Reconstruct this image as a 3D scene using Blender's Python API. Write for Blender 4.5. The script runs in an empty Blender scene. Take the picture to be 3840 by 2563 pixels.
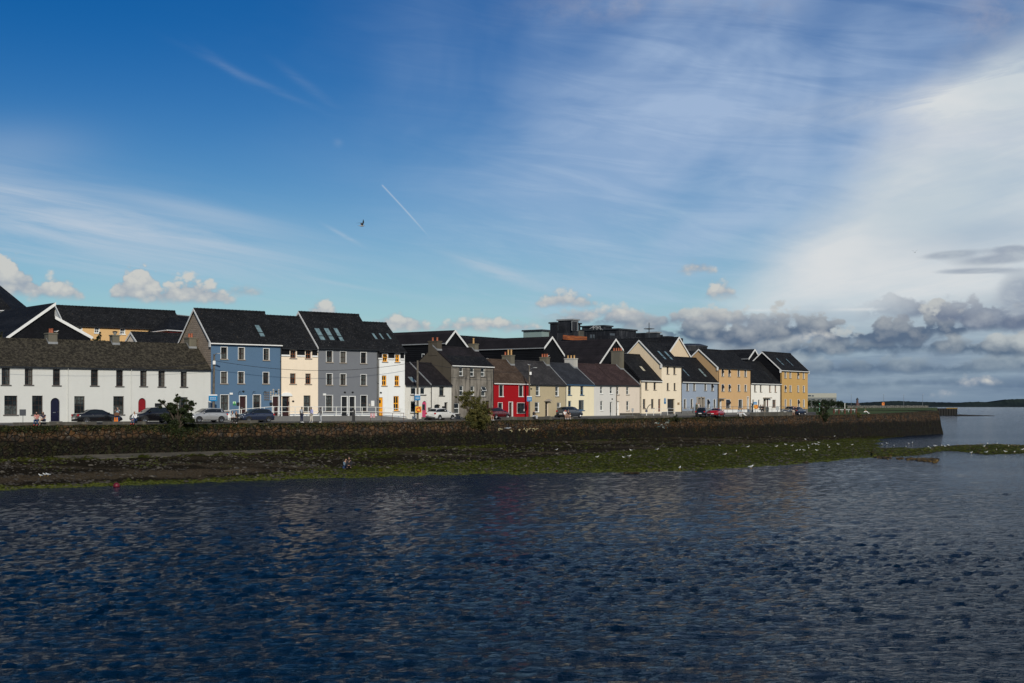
import bpy, math, random
from mathutils import Vector, Matrix, noise
random.seed(7)
R = random.Random(11)
scene = bpy.context.scene
COL = scene.collection
F, HX, HY, H = 5120.0, 1920.0, 1522.0, 6.4      # survey: focal length, principal column, horizon row, eye height over the water

# ------------------------------------------------------------------ survey helpers (photo measurement -> metres)
def P(px, py, s):
    return Vector(((px-HX)/s, F/s, H+(HY-py)/s))
def PZ(px, s, z):
    return Vector(((px-HX)/s, F/s, z))
class Line:
    """vertical plane through two surveyed points"""
    def __init__(self, xa, sa, xb, sb):
        self.a = Vector(((xa-HX)/sa, F/sa)); b = Vector(((xb-HX)/sb, F/sb))
        self.u = (b-self.a).normalized(); self.w = Vector((-self.u.y, self.u.x))
        self.len = (b-self.a).length
    def s(self, px, d=0.0):
        """pixels per metre where column px meets the plane moved d metres to the back"""
        a = self.a+self.w*d
        k = (px-HX)/F
        # a + u t = (k*y, y)
        t = (k*a.y-a.x)/(self.u.x-k*self.u.y)
        return F/(a.y+self.u.y*t)
    def uz(self, px, py, d=0.0):
        s = self.s(px, d); p = P(px, py, s)
        return (Vector((p.x, p.y))-self.a).dot(self.u), p.z
L1 = Line(0, 37.5, 1520, 30.4)
L2 = Line(1520, 30.4, 3034, 19.4)
def FL(px): return L1 if px < 1520 else L2
def street(px, d, z):
    """point on the street: seen in column px, d metres in front of the house fronts, height z"""
    s = FL(px).s(px, -d); return PZ(px, s, z)
WALL = [(-420, 42.3), (1130, 34.0), (1520, 31.9), (1900, 29.0), (2400, 25.2), (3000, 20.7), (3520, 16.6)]
def lerp(a, b, t): return a+(b-a)*t
def table(tab, x):
    if x <= tab[0][0]: return tab[0][1]
    for (xa, va), (xb, vb) in zip(tab, tab[1:]):
        if x <= xb: return lerp(va, vb, (x-xa)/(xb-xa))
    return tab[-1][1]
def sW(px): return table(WALL, px)
WTOP = [(-420, H-1.93), (1130, H-1.90), (1520, H-1.95), (1900, H-1.90), (2400, H-1.88), (3000, H-1.80), (3270, H-1.72), (3357, H-1.55), (3520, H-1.15)]
WBASE = [(-420, H-5.0), (1130, H-4.9), (1900, H-5.0), (2400, H-4.75), (2750, H-5.1), (3000, H-5.6), (3250, H-6.0), (3520, H-6.7)]
FROAD = [(-420, H-1.78), (1520, H-1.73), (1900, H-1.62), (2400, H-1.56), (3034, H-1.25), (3300, H-1.2)]
def road_z(px, s):
    sf = FL(px).s(px); sw = sW(px)
    t = (1/s-1/sf)/(1/sw-1/sf)
    return lerp(table(FROAD, px), table(WTOP, px)-.02, max(0, min(1.0, t)))

# ------------------------------------------------------------------ object helpers
def tag(o, label=None, cat=None, group=None, kind=None):
    if label: o['label'] = label
    if cat: o['category'] = cat
    if group: o['group'] = group
    if kind: o['kind'] = kind
    return o
def thing(name, label, cat, loc=(0, 0, 0), rz=0.0, group=None):
    o = bpy.data.objects.new(name, None); COL.objects.link(o)
    o.empty_display_size = .2
    o.location = loc; o.rotation_euler = (0, 0, rz)
    return tag(o, label, cat, group)
def copy_thing(o, loc, rz, label=None, group=None, parent=None, scale=None):
    c = o.copy(); COL.objects.link(c); c.parent = parent
    if parent is None:
        c.location = loc; c.rotation_euler = (0, 0, rz)
        if label: c['label'] = label
        if group: c['group'] = group
        if scale: c.scale = (scale,)*3
    for ch in list(o.children): copy_thing(ch, None, None, parent=c)
    return c
class MB:
    def __init__(self): self.v = []; self.f = []; self.m = []
    def vert(self, p): self.v.append(tuple(p)); return len(self.v)-1
    def face(self, pts, m=0):
        i = [self.vert(p) for p in pts]; self.f.append(i); self.m.append(m)
    def quad(self, a, b, c, d, m=0): self.face((a, b, c, d), m)
    def box(self, x0, x1, y0, y1, z0, z1, m=0):
        if x0 > x1: x0, x1 = x1, x0
        if y0 > y1: y0, y1 = y1, y0
        if z0 > z1: z0, z1 = z1, z0
        b = len(self.v)
        for z in (z0, z1):
            for x, y in ((x0, y0), (x1, y0), (x1, y1), (x0, y1)): self.v.append((x, y, z))
        for q in ((0, 3, 2, 1), (4, 5, 6, 7), (0, 1, 5, 4), (1, 2, 6, 5), (2, 3, 7, 6), (3, 0, 4, 7)):
            self.f.append([b+k for k in q]); self.m.append(m)
        return self
    def prism(self, poly, axis, a0, a1, m=0):
        """poly: 2-D points; extruded along axis ('x': poly in yz, 'y': poly in xz, 'z': poly in xy)"""
        n = len(poly); b = len(self.v)
        for a in (a0, a1):
            for p, q in poly:
                self.v.append({'x': (a, p, q), 'y': (p, a, q), 'z': (p, q, a)}[axis])
        self.f.append([b+k for k in range(n)][::-1]); self.m.append(m)
        self.f.append([b+n+k for k in range(n)]); self.m.append(m)
        for k in range(n):
            j = (k+1) % n
            self.f.append([b+k, b+j, b+n+j, b+n+k]); self.m.append(m)
        return self
    def bar(self, p, q, r, n=6, m=0, r2=None):
        p = Vector(p); q = Vector(q); d = (q-p)
        if d.length < 1e-6: return self
        d.normalize(); r2 = r if r2 is None else r2
        up = Vector((0, 0, 1)) if abs(d.z) < .9 else Vector((1, 0, 0))
        a = d.cross(up).normalized(); c = d.cross(a)
        b = len(self.v)
        for pt, rr in ((p, r), (q, r2)):
            for k in range(n):
                t = 2*math.pi*k/n
                self.v.append(tuple(pt+a*math.cos(t)*rr+c*math.sin(t)*rr))
        for k in range(n):
            j = (k+1) % n
            self.f.append([b+k, b+j, b+n+j, b+n+k]); self.m.append(m)
        self.f.append([b+k for k in range(n)][::-1]); self.m.append(m)
        self.f.append([b+n+k for k in range(n)]); self.m.append(m)
        return self
    def lathe(self, prof, c=(0, 0, 0), n=12, m=0, axis='z'):
        b = len(self.v); k = len(prof)
        for i in range(n):
            t = 2*math.pi*i/n
            for r, h in prof:
                x, y, z = r*math.cos(t), r*math.sin(t), h
                if axis == 'y': x, y, z = x, z, y
                if axis == 'x': x, y, z = z, x, y
                self.v.append((c[0]+x, c[1]+y, c[2]+z))
        for i in range(n):
            j = (i+1) % n
            for q in range(k-1):
                self.f.append([b+i*k+q, b+j*k+q, b+j*k+q+1, b+i*k+q+1]); self.m.append(m)
        return self
    def loft(self, rings, m=0, cap=True, closed=True):
        b = len(self.v); n = len(rings[0])
        for r in rings:
            for p in r: self.v.append(tuple(p))
        for i in range(len(rings)-1):
            for k in range(n if closed else n-1):
                j = (k+1) % n
                self.f.append([b+i*n+k, b+i*n+j, b+(i+1)*n+j, b+(i+1)*n+k]); self.m.append(m)
        if cap:
            self.f.append([b+k for k in range(n)][::-1]); self.m.append(m)
            e = b+(len(rings)-1)*n
            self.f.append([e+k for k in range(n)]); self.m.append(m)
        return self
    def build(self, name, mats, parent=None, smooth=False, label=None):
        me = bpy.data.meshes.new(name)
        me.from_pydata(self.v, [], self.f)
        if not isinstance(mats, (list, tuple)): mats = [mats]
        for m in mats: me.materials.append(m)
        if len(mats) > 1: me.polygons.foreach_set('material_index', self.m)
        if smooth: me.polygons.foreach_set('use_smooth', [True]*len(self.f))
        me.update()
        o = bpy.data.objects.new(name, me); COL.objects.link(o)
        if parent is not None: o.parent = parent
        if label: o['label'] = label
        return o

# ------------------------------------------------------------------ node helper
class N:
    """a socket (or number) in a node tree with arithmetic"""
    def __init__(self, t, s): self.t = t; self.s = s
    def _m(self, op, *a):
        n = self.t.nodes.new('ShaderNodeMath'); n.operation = op
        for i, x in enumerate((self,)+a):
            x = x.s if isinstance(x, N) else x
            if isinstance(x, (int, float)): n.inputs[i].default_value = x
            else: self.t.links.new(x, n.inputs[i])
        return N(self.t, n.outputs[0])
    def __add__(s, o): return s._m('ADD', o)
    __radd__ = __add__
    def __sub__(s, o): return s._m('SUBTRACT', o)
    def __rsub__(s, o): return (s*-1)+o
    def __mul__(s, o): return s._m('MULTIPLY', o)
    __rmul__ = __mul__
    def __truediv__(s, o): return s._m('DIVIDE', o)
    def pow(s, o): return s._m('POWER', o)
    def exp(s): return s._m('EXPONENT')
    def mn(s, o): return s._m('MINIMUM', o)
    def mx(s, o): return s._m('MAXIMUM', o)
    def clamp(s): return s._m('MAXIMUM', 0.0)._m('MINIMUM', 1.0)
    def ss(s, a, b):
        """smoothstep a..b (b may be smaller than a)"""
        n = s.t.nodes.new('ShaderNodeMapRange'); n.interpolation_type = 'SMOOTHSTEP'
        s.t.links.new(s.s, n.inputs[0])
        if a < b: n.inputs[1].default_value, n.inputs[2].default_value = a, b
        else:
            n.inputs[1].default_value, n.inputs[2].default_value = b, a
            n.inputs[3].default_value, n.inputs[4].default_value = 1, 0
        return N(s.t, n.outputs[0])
def link(t, src, dst): t.links.new(src.s if isinstance(src, N) else src, dst)
def comb(t, x, y, z=0.0):
    n = t.nodes.new('ShaderNodeCombineXYZ')
    for i, v in enumerate((x, y, z)):
        if isinstance(v, N): t.links.new(v.s, n.inputs[i])
        else: n.inputs[i].default_value = v
    return N(t, n.outputs[0])
def nz(t, vec, scale, detail=4, rough=.55, dist=0.0, typ='FBM', lac=2.0):
    n = t.nodes.new('ShaderNodeTexNoise'); n.noise_dimensions = '3D'
    n.inputs['Scale'].default_value = scale; n.inputs['Detail'].default_value = detail
    n.inputs['Roughness'].default_value = rough; n.inputs['Distortion'].default_value = dist
    n.inputs['Lacunarity'].default_value = lac
    if vec is not None: link(t, vec, n.inputs['Vector'])
    return N(t, n.outputs['Fac'])
def mixc(t, fac, a, b, blend='MIX'):
    n = t.nodes.new('ShaderNodeMix'); n.data_type = 'RGBA'; n.blend_type = blend
    for s, v in ((n.inputs[0], fac), (n.inputs[6], a), (n.inputs[7], b)):
        if isinstance(v, N): t.links.new(v.s, s)
        elif isinstance(v, (int, float)): s.default_value = v
        else: s.default_value = (v[0], v[1], v[2], 1)
    return N(t, n.outputs[2])
def newmat(name):
    m = bpy.data.materials.new(name); m.use_nodes = True
    t = m.node_tree; b = t.nodes['Principled BSDF']
    return m, t, b
def ocoord(t):
    n = t.nodes.new('ShaderNodeTexCoord'); return N(t, n.outputs['Object'])
def sep(t, v):
    n = t.nodes.new('ShaderNodeSeparateXYZ'); link(t, v, n.inputs[0]); return [N(t, o) for o in n.outputs]
def bump(t, b, h, strength, dist):
    n = t.nodes.new('ShaderNodeBump'); n.inputs['Strength'].default_value = strength; n.inputs['Distance'].default_value = dist
    link(t, h, n.inputs['Height']); t.links.new(n.outputs[0], b.inputs['Normal'])
_mc = {}
def flat(name, c, rough=.6, metal=0.0, var=.12, scale=3.0, spec=None, coat=0.0):
    """plain material with slight tonal variation"""
    if name in _mc: return _mc[name]
    m, t, b = newmat(name)
    o = ocoord(t); n = nz(t, o, scale, 4)
    k = [x*(1-var) for x in c]; q = [min(1, x*(1+var)) for x in c]
    link(t, mixc(t, n.ss(.3, .7), k, q), b.inputs['Base Color'])
    b.inputs['Roughness'].default_value = rough; b.inputs['Metallic'].default_value = metal
    if spec is not None: b.inputs['Specular IOR Level'].default_value = spec
    b.inputs['Coat Weight'].default_value = coat
    _mc[name] = m; return m
def render_paint(name, c, dirt=.12, rough=.85, grain=.012, stain=(.25, .24, .2), streak=1.0):
    """painted rendered wall: faint roller grain, vertical rain streaks, dirt"""
    if name in _mc: return _mc[name]
    m, t, b = newmat(name)
    o = ocoord(t); x, y, z = sep(t, o)
    big = nz(t, o, .45, 5, .6)
    st = nz(t, comb(t, x*2.2, y*2.2, z*.22), 1.0, 5, .6)
    f = (big.ss(.42, .75)*.6+st.ss(.50, .74)*streak)*dirt*1.8
    c2 = [c[i]*.55+stain[i]*.45*c[i]/max(c) for i in range(3)]
    col = mixc(t, f.clamp(), c, c2)
    patch = nz(t, o, .9, 3, .5)
    col = mixc(t, patch.ss(.35, .65)*.35, col, [min(1, v*1.07) for v in c])
    link(t, col, b.inputs['Base Color'])
    b.inputs['Roughness'].default_value = rough; b.inputs['Specular IOR Level'].default_value = .25
    bump(t, b, nz(t, o, 14, 3)+nz(t, o, 1.2, 3)*1.5, .35, grain)
    _mc[name] = m; return m
def slate(name, c, c2=None, lichen=0.0, lic=(.16, .12, .06), gap=.5, w=.38, hgt=.26, moss=0.0, rough=.55):
    if name in _mc: return _mc[name]
    c2 = c2 or [v*1.5 for v in c]
    m, t, b = newmat(name)
    o = ocoord(t); x, y, z = sep(t, o)
    br = t.nodes.new('ShaderNodeTexBrick'); link(t, comb(t, x+y*.0, z*1.42), br.inputs['Vector'])
    br.inputs['Scale'].default_value = 1.0; br.inputs['Brick Width'].default_value = w; br.inputs['Row Height'].default_value = hgt
    br.inputs['Mortar Size'].default_value = .018; br.inputs['Mortar Smooth'].default_value = .3; br.inputs['Bias'].default_value = -.1
    br.inputs['Color1'].default_value = (*c, 1); br.inputs['Color2'].default_value = (*c2, 1)
    br.inputs['Mortar'].default_value = (*[v*gap for v in c], 1)
    col = N(t, br.outputs['Color'])
    big = nz(t, o, .5, 6, .65)
    col = mixc(t, big.ss(.35, .7)*.65, col, [v*.5 for v in c])
    sp = nz(t, o, 5.5, 5, .7)
    if lichen:
        sm = nz(t, o, 1.1, 4, .6)
        col = mixc(t, (sp.ss(.6, .66)*sm.ss(.45, .7)*lichen).clamp(), col, lic)
        col = mixc(t, (nz(t, o, 7.5, 3, .7).ss(.63, .7)*lichen).clamp(), col, (.22, .21, .19))
    if moss:
        mo = nz(t, o, 3.2, 6, .75)
        col = mixc(t, (mo.ss(.46, .58)*moss).clamp(), col, (.070, .062, .045))
        col = mixc(t, (nz(t, o, 4.4, 4, .7).ss(.57, .64)*moss).clamp(), col, (.02, .018, .012))
    link(t, col, b.inputs['Base Color'])
    b.inputs['Roughness'].default_value = max(rough, .8); b.inputs['Specular IOR Level'].default_value = .12
    hh = N(t, br.outputs['Fac'])*-1.0+nz(t, o, 2.5, 4)*.9
    bump(t, b, hh, .5, .03)
    _mc[name] = m; return m
# ------------------------------------------------------------------ materials
WHITE_TRIM = flat('white_gloss_paint', (.78, .78, .76), .45, var=.04)
BLACK_TRIM = flat('black_gutter_plastic', (.014, .015, .018), .4)
SILL = flat('concrete_sill', (.33, .29, .24), .85)
SILL_DARK = flat('grey_stone_sill', (.11, .105, .10), .85)
DARKFR = flat('dark_stained_frame', (.035, .018, .012), .5)
BROWNFR = flat('brown_timber_frame', (.20, .065, .018), .5)
REDFR = flat('dark_red_frame', (.09, .012, .012), .5)
YELFR = flat('yellow_frame_paint', (.82, .36, .012), .45, var=.05)
BLUEFR = flat('teal_blue_frame', (.03, .10, .20), .45)
WHITEFR = flat('white_frame_plastic', (.72, .73, .72), .4, var=.03)
BLACKFR = flat('black_frame', (.015, .015, .015), .45)
GREYFR = flat('grey_frame', (.2, .21, .22), .5)
def glass_mat():
    m, t, b = newmat('window_glass')
    o = ocoord(t)
    link(t, mixc(t, nz(t, o, 1.3, 2).ss(.4, .6), (.006, .009, .010), (.022, .028, .030)), b.inputs['Base Color'])
    b.inputs['Roughness'].default_value = .06; b.inputs['Specular IOR Level'].default_value = .3
    bump(t, b, nz(t, o, 1.7, 2), .1, .02)
    return m
GLASS = glass_mat()
CURTAIN = flat('net_curtain_behind_glass', (.055, .064, .062), .3, var=.6, scale=6)
BLIND = flat('pale_blind_behind_glass', (.09, .09, .08), .3, var=.15, scale=5)
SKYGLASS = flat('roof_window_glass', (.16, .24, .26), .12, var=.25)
CLAD = slate('slate_hung_wall', (.008, .009, .012), (.014, .015, .019), 0, w=.3, hgt=.2)
SLATE = slate('dark_roof_slate', (.011, .012, .014), (.023, .024, .027), .55)
SLATE_P = slate('purple_roof_slate', (.018, .016, .018), (.032, .027, .030), .15)
SLATE_BR = slate('brown_purple_slate', (.050, .032, .032), (.085, .055, .052), .25)
SLATE_GR = slate('weathered_grey_slate', (.042, .040, .042), (.070, .066, .066), .3)
SLATE_BL = slate('blue_grey_slate', (.034, .037, .045), (.052, .056, .066), .15)
SLATE_RUST = slate('mossy_brown_slate', (.075, .050, .036), (.12, .085, .062), .9, lic=(.2, .17, .12))
SLATE_OLD = slate('old_mossy_slate_roof', (.028, .025, .020), (.050, .044, .035), .3, moss=.95, w=.3, hgt=.22, rough=.85)
CHIM = render_paint('grey_chimney_render', (.13, .12, .095), .5)
CHIM_W = render_paint('white_chimney_render', (.52, .50, .46), .6, stain=(.1, .1, .09))
POT_R = flat('terracotta_pot', (.36, .10, .045), .7)
POT_Y = flat('buff_clay_pot', (.50, .30, .12), .7)
LEAD = flat('lead_flashing', (.25, .26, .27), .5)
ASPHALT = flat('asphalt', (.045, .045, .046), .9, var=.3, scale=1.2)
CONC = render_paint('grey_concrete', (.15, .15, .15), .5, rough=.9)
CONC_D = render_paint('dark_concrete', (.07, .066, .058), .6, rough=.9)
W_COT = render_paint('cottage_whitewash', (.60, .605, .58), .10)
W_WHITE = render_paint('white_masonry_paint', (.80, .81, .80), .10)
W_OLDWHITE = render_paint('weathered_white_paint', (.74, .72, .66), .30)
W_BLUE = render_paint('mid_blue_masonry_paint', (.088, .156, .250), .14)
W_CREAM = render_paint('peach_cream_masonry_paint', (.86, .73, .57), .10)
W_GREY = render_paint('mid_grey_masonry_paint', (.165, .175, .195), .12)
W_CEMENT = render_paint('stained_cement_render', (.26, .235, .20), 1.3, stain=(-.12, -.12, -.12), streak=1.5)
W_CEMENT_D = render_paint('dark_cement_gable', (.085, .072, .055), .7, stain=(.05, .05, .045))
W_RED = render_paint('bright_red_masonry_paint', (.34, .004, .009), .14, stain=(.3, .05, .04))
W_KHAKI = render_paint('khaki_masonry_paint', (.48, .40, .26), .2)
W_LEMON = render_paint('pale_lemon_masonry_paint', (.86, .77, .55), .08)
W_PALEG = render_paint('pale_grey_masonry_paint', (.68, .66, .62), .12)
W_PINK = render_paint('pale_pink_masonry_paint', (.76, .66, .55), .12)
W_CREAM2 = render_paint('light_cream_masonry_paint', (.88, .76, .58), .10)
W_CREAM2_SHADE = render_paint('cream_gable_shaded', (.74, .60, .42), .22)  # facade cream darkened, gable shade put into the colour
W_PBLUE = render_paint('pale_blue_grey_masonry_paint', (.31, .37, .46), .14)
W_TAN = render_paint('tan_masonry_paint', (.62, .40, .20), .10)
W_TAN_SHADE = render_paint('tan_gable_shaded', (.42, .28, .15), .25)  # same tan as the front, with the gable's shade painted in
W_WARMWHITE = render_paint('warm_white_masonry_paint', (.88, .85, .78), .08)
W_YELLOW = render_paint('golden_yellow_masonry_paint', (.57, .355, .13), .10)
W_ORANGE = render_paint('light_orange_render', (.66, .43, .20), .08)
W_REDD = render_paint('dull_red_render', (.26, .04, .035), .1)
def block_mat():
    m, t, b = newmat('bare_concrete_block')
    o = ocoord(t); x, y, z = sep(t, o)
    br = t.nodes.new('ShaderNodeTexBrick'); link(t, comb(t, y, z), br.inputs['Vector'])
    br.inputs['Scale'].default_value = 1.0; br.inputs['Brick Width'].default_value = .45; br.inputs['Row Height'].default_value = .225
    br.inputs['Mortar Size'].default_value = .016; br.inputs['Color1'].default_value = (.26, .20, .15, 1); br.inputs['Color2'].default_value = (.33, .26, .20, 1)
    br.inputs['Mortar'].default_value = (.12, .10, .08, 1)
    link(t, mixc(t, nz(t, o, .7, 5).ss(.4, .8)*.5, N(t, br.outputs['Color']), (.16, .14, .11)), b.inputs['Base Color'])
    b.inputs['Roughness'].default_value = .95
    bump(t, b, N(t, br.outputs['Fac'])*-1.0, .4, .02)
    return m
BLOCK = block_mat()
LEAF_D = None
def leaf_mat(name, c, c2, sc=1.5):
    m, t, b = newmat(name)
    o = ocoord(t)
    link(t, mixc(t, nz(t, o, sc, 4, .7).ss(.35, .65), c, c2), b.inputs['Base Color'])
    b.inputs['Roughness'].default_value = .6
    b.inputs['Specular IOR Level'].default_value = .25
    return m
LEAF_D = leaf_mat('dark_green_leaves', (.006, .012, .004), (.028, .040, .011))
LEAF_O = leaf_mat('olive_leaves', (.05, .055, .015), (.13, .115, .03))
LEAF_G = leaf_mat('hedge_green_leaves', (.010, .020, .010), (.030, .045, .018), .2)
BARK = flat('bark', (.05, .038, .026), .9)
# ------------------------------------------------------------------ houses
def c1(x, y): return x/1.96, 1060+y/1.96
def c2(x, y): return 400+x/2.614, 1100+y/2.614
def c3(x, y): return 650+x/3.137, 1130+y/3.137
def c4(x, y): return 1020+x/3.135, 1140+y/3.135
def c5(x, y): return 1480+x/3.5635, 1200+y/3.5635
def c6(x, y): return 1940+x/3.5635, 1180+y/3.5635
def c7(x, y): return 2360+x/3.733, 1200+y/3.733
def c8(x, y): return 2780+x/4.356, 1260+y/4.356
def c9(x, y): return 1900+x/2.936, 1160+y/2.936
def c0(x, y): return x/2.936, 1060+y/2.936

class House:
    def __init__(h, name, label, cat, xl, xr, yb, eave, ridge, hd, wall, roof, line=None, d=0.0, side_l=None, side_r=None,
                 ov=.28, vl=0.0, vr=0.0, group=None, full=True):
        h.L = line or FL(xl+3); h.d = d; h.hd = hd
        s0 = h.L.s(xl, d)
        h.zb = H+(HY-yb)/s0
        a = PZ(xl, s0, h.zb); h.a = a
        h.u0 = h.L.uz(xl, yb, d)[0]
        h.W = h.L.uz(xr, yb, d)[0]-h.u0
        h.rz = math.atan2(h.L.u.y, h.L.u.x)
        h.ze = h.L.uz(eave[0], eave[1], d)[1]-h.zb
        h.zr = h.L.uz(ridge[0], ridge[1], d+hd)[1]-h.zb
        h.k = (h.zr-h.ze)/hd
        h.root = thing(name, label, cat, a, h.rz, group)
        h.wall, h.roofm = wall, roof
        h.sl, h.sr = side_l or wall, side_r or wall
        h.ov, h.vl, h.vr = ov, vl, vr
        h.open = []; h.deep = 2*hd
    def at(h, px, py, d=0.0):
        u, z = h.L.uz(px, py, h.d+d); return u-h.u0, z-h.zb
    def rect(h, c, x0, y0, x1, y1):
        (u0, z1), (u1, z0) = h.at(*c(x0, y0)), h.at(*c(x1, y1))
        _, z0b = h.at(*c(x0, y1))
        return u0, u1, (z0+z0b)/2, z1
    # -- openings
    def cut(h, u0, u1, z0, z1, arch=0.0, reveal=None):
        h.open.append((u0, u1, max(z0, 0.0), z1, arch, reveal))
    def window(h, c, x0, y0, x1, y1, cols=2, rows=2, fr=None, surround=None, sill=SILL, curtain='', r=.16, arch=0.0,
               opened=False, reveal=None, fw=.07, bars=.035, label=None, shutter=False):
        u0, u1, z0, z1 = h.rect(c, x0, y0, x1, y1)
        fr = fr or DARKFR
        h.cut(u0, u1, z0, z1, arch, reveal or surround)
        m = MB(); y0_, y1_ = r-.035, r+.035
        m.box(u0, u0+fw, y0_, y1_, z0, z1); m.box(u1-fw, u1, y0_, y1_, z0, z1)
        m.box(u0+fw, u1-fw, y0_, y1_, z0, z0+fw); m.box(u0+fw, u1-fw, y0_, y1_, z1-fw, z1)
        for k in range(1, cols):
            q = u0+(u1-u0)*k/cols; wd = bars if cols > 1 else fw
            m.box(q-wd/2, q+wd/2, y0_+.012, y1_-.01, z0+fw, z1-fw)
        for k in range(1, rows):
            q = z0+(z1-z0)*k/rows; wd = bars*1.7 if (k*2 == rows) else bars
            for j in range(cols):
                ua = u0+(u1-u0)*j/cols+(bars/2 if j else fw); ub = u0+(u1-u0)*(j+1)/cols-(bars/2 if j < cols-1 else fw)
                m.box(ua, ub, y0_+.008, y1_-.012, q-wd/2, q+wd/2)
        if arch:      # fill the head between frame and arch
            m.box(u0, u1, y0_+.004, y1_-.004, z1-fw-.02, z1-.001)
        if surround:
            b = .055
            m.box(u0-b, u0, -.022, .02, z0, z1+b, 1); m.box(u1, u1+b, -.022, .02, z0, z1+b, 1); m.box(u0, u1, -.022, .02, z1, z1+b, 1)
        w = m.build('window', [fr, surround or fr], h.root, label=label)
        p = MB(); gy = r+.012
        zc = z0+(z1-z0)*.5
        p.box(u0+fw*.6, u1-fw*.6, gy, gy+.008, z0+fw*.6, z1-fw*.6, 0)
        rr = R.random()
        if 'f' in curtain: p.box(u0+fw, u1-fw, gy-.006, gy-.001, z0+fw, z1-fw, 1)
        if 'l' in curtain: p.box(u0+fw, u1-fw, gy-.006, gy-.001, z0+fw, zc-.05, 1)
        if 't' in curtain: p.box(u0+fw, u1-fw, gy-.006, gy-.001, zc+.1+rr*.2, z1-fw, 1)
        if 's' in curtain:
            q = (u1-u0)*.28; p.box(u0+fw, u0+fw+q, gy-.006, gy-.001, z0+fw, z1-fw, 1); p.box(u1-fw-q, u1-fw, gy-.006, gy-.001, z0+fw, z1-fw, 1)
        if 'r' in curtain:
            p.box(lerp(u0, u1, .55), u1-fw, gy-.006, gy-.001, z0+fw, z1-fw, 1)
        p.build('pane', [GLASS, BLIND if rr > .6 else CURTAIN], w)
        if sill:
            m = MB(); m.box(u0-.12, u1+.12, -.10, r-.036, z0-.10, z0-.002)
            m.build('sill', sill, w)
        if opened:
            m = MB(); hh = (z1-z0)*(.5 if rows > 1 else 1)-fw; a = .5
            for q0, q1 in ((0, 1),):
                zt = z1-fw
                p0 = Vector((u0+.02, r-.05, zt)); dn = Vector((0, -math.sin(a), -math.cos(a)))
                e = p0+dn*hh
                for ua, ub in ((u0+.02, u0+.08), (u1-.08, u1-.02)):
                    m.prism([(r-.05, zt), (r-.08, zt), (e.y-.03, e.z), (e.y, e.z)], 'x', ua, ub)
                m.prism([(e.y, e.z), (e.y-.03, e.z), (e.y-.03, e.z+.07), (e.y, e.z+.07)], 'x', u0+.08, u1-.08)
            o = m.build('open_sash', WHITEFR if fr is WHITEFR else fr, w)
            g = MB(); g.quad((u0+.08, r-.06, zt), (u1-.08, r-.06, zt), (u1-.08, e.y-.012, e.z+.07), (u0+.08, e.y-.012, e.z+.07))
            g.build('sash_pane', GLASS, w)
        return w
    def door(h, c, x0, y0, x1, colour, arch=0.0, frame=None, surround=None, r=.2, panel='solid', label=None, y1=None, step=True, reveal=None, light=None):
        u0, u1, z0, z1 = h.rect(c, x0, y0, x1, y0+100)
        z0 = 0.0 if y1 is None else max(0, h.rect(c, x0, y0, x1, y1)[2])
        h.cut(u0, u1, z0, z1, arch, reveal or surround)
        frame = frame or colour
        m = MB(); fw = .07
        m.box(u0+fw, u1-fw, r, r+.05, z0, z1-fw, 0)
        if panel == 'panels':
            for a, b in ((.08, .3), (.36, .62), (.68, .92)):
                for q in ((.12, .46), (.54, .88)):
                    m.box(lerp(u0+fw, u1-fw, q[0]), lerp(u0+fw, u1-fw, q[1]), r-.014, r-.001, lerp(z0, z1-fw, a), lerp(z0, z1-fw, b), 0)
        m.box(u0, u0+fw, r-.03, r+.06, z0, z1, 1); m.box(u1-fw, u1, r-.03, r+.06, z0, z1, 1); m.box(u0+fw, u1-fw, r-.03, r+.06, z1-fw, z1, 1)
        if surround:
            b = .09
            m.box(u0-b, u0, -.022, .02, z0, z1+b, 2); m.box(u1, u1+b, -.022, .02, z0, z1+b, 2); m.box(u0, u1, -.022, .02, z1, z1+b, 2)
        d = m.build('door', [colour, frame, surround or frame], h.root, label=label)
        g = MB(); g.lathe([(.001, -.05), (.03, -.05), (.03, -.02), (.012, -.015), (.012, 0), (.001, 0)], (u1-fw-.09, r-.002, z0+1.02), 8, axis='y')
        g.build('door_handle', flat('brass', (.5, .38, .15), .3, 1.0), d)
        g = MB(); g.box(lerp(u0, u1, .32), lerp(u0, u1, .62), r-.016, r-.001, z0+.92, z0+1.0); g.build('letterbox', flat('steel', (.45, .45, .45), .35, 1.0), d)
        if light:
            g = MB(); a, b, cc, dd = light
            g.box(lerp(u0+fw, u1-fw, a), lerp(u0+fw, u1-fw, b), r-.012, r-.001, lerp(z0, z1, cc), lerp(z0, z1, dd)); g.build('door_pane', GLASS, d)
        if step:
            g = MB(); g.box(u0-.15, u1+.15, -.32, -.002, -.25, z0+.0 if z0 > .05 else .06); g.build('doorstep', SILL_DARK, d)
        return d
    # -- shell
    def finish(h, plinth=None, plinth_h=.35, band=None, reveal=None, gutter=BLACK_TRIM, fascia=None, pipes=(), barge_l=False, barge_r=False,
               chimneys=(), ridge_tiles=True, front_only=False, back=True):
        W, D, ze, zr, hd = h.W, h.deep, h.ze, h.zr, h.hd
        e = .006
        m = MB(); mats = [h.wall, h.sl, h.sr, WHITE_TRIM]
        def mi(x):
            if x is None: return 0
            if x not in mats: mats.append(x)
            return mats.index(x)
        us = sorted({e, W-e} | {min(max(q, e), W-e) for o in h.open for q in o[:2]})
        zs = sorted({-.7, ze} | {min(max(q, -.7), ze) for o in h.open for q in o[2:4]})
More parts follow.
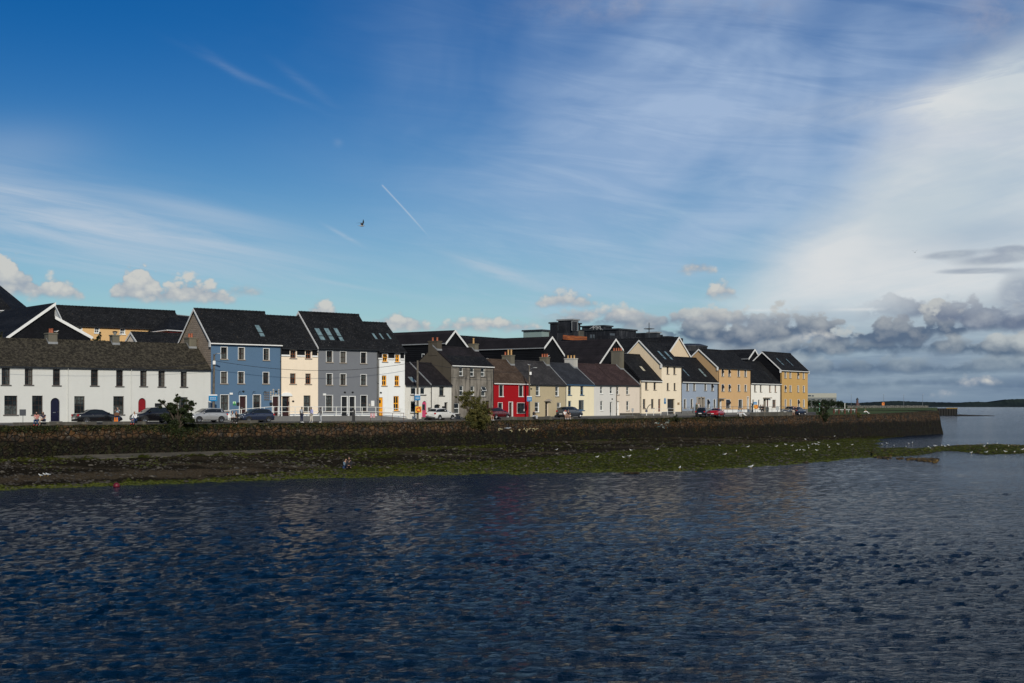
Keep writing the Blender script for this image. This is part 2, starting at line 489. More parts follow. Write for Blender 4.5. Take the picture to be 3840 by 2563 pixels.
        for ua, ub in zip(us, us[1:]):
            for za, zc in zip(zs, zs[1:]):
                uc, zz = (ua+ub)/2, (za+zc)/2
                if ub-ua < 1e-4 or zc-za < 1e-4: continue
                if any(o[0] < uc < o[1] and o[2] < zz < o[3] for o in h.open): continue
                m.quad((ua, 0, za), (ub, 0, za), (ub, 0, zc), (ua, 0, zc), 0)
        dr = .34
        for u0, u1, z0, z1, arch, rv in h.open:
            k = mi(rv)
            m.quad((u0, 0, z0), (u0, dr, z0), (u0, dr, z1), (u0, 0, z1), k)
            m.quad((u1, 0, z1), (u1, dr, z1), (u1, dr, z0), (u1, 0, z0), k)
            m.quad((u0, 0, z1), (u0, dr, z1), (u1, dr, z1), (u1, 0, z1), k)
            m.quad((u0, dr, z0), (u0, 0, z0), (u1, 0, z0), (u1, dr, z0), k)
            m.quad((u0, dr, z0), (u1, dr, z0), (u1, dr, z1), (u0, dr, z1), mi(BLACKFR))
            if arch:
                c, rx = (u0+u1)/2, (u1-u0)/2; n = 10; zc = z1-arch
                pts = [(c+rx*math.cos(math.pi*q/n), zc+arch*math.sin(math.pi*q/n)) for q in range(n+1)]
                for q in range(n):
                    a, b = pts[q], pts[q+1]
                    m.quad((a[0], 0, a[1]), (b[0], 0, b[1]), (b[0], 0, z1), (a[0], 0, z1), 0)
                    m.quad((a[0], 0, a[1]), (a[0], .2, a[1]), (b[0], .2, b[1]), (b[0], 0, b[1]), k)
        for x, k in ((e, 1), (W-e, 2)):
            pts = [(x, 0, -.7), (x, 0, ze), (x, hd, zr), (x, D, ze), (x, D, -.7)]
            m.face(pts if k == 2 else pts[::-1], k)
        m.quad((W-e, D, -.7), (e, D, -.7), (e, D, ze), (W-e, D, ze), 1)
        m.build('wall', mats, h.root)
        # roof: two slabs, ridge tiles
        th = .13; k = h.k; ov = h.ov
        z_f = ze-k*ov
        m = MB()
        xa, xb = -h.vl+(e if not h.vl else 0), W+h.vr-(e if not h.vr else 0)
        m.prism([(-ov, z_f+.03), (hd, zr+.03), (hd, zr+th+.03), (-ov, z_f+th+.03)], 'x', xa, xb)
        m.prism([(hd, zr+.03), (D+ov, z_f+.03), (D+ov, z_f+th+.03), (hd, zr+th+.03)], 'x', xa, xb)
        if ridge_tiles:
            x = xa
            while x < xb-.1:
                x2 = min(x+.44, xb)
                m.prism([(hd-.17, zr+th-.07), (hd, zr+th+.11), (hd+.17, zr+th-.07)], 'x', x, x2-.02)
                m.prism([(hd-.19, zr+th-.08), (hd, zr+th+.14), (hd+.19, zr+th-.08)], 'x', x2-.019, min(x2+.045, xb+.03))
                x += .445
        h.roof = m.build('roof', h.roofm, h.root)
        h.th = th
        if gutter:
            m = MB(); m.box(xa+.01, xb-.01, -ov-.11, -ov-.003, z_f-.03, z_f+.09)
            m.build('gutter', gutter, h.root)
        if fascia:
            m = MB(); m.box(.01, W-.01, -.10, -.003, z_f-.02, z_f+.16+ (k*(ov-.10)-.12)); m.build('fascia', fascia, h.root)
        for px, col in pipes:
            u, _ = h.at(px, 1500)
            m = MB(); m.bar((u, -.08, .02), (u, -.08, z_f-.22), .05, 6); m.bar((u, -.08, z_f-.22), (u, -ov-.05, z_f-.02), .045, 6)
            for q in (.25, .5, .75): m.box(u-.08, u+.08, -.05, -.002, ze*q, ze*q+.05)
            m.build('downpipe', col, h.root)
        for side in ('l', 'r'):
            if (barge_l if side == 'l' else barge_r):
                x0, x1 = (xa-.05, xa-.002) if side == 'l' else (xb+.002, xb+.05)
                m = MB()
                m.prism([(-ov-.02, z_f-.10), (hd, zr-.10), (hd, zr+th+.02), (-ov-.02, z_f+th+.02)], 'x', x0, x1)
                m.prism([(hd, zr-.10), (D+ov+.02, z_f-.10), (D+ov+.02, z_f+th+.02), (hd, zr+th+.02)], 'x', x0, x1)
                m.prism([(-ov-.02, z_f-.10), (-ov-.02, z_f-.36), (.1, z_f-.36), (.1, ze-.05)], 'x', x0, x1)
                m.build('bargeboard', WHITE_TRIM, h.root)
        if plinth:
            m = MB(); doors = sorted([(o[0], o[1]) for o in h.open if o[2] < plinth_h*.9]); x = e
            for a, b in doors+[(W-e, W-e)]:
                if a-x > .05: m.box(x, a-.002, -.03, -.002, -.6, plinth_h)
                x = b+.002
            m.build('plinth', plinth, h.root)
        for ch in chimneys: h.chimney(**ch)
        return h
    def chimney(h, px, top, du=.75, dw=1.3, pots='rr', mat=None, cap=.12, yoff=0.0, label=None, base=None, flash=True):
        """px: column of its centre on the ridge, top: photo row of its top"""
        u, z = h.at(px, top, h.hd+yoff)
        u = min(max(u, du/2-.05), h.W-du/2+.05) if not base else u
        y = h.hd+yoff; mat = mat or CHIM
        m = MB(); zb = h.zr-dw*h.k*.5-.5
        m.box(u-du/2, u+du/2, y-dw/2, y+dw/2, zb, z-.14)
        m.box(u-du/2-.06, u+du/2+.06, y-dw/2-.06, y+dw/2+.06, z-.139, z)
        o = m.build('chimney', mat, h.roof, label=label)
        n = len(pots)
        for i, c in enumerate(pots):
            v = y-dw/2+dw*(i+.5)/n
            q = MB(); hh = .45 if c.islower() else .75
            q.lathe([(.001, 0), (.13, 0), (.11, hh*.8), (.14, hh*.85), (.14, hh), (.09, hh), (.09, hh*.6), (.001, hh*.6)], (u, v, z+.002), 10)
            q.build('chimney_pot', POT_R if c.lower() == 'r' else POT_Y, o)
        if flash:
            q = MB(); zz = lambda yy: h.zr-abs(yy-h.hd)*h.k+h.th+.035
            for ya, yb in ((y-dw/2-.02, min(h.hd, y+dw/2)),):
                for s_, e_ in ((u-du/2-.03, u-du/2-.004), (u+du/2+.004, u+du/2+.03)):
                    q.prism([(ya, zz(ya)), (yb, zz(yb)), (yb, zz(yb)+.18), (ya, zz(ya)+.18)], 'x', s_, e_)
            q.box(u-du/2-.03, u+du/2+.03, y-dw/2-.03, y-dw/2-.004, zz(y-dw/2-.03)-.02, zz(y-dw/2)+.2)
            q.build('flashing', LEAD, o)
        return o
    def slope_uv(h, px, py):
        """photo point on the front roof slope -> (u, distance up the slope as local y)"""
        o = Vector((0, 0, H)); d = Vector(((px-HX)/F, 1, (HY-py)/F))
        u3 = Vector((h.L.u.x, h.L.u.y, 0)); w3 = Vector((h.L.w.x, h.L.w.y, 0))
        a = Vector((h.a.x, h.a.y, h.zb+h.ze+.16))
        n = u3.cross(w3+Vector((0, 0, h.k))).normalized()
        t = (a-o).dot(n)/d.dot(n); p = o+d*t-a
        return p.dot(u3), p.dot(w3)
    def skylight(h, c, xtl, ytl, xbr, ybr, split=False, frame=None, glass=None):
        (ua, ya), (ub, yb) = h.slope_uv(*c(xtl, ytl)), h.slope_uv(*c(xbr, ybr))
        if ub-ua < .35: ub = ua+.5
        sl = lambda y: h.ze+h.k*y+.03+h.th*1.0
        m = MB(); f = .07; up = .06
        def strip(x0, x1, y0, y1, mm, q, hh):
            q.prism([(y0, sl(y0)-.03), (y1, sl(y1)-.03), (y1, sl(y1)+hh), (y0, sl(y0)+hh)], 'x', x0, x1, mm)
        strip(ua, ua+f, yb, ya, 0, m, up); strip(ub-f, ub, yb, ya, 0, m, up)
        strip(ua+f, ub-f, yb, yb+f, 0, m, up); strip(ua+f, ub-f, ya-f, ya, 0, m, up)
        if split: ym = lerp(yb, ya, .36); strip(ua+f, ub-f, ym-f/2, ym+f/2, 0, m, up)
        o = m.build('roof_window', frame or BLACKFR, h.roof)
        g = MB(); strip(ua+f, ub-f, yb+f, ya-f, 0, g, .03); g.build('roof_pane', glass or SKYGLASS, o)
        return o
    def box(h, name, c, x0, y0, x1, y1, mat, dep=.06, off=0.0, parent=None):
        u0, u1, z0, z1 = h.rect(c, x0, y0, x1, y1)
        m = MB(); m.box(u0, u1, -dep-off, -.003-off, z0, z1)
        return m.build(name, mat, parent or h.root)
    def lamp(h, c, x, y, name='wall_lamp', mat=None):
        u, z = h.at(*c(x, y)); m = MB()
        m.lathe([(.001, -.14), (.10, -.13), (.15, -.06), (.15, -.003)], (u, 0, z), 10, axis='y'); m.v = [(p[0], p[1], z+(p[2]-z)*.7) for p in m.v]
        return m.build(name, mat or BLACKFR, h.root)
# ------------------------------------------------------------------ the row along the quay, left to right
GR = 'terraced houses along the quay'
# three whitewashed cottages
def cottage(label, xl, xr):
    return House('terraced_cottage', label, 'house', xl, xr, 1587.0, (400, 1379.5), (400, 1287.5), 3.5, W_COT, SLATE_OLD, group=GR, ov=.16)
ck = dict(cols=3, rows=4, fr=DARKFR, sill=SILL_DARK, r=.22, fw=.06, bars=.03)
h = cottage('white cottage with the arched navy door, at the left edge of the photo', -330, 255)
for a in ((-560, 628, -500, 752), (-330, 628, -270, 752), (-150, 628, -92, 752), (12, 628, 74, 752), (182, 632, 241, 752), (389, 636, 443, 756)): h.window(c1, *a, curtain=R.choice(['', 's', 'r']), **ck)
h.window(c1, 32, 832, 128, 972, curtain='l', **ck); h.window(c1, 236, 832, 315, 972, curtain='', **ck); h.window(c1, -330, 832, -240, 972, curtain='l', **ck)
NAVY = flat('navy_door_paint', (.004, .005, .025), .35)
h.door(c1, 372, 848, 440, NAVY, arch=.5, panel='panels', label='arched navy blue door')
h.finish(chimneys=(dict(px=206, top=1250, du=.95, dw=1.1, pots='rr'),), gutter=BLACK_TRIM, pipes=((254, W_COT),))
hA1 = h
h = cottage('white cottage behind the black saloon, between the navy door and the red door cottages', 255, 493)
for a in ((668, 640, 722, 758), (854, 644, 905, 762)): h.window(c1, *a, curtain='', **ck)
h.window(c1, 546, 836, 623, 972, curtain='t', **ck); h.window(c1, 833, 836, 911, 970, curtain='l', **ck)
h.finish(chimneys=(dict(px=460, top=1258, du=.8, dw=.8, pots=''),), pipes=((491, W_COT),))
h = cottage('white cottage with the arched red door beside the tall blue house', 493, 790)
for a in ((329, 760, 393, 912), (507, 762, 572, 916), (726, 768, 787, 918)): h.window(c2, *a, curtain='r', **ck)
h.window(c2, 472, 1080, 545, 1190, **{**ck, 'rows': 2}); h.window(c2, 705, 1020, 795, 1190, curtain='s', **ck)
REDD = flat('red_door_paint', (.22, .004, .008), .35)
h.door(c2, 310, 1028, 386, REDD, arch=.5, panel='panels', label='arched red door')
h.finish(chimneys=(dict(px=714, top=1267, du=.9, dw=1.2, pots='rr'),))

# tall blue house
bk = dict(cols=2, rows=2, fr=DARKFR, surround=WHITE_TRIM, sill=SILL, r=.2, bars=.05)
h = House('townhouse', 'tall blue three storey house with bare block gable and white edged windows', 'house', 791, 1053.5, 1562, (794, 1281), (740, 1163), 3.8, W_BLUE, SLATE, side_l=BLOCK, vl=.18, vr=.02, group=GR)
for a, c in (((560, 542, 634, 680), 'l'), ((765, 548, 836, 686), 's'), ((1060, 560, 1127, 694), 'r'), ((558, 830, 634, 968), 'f'), ((762, 832, 833, 968), 's'), ((1054, 838, 1123, 970), ''), ((555, 1104, 650, 1292), 'f'), ((938, 1104, 1025, 1292), 't')):
    h.window(c3, *a, curtain=c, **bk)
DKRED = flat('dark_maroon_door', (.03, .008, .008), .4)
h.door(c3, 780, 1118, 855, DKRED, surround=WHITE_TRIM); h.door(c3, 1168, 1120, 1240, DKRED, surround=WHITE_TRIM)
h.finish(plinth=W_WHITE, plinth_h=.3, gutter=WHITE_TRIM, barge_l=True, pipes=((1052, BLACK_TRIM),))
h.skylight(c3, 945, 278, 1090, 428, split=True)
for x in (822, 1208): h.lamp(c3, x, 1062)
for x in (768, 935, 1062):
    u, z = h.at(*c3(x, 1075)); m = MB(); pts = [(u, -.01, z-.3), (u, -.02, z), (u+.05, -.12, z+.12), (u+.1, -.3, z+.14), (u+.12, -.42, z+.02)]
    for p, q in zip(pts, pts[1:]): m.bar(p, q, .02, 5)
    m.build('hanging_hook', BLACK_TRIM, h.root)
h.box('alarm_box', c3, 660, 1078, 695, 1100, WHITE_TRIM, .1)
o = h.box('green_notice', c3, 700, 1182, 735, 1206, flat('pale_green_sign', (.55, .75, .5), .5), .03)
h.box('green_panel', c3, 702, 1208, 734, 1226, flat('green_sign', (.02, .22, .07), .5), .03)
u, z = h.at(*c3(717, 1195)); m = MB(); m.prism([(u-.12, z-.08), (u+.12, z-.08), (u, z+.11)], 'y', -.045, -.032); m.build('green_mark', flat('bright_green', (.05, .4, .08), .5), h.root)
for x in (757, 1146):
    h.box('postbox', c3, x-14, 1192, x+14, 1226, BLACKFR, .14)
PLQ = flat('carved_plaque', (.36, .33, .29), .7); PLD = flat('dark_plaque', (.10, .10, .11), .6)
spots = [(1077, y, 1) for y in (1075, 1102, 1130, 1158)]+[(1098, y, 1) for y in (1075, 1102, 1130, 1158)]+[(1119, y, 1) for y in (1075, 1102, 1130, 1158)]
spots += [(1147, y, 0) for y in (1072, 1100, 1128, 1156)]+[(1178, y, 0) for y in (1045, 1072, 1100)]+[(1208, 1100, 0)]+[(1240, y, 0) for y in (1045, 1072, 1100)]
for x, y, dk in spots:
    u, z = h.at(*c3(x, y)); m = MB(); m.lathe([(.001, -.05), (.07, -.045), (.10, -.03), (.125, -.003)], (u, 0, z), 12, axis='y'); m.build('wall_plaque', PLD if dk else PLQ, h.root)
hB = h

def stringed(h, c, eave_y, windows, band_y, fr, style):
    """upper storey: windows breaking a white string course under a slate-hung band"""
    for a in windows: pass
    zt = h.ze-.02
    _, zb = h.at(*c(*band_y))
    rs = [h.rect(c, *a) for a in windows]
    m = MB(); w = MB(); x = .01
    for u0, u1, z0, z1 in rs+[(h.W-.01, h.W-.01, 0, 0)]:
        b = .0 if u0 > h.W-.02 else 0
        if u0-x > .05:
            m.box(x, u0-.13, -.07, -.003, zb+.02, zt); w.box(x, u0-.10, -.12, -.003, zb-.16, zb+.018)
        x = u1+.13
    for u0, u1, z0, z1 in rs: m.box(u0-.129, u1+.129, -.07, -.003, z1+.11, zt)
    m.build('slate_hung_band', CLAD, h.root); w.build('string_course', WHITE_TRIM, h.root)

h = House('townhouse', 'peach cream house with brown windows between the blue and grey houses', 'house', 1053.5, 1193, 1562, (1061, 1303), (1060, 1191), 3.9, W_CREAM, SLATE, group=GR, ov=.22)
up = [(215, 545, 282, 638), (395, 547, 460, 642)]
pk = dict(cols=2, rows=2, fr=BROWNFR, sill=SILL, r=.2)
for a in up: h.window(c4, *a, reveal=WHITE_TRIM, curtain='', **pk)
h.window(c4, 213, 818, 279, 940, curtain='t', **pk); h.window(c4, 393, 820, 457, 942, curtain='t', **pk); h.window(c4, 372, 1078, 454, 1265, curtain='f', **{**pk, 'fr': DARKFR, 'surround': None})
h.door(c4, 120, 1090, 208, DKRED, r=.3, light=(.15, .85, .2, .9), step=False)
h.finish(plinth=W_WHITE, plinth_h=.28)
stringed(h, c4, None, up, (130, 600), None, None)
u, z = h.at(*c4(170, 1085)); m = MB(); n = 9; pts = [(u+.75*math.cos(math.pi*k/n), z+.42*math.sin(math.pi*k/n)) for k in range(n+1)]; m.prism(pts, 'y', -.12, -.003); m.build('door_hood', W_WHITE, h.root)
h.lamp(c4, 247, 1146, 'oval_plaque'); h.box('intercom', c4, 190, 1150, 200, 1180, BLACKFR, .05)

h = House('townhouse', 'widest grey three storey house with a row of three big roof windows', 'house', 1193, 1416.5, 1562, (1193, 1299.5), (1124, 1174), 4.2, W_GREY, SLATE, vl=.14, vr=.02, group=GR, side_l=CLAD)
gk = dict(cols=2, rows=2, fr=DARKFR, surround=WHITE_TRIM, sill=SILL, r=.2)
for a, c in (((640, 555, 712, 685), 'l'), ((802, 562, 870, 692), 'f'), ((1043, 572, 1110, 700), ''), ((640, 822, 710, 952), 's'), ((802, 825, 870, 955), 's'), ((1043, 832, 1110, 958), 'f'), ((632, 1077, 712, 1262), 'f'), ((1043, 1078, 1118, 1262), '')):
    h.window(c4, *a, curtain=c, **gk)
BLKD = flat('black_door_paint', (.008, .009, .011), .4)
h.door(c4, 818, 1092, 885, BLKD, surround=WHITE_TRIM); h.door(c4, 910, 1092, 975, BLKD, surround=WHITE_TRIM)
h.finish(plinth=W_WHITE, plinth_h=.3, gutter=BLACK_TRIM, fascia=WHITE_TRIM, barge_l=True, pipes=((1414.5, BLACK_TRIM),))
for x0, x1 in ((486, 640), (597, 750), (710, 860)): h.skylight(c4, x0, 283, x1, 448 if x1 > 800 else 438, split=True)
h.lamp(c4, 855, 1041); h.lamp(c4, 947, 1041); h.box('alarm_box', c4, 598, 1055, 630, 1078, WHITE_TRIM, .1)
h.box('meter_box', c4, 1163, 1140, 1199, 1204, WHITE_TRIM, .08); h.box('post_flap', c4, 1136, 1175, 1153, 1202, PLQ, .05)
hD = h

h = House('townhouse', 'narrow white house with bright yellow door and yellow window frames', 'house', 1416.5, 1518, 1563, (1417, 1315.5), (1400, 1214.5), 4.2, W_WHITE, SLATE, group=GR, ov=.24, vr=.12)
yk = dict(cols=2, rows=2, fr=YELFR, sill=SILL, r=.14, fw=.1, bars=.07)
up = [(1300, 592, 1355, 680), (1448, 596, 1498, 684)]
h.window(c4, *up[0], opened=True, **yk); h.window(c4, *up[1], **yk)
for a in ((1292, 843, 1346, 962), (1442, 845, 1495, 965), (1428, 1085, 1492, 1258)): h.window(c4, *a, **yk)
h.door(c4, 1249, 1100, 1303, YELFR, label='bright yellow door', light=(.3, .7, .7, .86), r=.12)
h.finish(pipes=((1419, BLACK_TRIM),))
stringed(h, c4, None, up, (1350, 640), None, None)
for x0, x1 in ((1160, 1243), (1243, 1330), (1330, 1418)): h.skylight(c4, x0, 345, x1, 425)
h.lamp(c4, 1278, 1045)

# small white pair
h = House('terraced_cottage', 'small white house with the arched pink door behind the utility pole', 'house', 1518.5, 1615, 1567.5, (1520, 1443.6), (1550, 1366.5), 3.4, W_OLDWHITE, SLATE_P, line=L2, group=GR, ov=.16)
wk = dict(cols=1, rows=1, fr=WHITEFR, sill=SILL_DARK, r=.14, fw=.09)
for a in ((217, 905, 290, 1000), (343, 905, 410, 1000), (215, 1085, 288, 1240)): h.window(c5, *a, surround=None, **wk)
PINK = flat('pink_door_paint', (.55, .06, .16), .4)
h.door(c5, 367, 1085, 428, PINK, arch=.45, label='arched pink door', light=(.15, .85, .45, .8), r=.15)
h.finish(gutter=BLACK_TRIM); h.skylight(c5, 175, 768, 295, 835, frame=GREYFR)
m = MB(); k = h.k; hh = h.hd; m.prism([(-.16, h.ze-.16*k+.1), (hh, h.zr+.1), (hh, h.zr+.27), (-.16, h.ze-.16*k+.27)], 'x', h.W-.16, h.W-.01); m.build('party_wall_coping', LEAD, h.root)
h.box('bench_box', c5, 443, 1172, 468, 1202, SILL_DARK, .2)
h = House('terraced_cottage', 'small white house with the low arched window beside the dark stone house', 'house', 1615, 1693, 1567.5, (1620, 1443.4), (1640, 1368.5), 3.4, W_OLDWHITE, SLATE_P, line=L2, group=GR, ov=.16)
h.window(c5, 596, 893, 660, 1012, cols=1, rows=2, fr=BLACKFR, sill=SILL_DARK, curtain='t')
h.window(c5, 530, 1130, 612, 1197, cols=1, rows=1, fr=BLACKFR, sill=SILL_DARK, arch=.22, r=.24)
h.door(c5, 665, 1103, 712, BLKD, r=.25)
h.finish(pipes=((1616, BLACK_TRIM),)); h.box('postbox', c5, 632, 1155, 658, 1190, BLACKFR, .15)
# grey three storey
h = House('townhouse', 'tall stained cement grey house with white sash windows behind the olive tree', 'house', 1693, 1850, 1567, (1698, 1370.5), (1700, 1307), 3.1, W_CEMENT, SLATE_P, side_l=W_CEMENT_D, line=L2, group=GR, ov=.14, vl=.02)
sk = dict(cols=1, rows=2, fr=WHITEFR, sill=SILL_DARK, r=.13, fw=.08, bars=.05)
for a, c in (((862, 635, 918, 752), 's'), ((1010, 642, 1063, 757), 's'), ((1152, 645, 1205, 757), 'l'), ((865, 880, 920, 1015), 's'), ((1013, 885, 1068, 1015), 's'), ((795, 1113, 866, 1255), 'l'), ((1010, 1113, 1072, 1255), 't')):
    h.window(c5, *a, curtain=c, **sk)
h.window(c5, 1155, 890, 1215, 1022, curtain='f', opened=True, **sk)
h.door(c5, 1217, 1082, 1267, DKRED)
h.finish(gutter=WHITE_TRIM, chimneys=(dict(px=1624, top=1279, du=.95, dw=1.5, pots='rr', mat=W_CEMENT_D), dict(px=1776, top=1290, du=.8, dw=1.1, pots='Y')), pipes=((1848, BLACK_TRIM),))
m = MB(); k = h.k; m.prism([(-.15, h.ze-.15*k+.162), (1.5, h.ze+1.5*k+.162), (1.5, h.ze+1.5*k+.19), (-.15, h.ze-.15*k+.19)], 'x', .4, h.W-.05); m.build('newer_slate_strip', SLATE, h.root, label='band of newer smooth slates above the eave')
# red
h = House('terraced_house', 'bright red two storey house with white arched window surrounds', 'house', 1850, 1984, 1565.5, (1852, 1436.5), (1870, 1354), 3.3, W_RED, SLATE_RUST, line=L2, group=GR, ov=.14)
rk = dict(cols=3, rows=5, fr=BLACKFR, surround=WHITE_TRIM, sill=WHITE_TRIM, r=.12, bars=.03, fw=.05)
for a in ((1397, 875, 1448, 1022), (1660, 880, 1712, 1022), (1382, 1110, 1438, 1255)): h.window(c5, *a, arch=.14, curtain='', **rk)
h.window(c5, 1637, 1112, 1730, 1243, **{**rk, 'cols': 4, 'rows': 4})
BROWND = flat('dark_brown_door', (.05, .016, .01), .45)
h.door(c5, 1527, 1103, 1575, BROWND, surround=WHITE_TRIM, panel='panels')
h.finish(gutter=WHITE_TRIM, chimneys=(dict(px=1915, top=1333, du=.9, dw=1.55, pots='YYr'),))
h.box('planter', c5, 1637, 1222, 1735, 1245, BLACKFR, .2)
# khaki
h = House('terraced_house', 'khaki painted house between the red house and the pale lemon house', 'house', 1984, 2122.5, 1563, (1992, 1441.5), (2000, 1360), 3.5, W_KHAKI, SLATE_GR, line=L2, group=GR, ov=.14)
kk = dict(cols=1, rows=2, fr=WHITEFR, surround=None, sill=SILL, r=.13, fw=.08)
for a, c in (((247, 955, 298, 1088), 'f'), ((507, 962, 552, 1092), 'f'), ((233, 1172, 290, 1305), 's'), ((528, 1178, 578, 1300), 'f')): h.window(c6, *a, curtain=c, reveal=WHITE_TRIM, **kk)
h.door(c6, 373, 1172, 412, BLKD, r=.22, reveal=W_CREAM)
h.finish(chimneys=(dict(px=2046, top=1340, du=.8, dw=1.25, pots='rrr'),), pipes=((2121, GREYFR),))
u, z = h.at(*c6(398, 1160)); m = MB(); m.prism([(u-.75, z), (u+.75, z), (u+.4, z+.22), (u, z+.32), (u-.4, z+.22)], 'y', -.4, -.003); m.build('door_hood', SILL, h.root)
m = MB(); k = h.k; m.prism([(-.14, h.ze-.14*k+.1), (h.hd, h.zr+.1), (h.hd, h.zr+.24), (-.14, h.ze-.14*k+.24)], 'x', h.W-.12, h.W-.01); m.build('party_wall_coping', LEAD, h.root)
h.lamp(c6, 182, 993, 'satellite_dish'); 
# lemon
h = House('terraced_house', 'pale lemon house with teal blue window frames beside the khaki house', 'house', 2122.5, 2227.5, 1561.5, (2125, 1442), (2080, 1366), 3.8, W_LEMON, SLATE_BL, line=L2, group=GR, ov=.14)
lk = dict(cols=1, rows=2, fr=BLUEFR, sill=BLUEFR, r=.15, fw=.10, bars=.04)
for a in ((678, 955, 720, 1075), (843, 957, 885, 1075), (680, 1155, 720, 1265)): h.window(c6, *a, curtain='', **lk)
h.window(c6, 820, 1145, 893, 1280, curtain='r', **{**lk, 'rows': 1})
h.finish(gutter=BLUEFR, chimneys=(dict(px=2145, top=1345, du=1.0, dw=1.7, pots='yyy', mat=CHIM_W),))
m = MB(); k = h.k; m.prism([(-.14, h.ze-.14*k+.1), (h.hd, h.zr+.1), (h.hd, h.zr+.24), (-.14, h.ze-.14*k+.24)], 'x', h.W-.12, h.W-.01); m.build('party_wall_coping', LEAD, h.root)
# pale grey + pink
h = House('terraced_house', 'pale grey white house with small sash windows right of the lemon house', 'house', 2227.5, 2310, 1561.5, (2230, 1443.5), (2200, 1370), 3.8, W_PALEG, SLATE_BR, line=L2, group=GR, ov=.14)
qk = dict(cols=1, rows=2, fr=WHITEFR, sill=WHITE_TRIM, r=.13, fw=.08)
for a, c in (((1107, 958, 1141, 1058), ''), ((1237, 962, 1272, 1058), 't'), ((1110, 1155, 1143, 1282), 's')): h.window(c6, *a, curtain=c, **qk)
h.door(c6, 1238, 1168, 1272, GREYFR, frame=WHITEFR, light=(.1, .9, .25, .9))
h.finish(); h.lamp(c6, 1265, 1130)
h = House('terraced_house', 'pale pink house with a white door left of the cream gabled building', 'house', 2310, 2399, 1560, (2315, 1444.5), (2290, 1372), 3.8, W_PINK, SLATE_BR, line=L2, group=GR, ov=.14)
for a, c in (((1325, 965, 1360, 1070), 'f'), ((1455, 967, 1492, 1070), 'f'), ((1457, 1157, 1492, 1283), 'l')): h.window(c6, *a, curtain=c, **{**qk, 'sill': SILL})
h.door(c6, 1328, 1160, 1366, WHITE_TRIM, label='plain white door')
h.finish(plinth=CONC_D, plinth_h=.4, chimneys=(dict(px=2320, top=1317, du=1.0, dw=1.75, pots='rrrr'),), pipes=((2311, BLACK_TRIM),))
m = MB(); k = h.k; m.prism([(-.14, h.ze-.14*k+.1), (h.hd, h.zr+.1), (h.hd, h.zr+.3), (-.14, h.ze-.14*k+.3)], 'x', h.W-.16, h.W-.01); m.build('party_wall_coping', LEAD, h.root)

# modern cream block: low wing and tall gabled part
mk = dict(cols=1, rows=2, fr=DARKFR, sill=SILL, r=.16, fw=.07)
h = House('townhouse', 'low cream wing with one roof window beside the tall cream gable', 'house', 2400, 2481, 1560, (2402, 1425.5), (2402, 1335), 4.1, W_CREAM2, SLATE, side_l=CLAD, line=L2, group=GR, ov=.2, vr=0)
for a, c in (((222, 877, 257, 978), 's'), ((340, 879, 374, 980), ''), ((190, 1110, 228, 1240), 'r'), ((306, 1110, 343, 1235), 'r')): h.window(c7, *a, curtain=c, **mk)
h.door(c7, 405, 1110, 440, REDFR, y1=1285, light=(.2, .8, .5, .95), step=False)
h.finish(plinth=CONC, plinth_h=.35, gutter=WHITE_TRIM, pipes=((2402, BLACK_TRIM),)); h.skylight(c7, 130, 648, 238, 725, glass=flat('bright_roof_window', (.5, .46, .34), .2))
h = House('townhouse', 'tall cream gabled building with a dark cart arch and twin long roof windows', 'house', 2481, 2556, 1552.5, (2483, 1367), (2400, 1279), 4.1, W_CREAM2, SLATE, side_l=W_CREAM2_SHADE, line=L2, group=GR, ov=.25, vl=.2, vr=.1)
for a, c in (((523, 655, 553, 758), 's'), ((618, 660, 650, 762), 's'), ((525, 886, 556, 985), 's'), ((622, 886, 651, 985), 's')): h.window(c7, *a, curtain=c, **mk)
h.door(c7, 533, 1108, 640, BLACKFR, r=.3, step=False, label='wide black panel standing for the shade inside the cart arch')  # black sheet in the open archway paints its inner shade
h.finish(plinth=CONC, plinth_h=.3, gutter=BLACK_TRIM, fascia=WHITE_TRIM, barge_l=True, pipes=((2554.5, BLACK_TRIM),))
h.skylight(c7, 380, 435, 533, 562, split=True); h.skylight(c7, 472, 440, 625, 566, split=True)
h.box('brown_plaque', c7, 672, 1158, 700, 1190, flat('brown_plaque', (.3, .2, .1), .6), .04)
hM = h
h = House('terraced_house', 'pale blue grey house with two roof windows and a stone double doorway', 'house', 2556, 2692, 1551, (2560, 1430.5), (2600, 1346.5), 4.2, W_PBLUE, SLATE, line=L2, group=GR, ov=.2)
nk = dict(cols=1, rows=2, fr=DARKFR, surround=WHITE_TRIM, sill=SILL, r=.16, fw=.06)
for a, c, op in (((796, 890, 830, 990), 'f', 0), ((893, 890, 925, 990), 'f', 0), ((1049, 895, 1080, 990), 't', 0), ((1145, 900, 1178, 992), 'l', 1), ((762, 1112, 795, 1238), 's', 0), ((857, 1110, 890, 1235), 's', 0), ((1088, 1113, 1120, 1235), 'f', 1), ((1178, 1115, 1208, 1232), 'l', 0)):
    h.window(c7, *a, curtain=c, opened=bool(op), **nk)
h.door(c7, 965, 1095, 998, REDFR, r=.4, reveal=SILL, step=False); h.door(c7, 1013, 1095, 1048, REDFR, r=.4, reveal=SILL, step=False)
h.finish(plinth=CONC, plinth_h=.4, gutter=WHITE_TRIM, pipes=((2690.5, BLACK_TRIM),))
h.skylight(c7, 735, 690, 845, 796, split=True); h.skylight(c7, 952, 683, 1096, 803, split=True)
u0, u1, z0, z1 = h.rect(c7, 940, 1078, 1056, 1240); ua = h.rect(c7, 965, 1095, 998, 1240); ub = h.rect(c7, 1013, 1095, 1048, 1240)
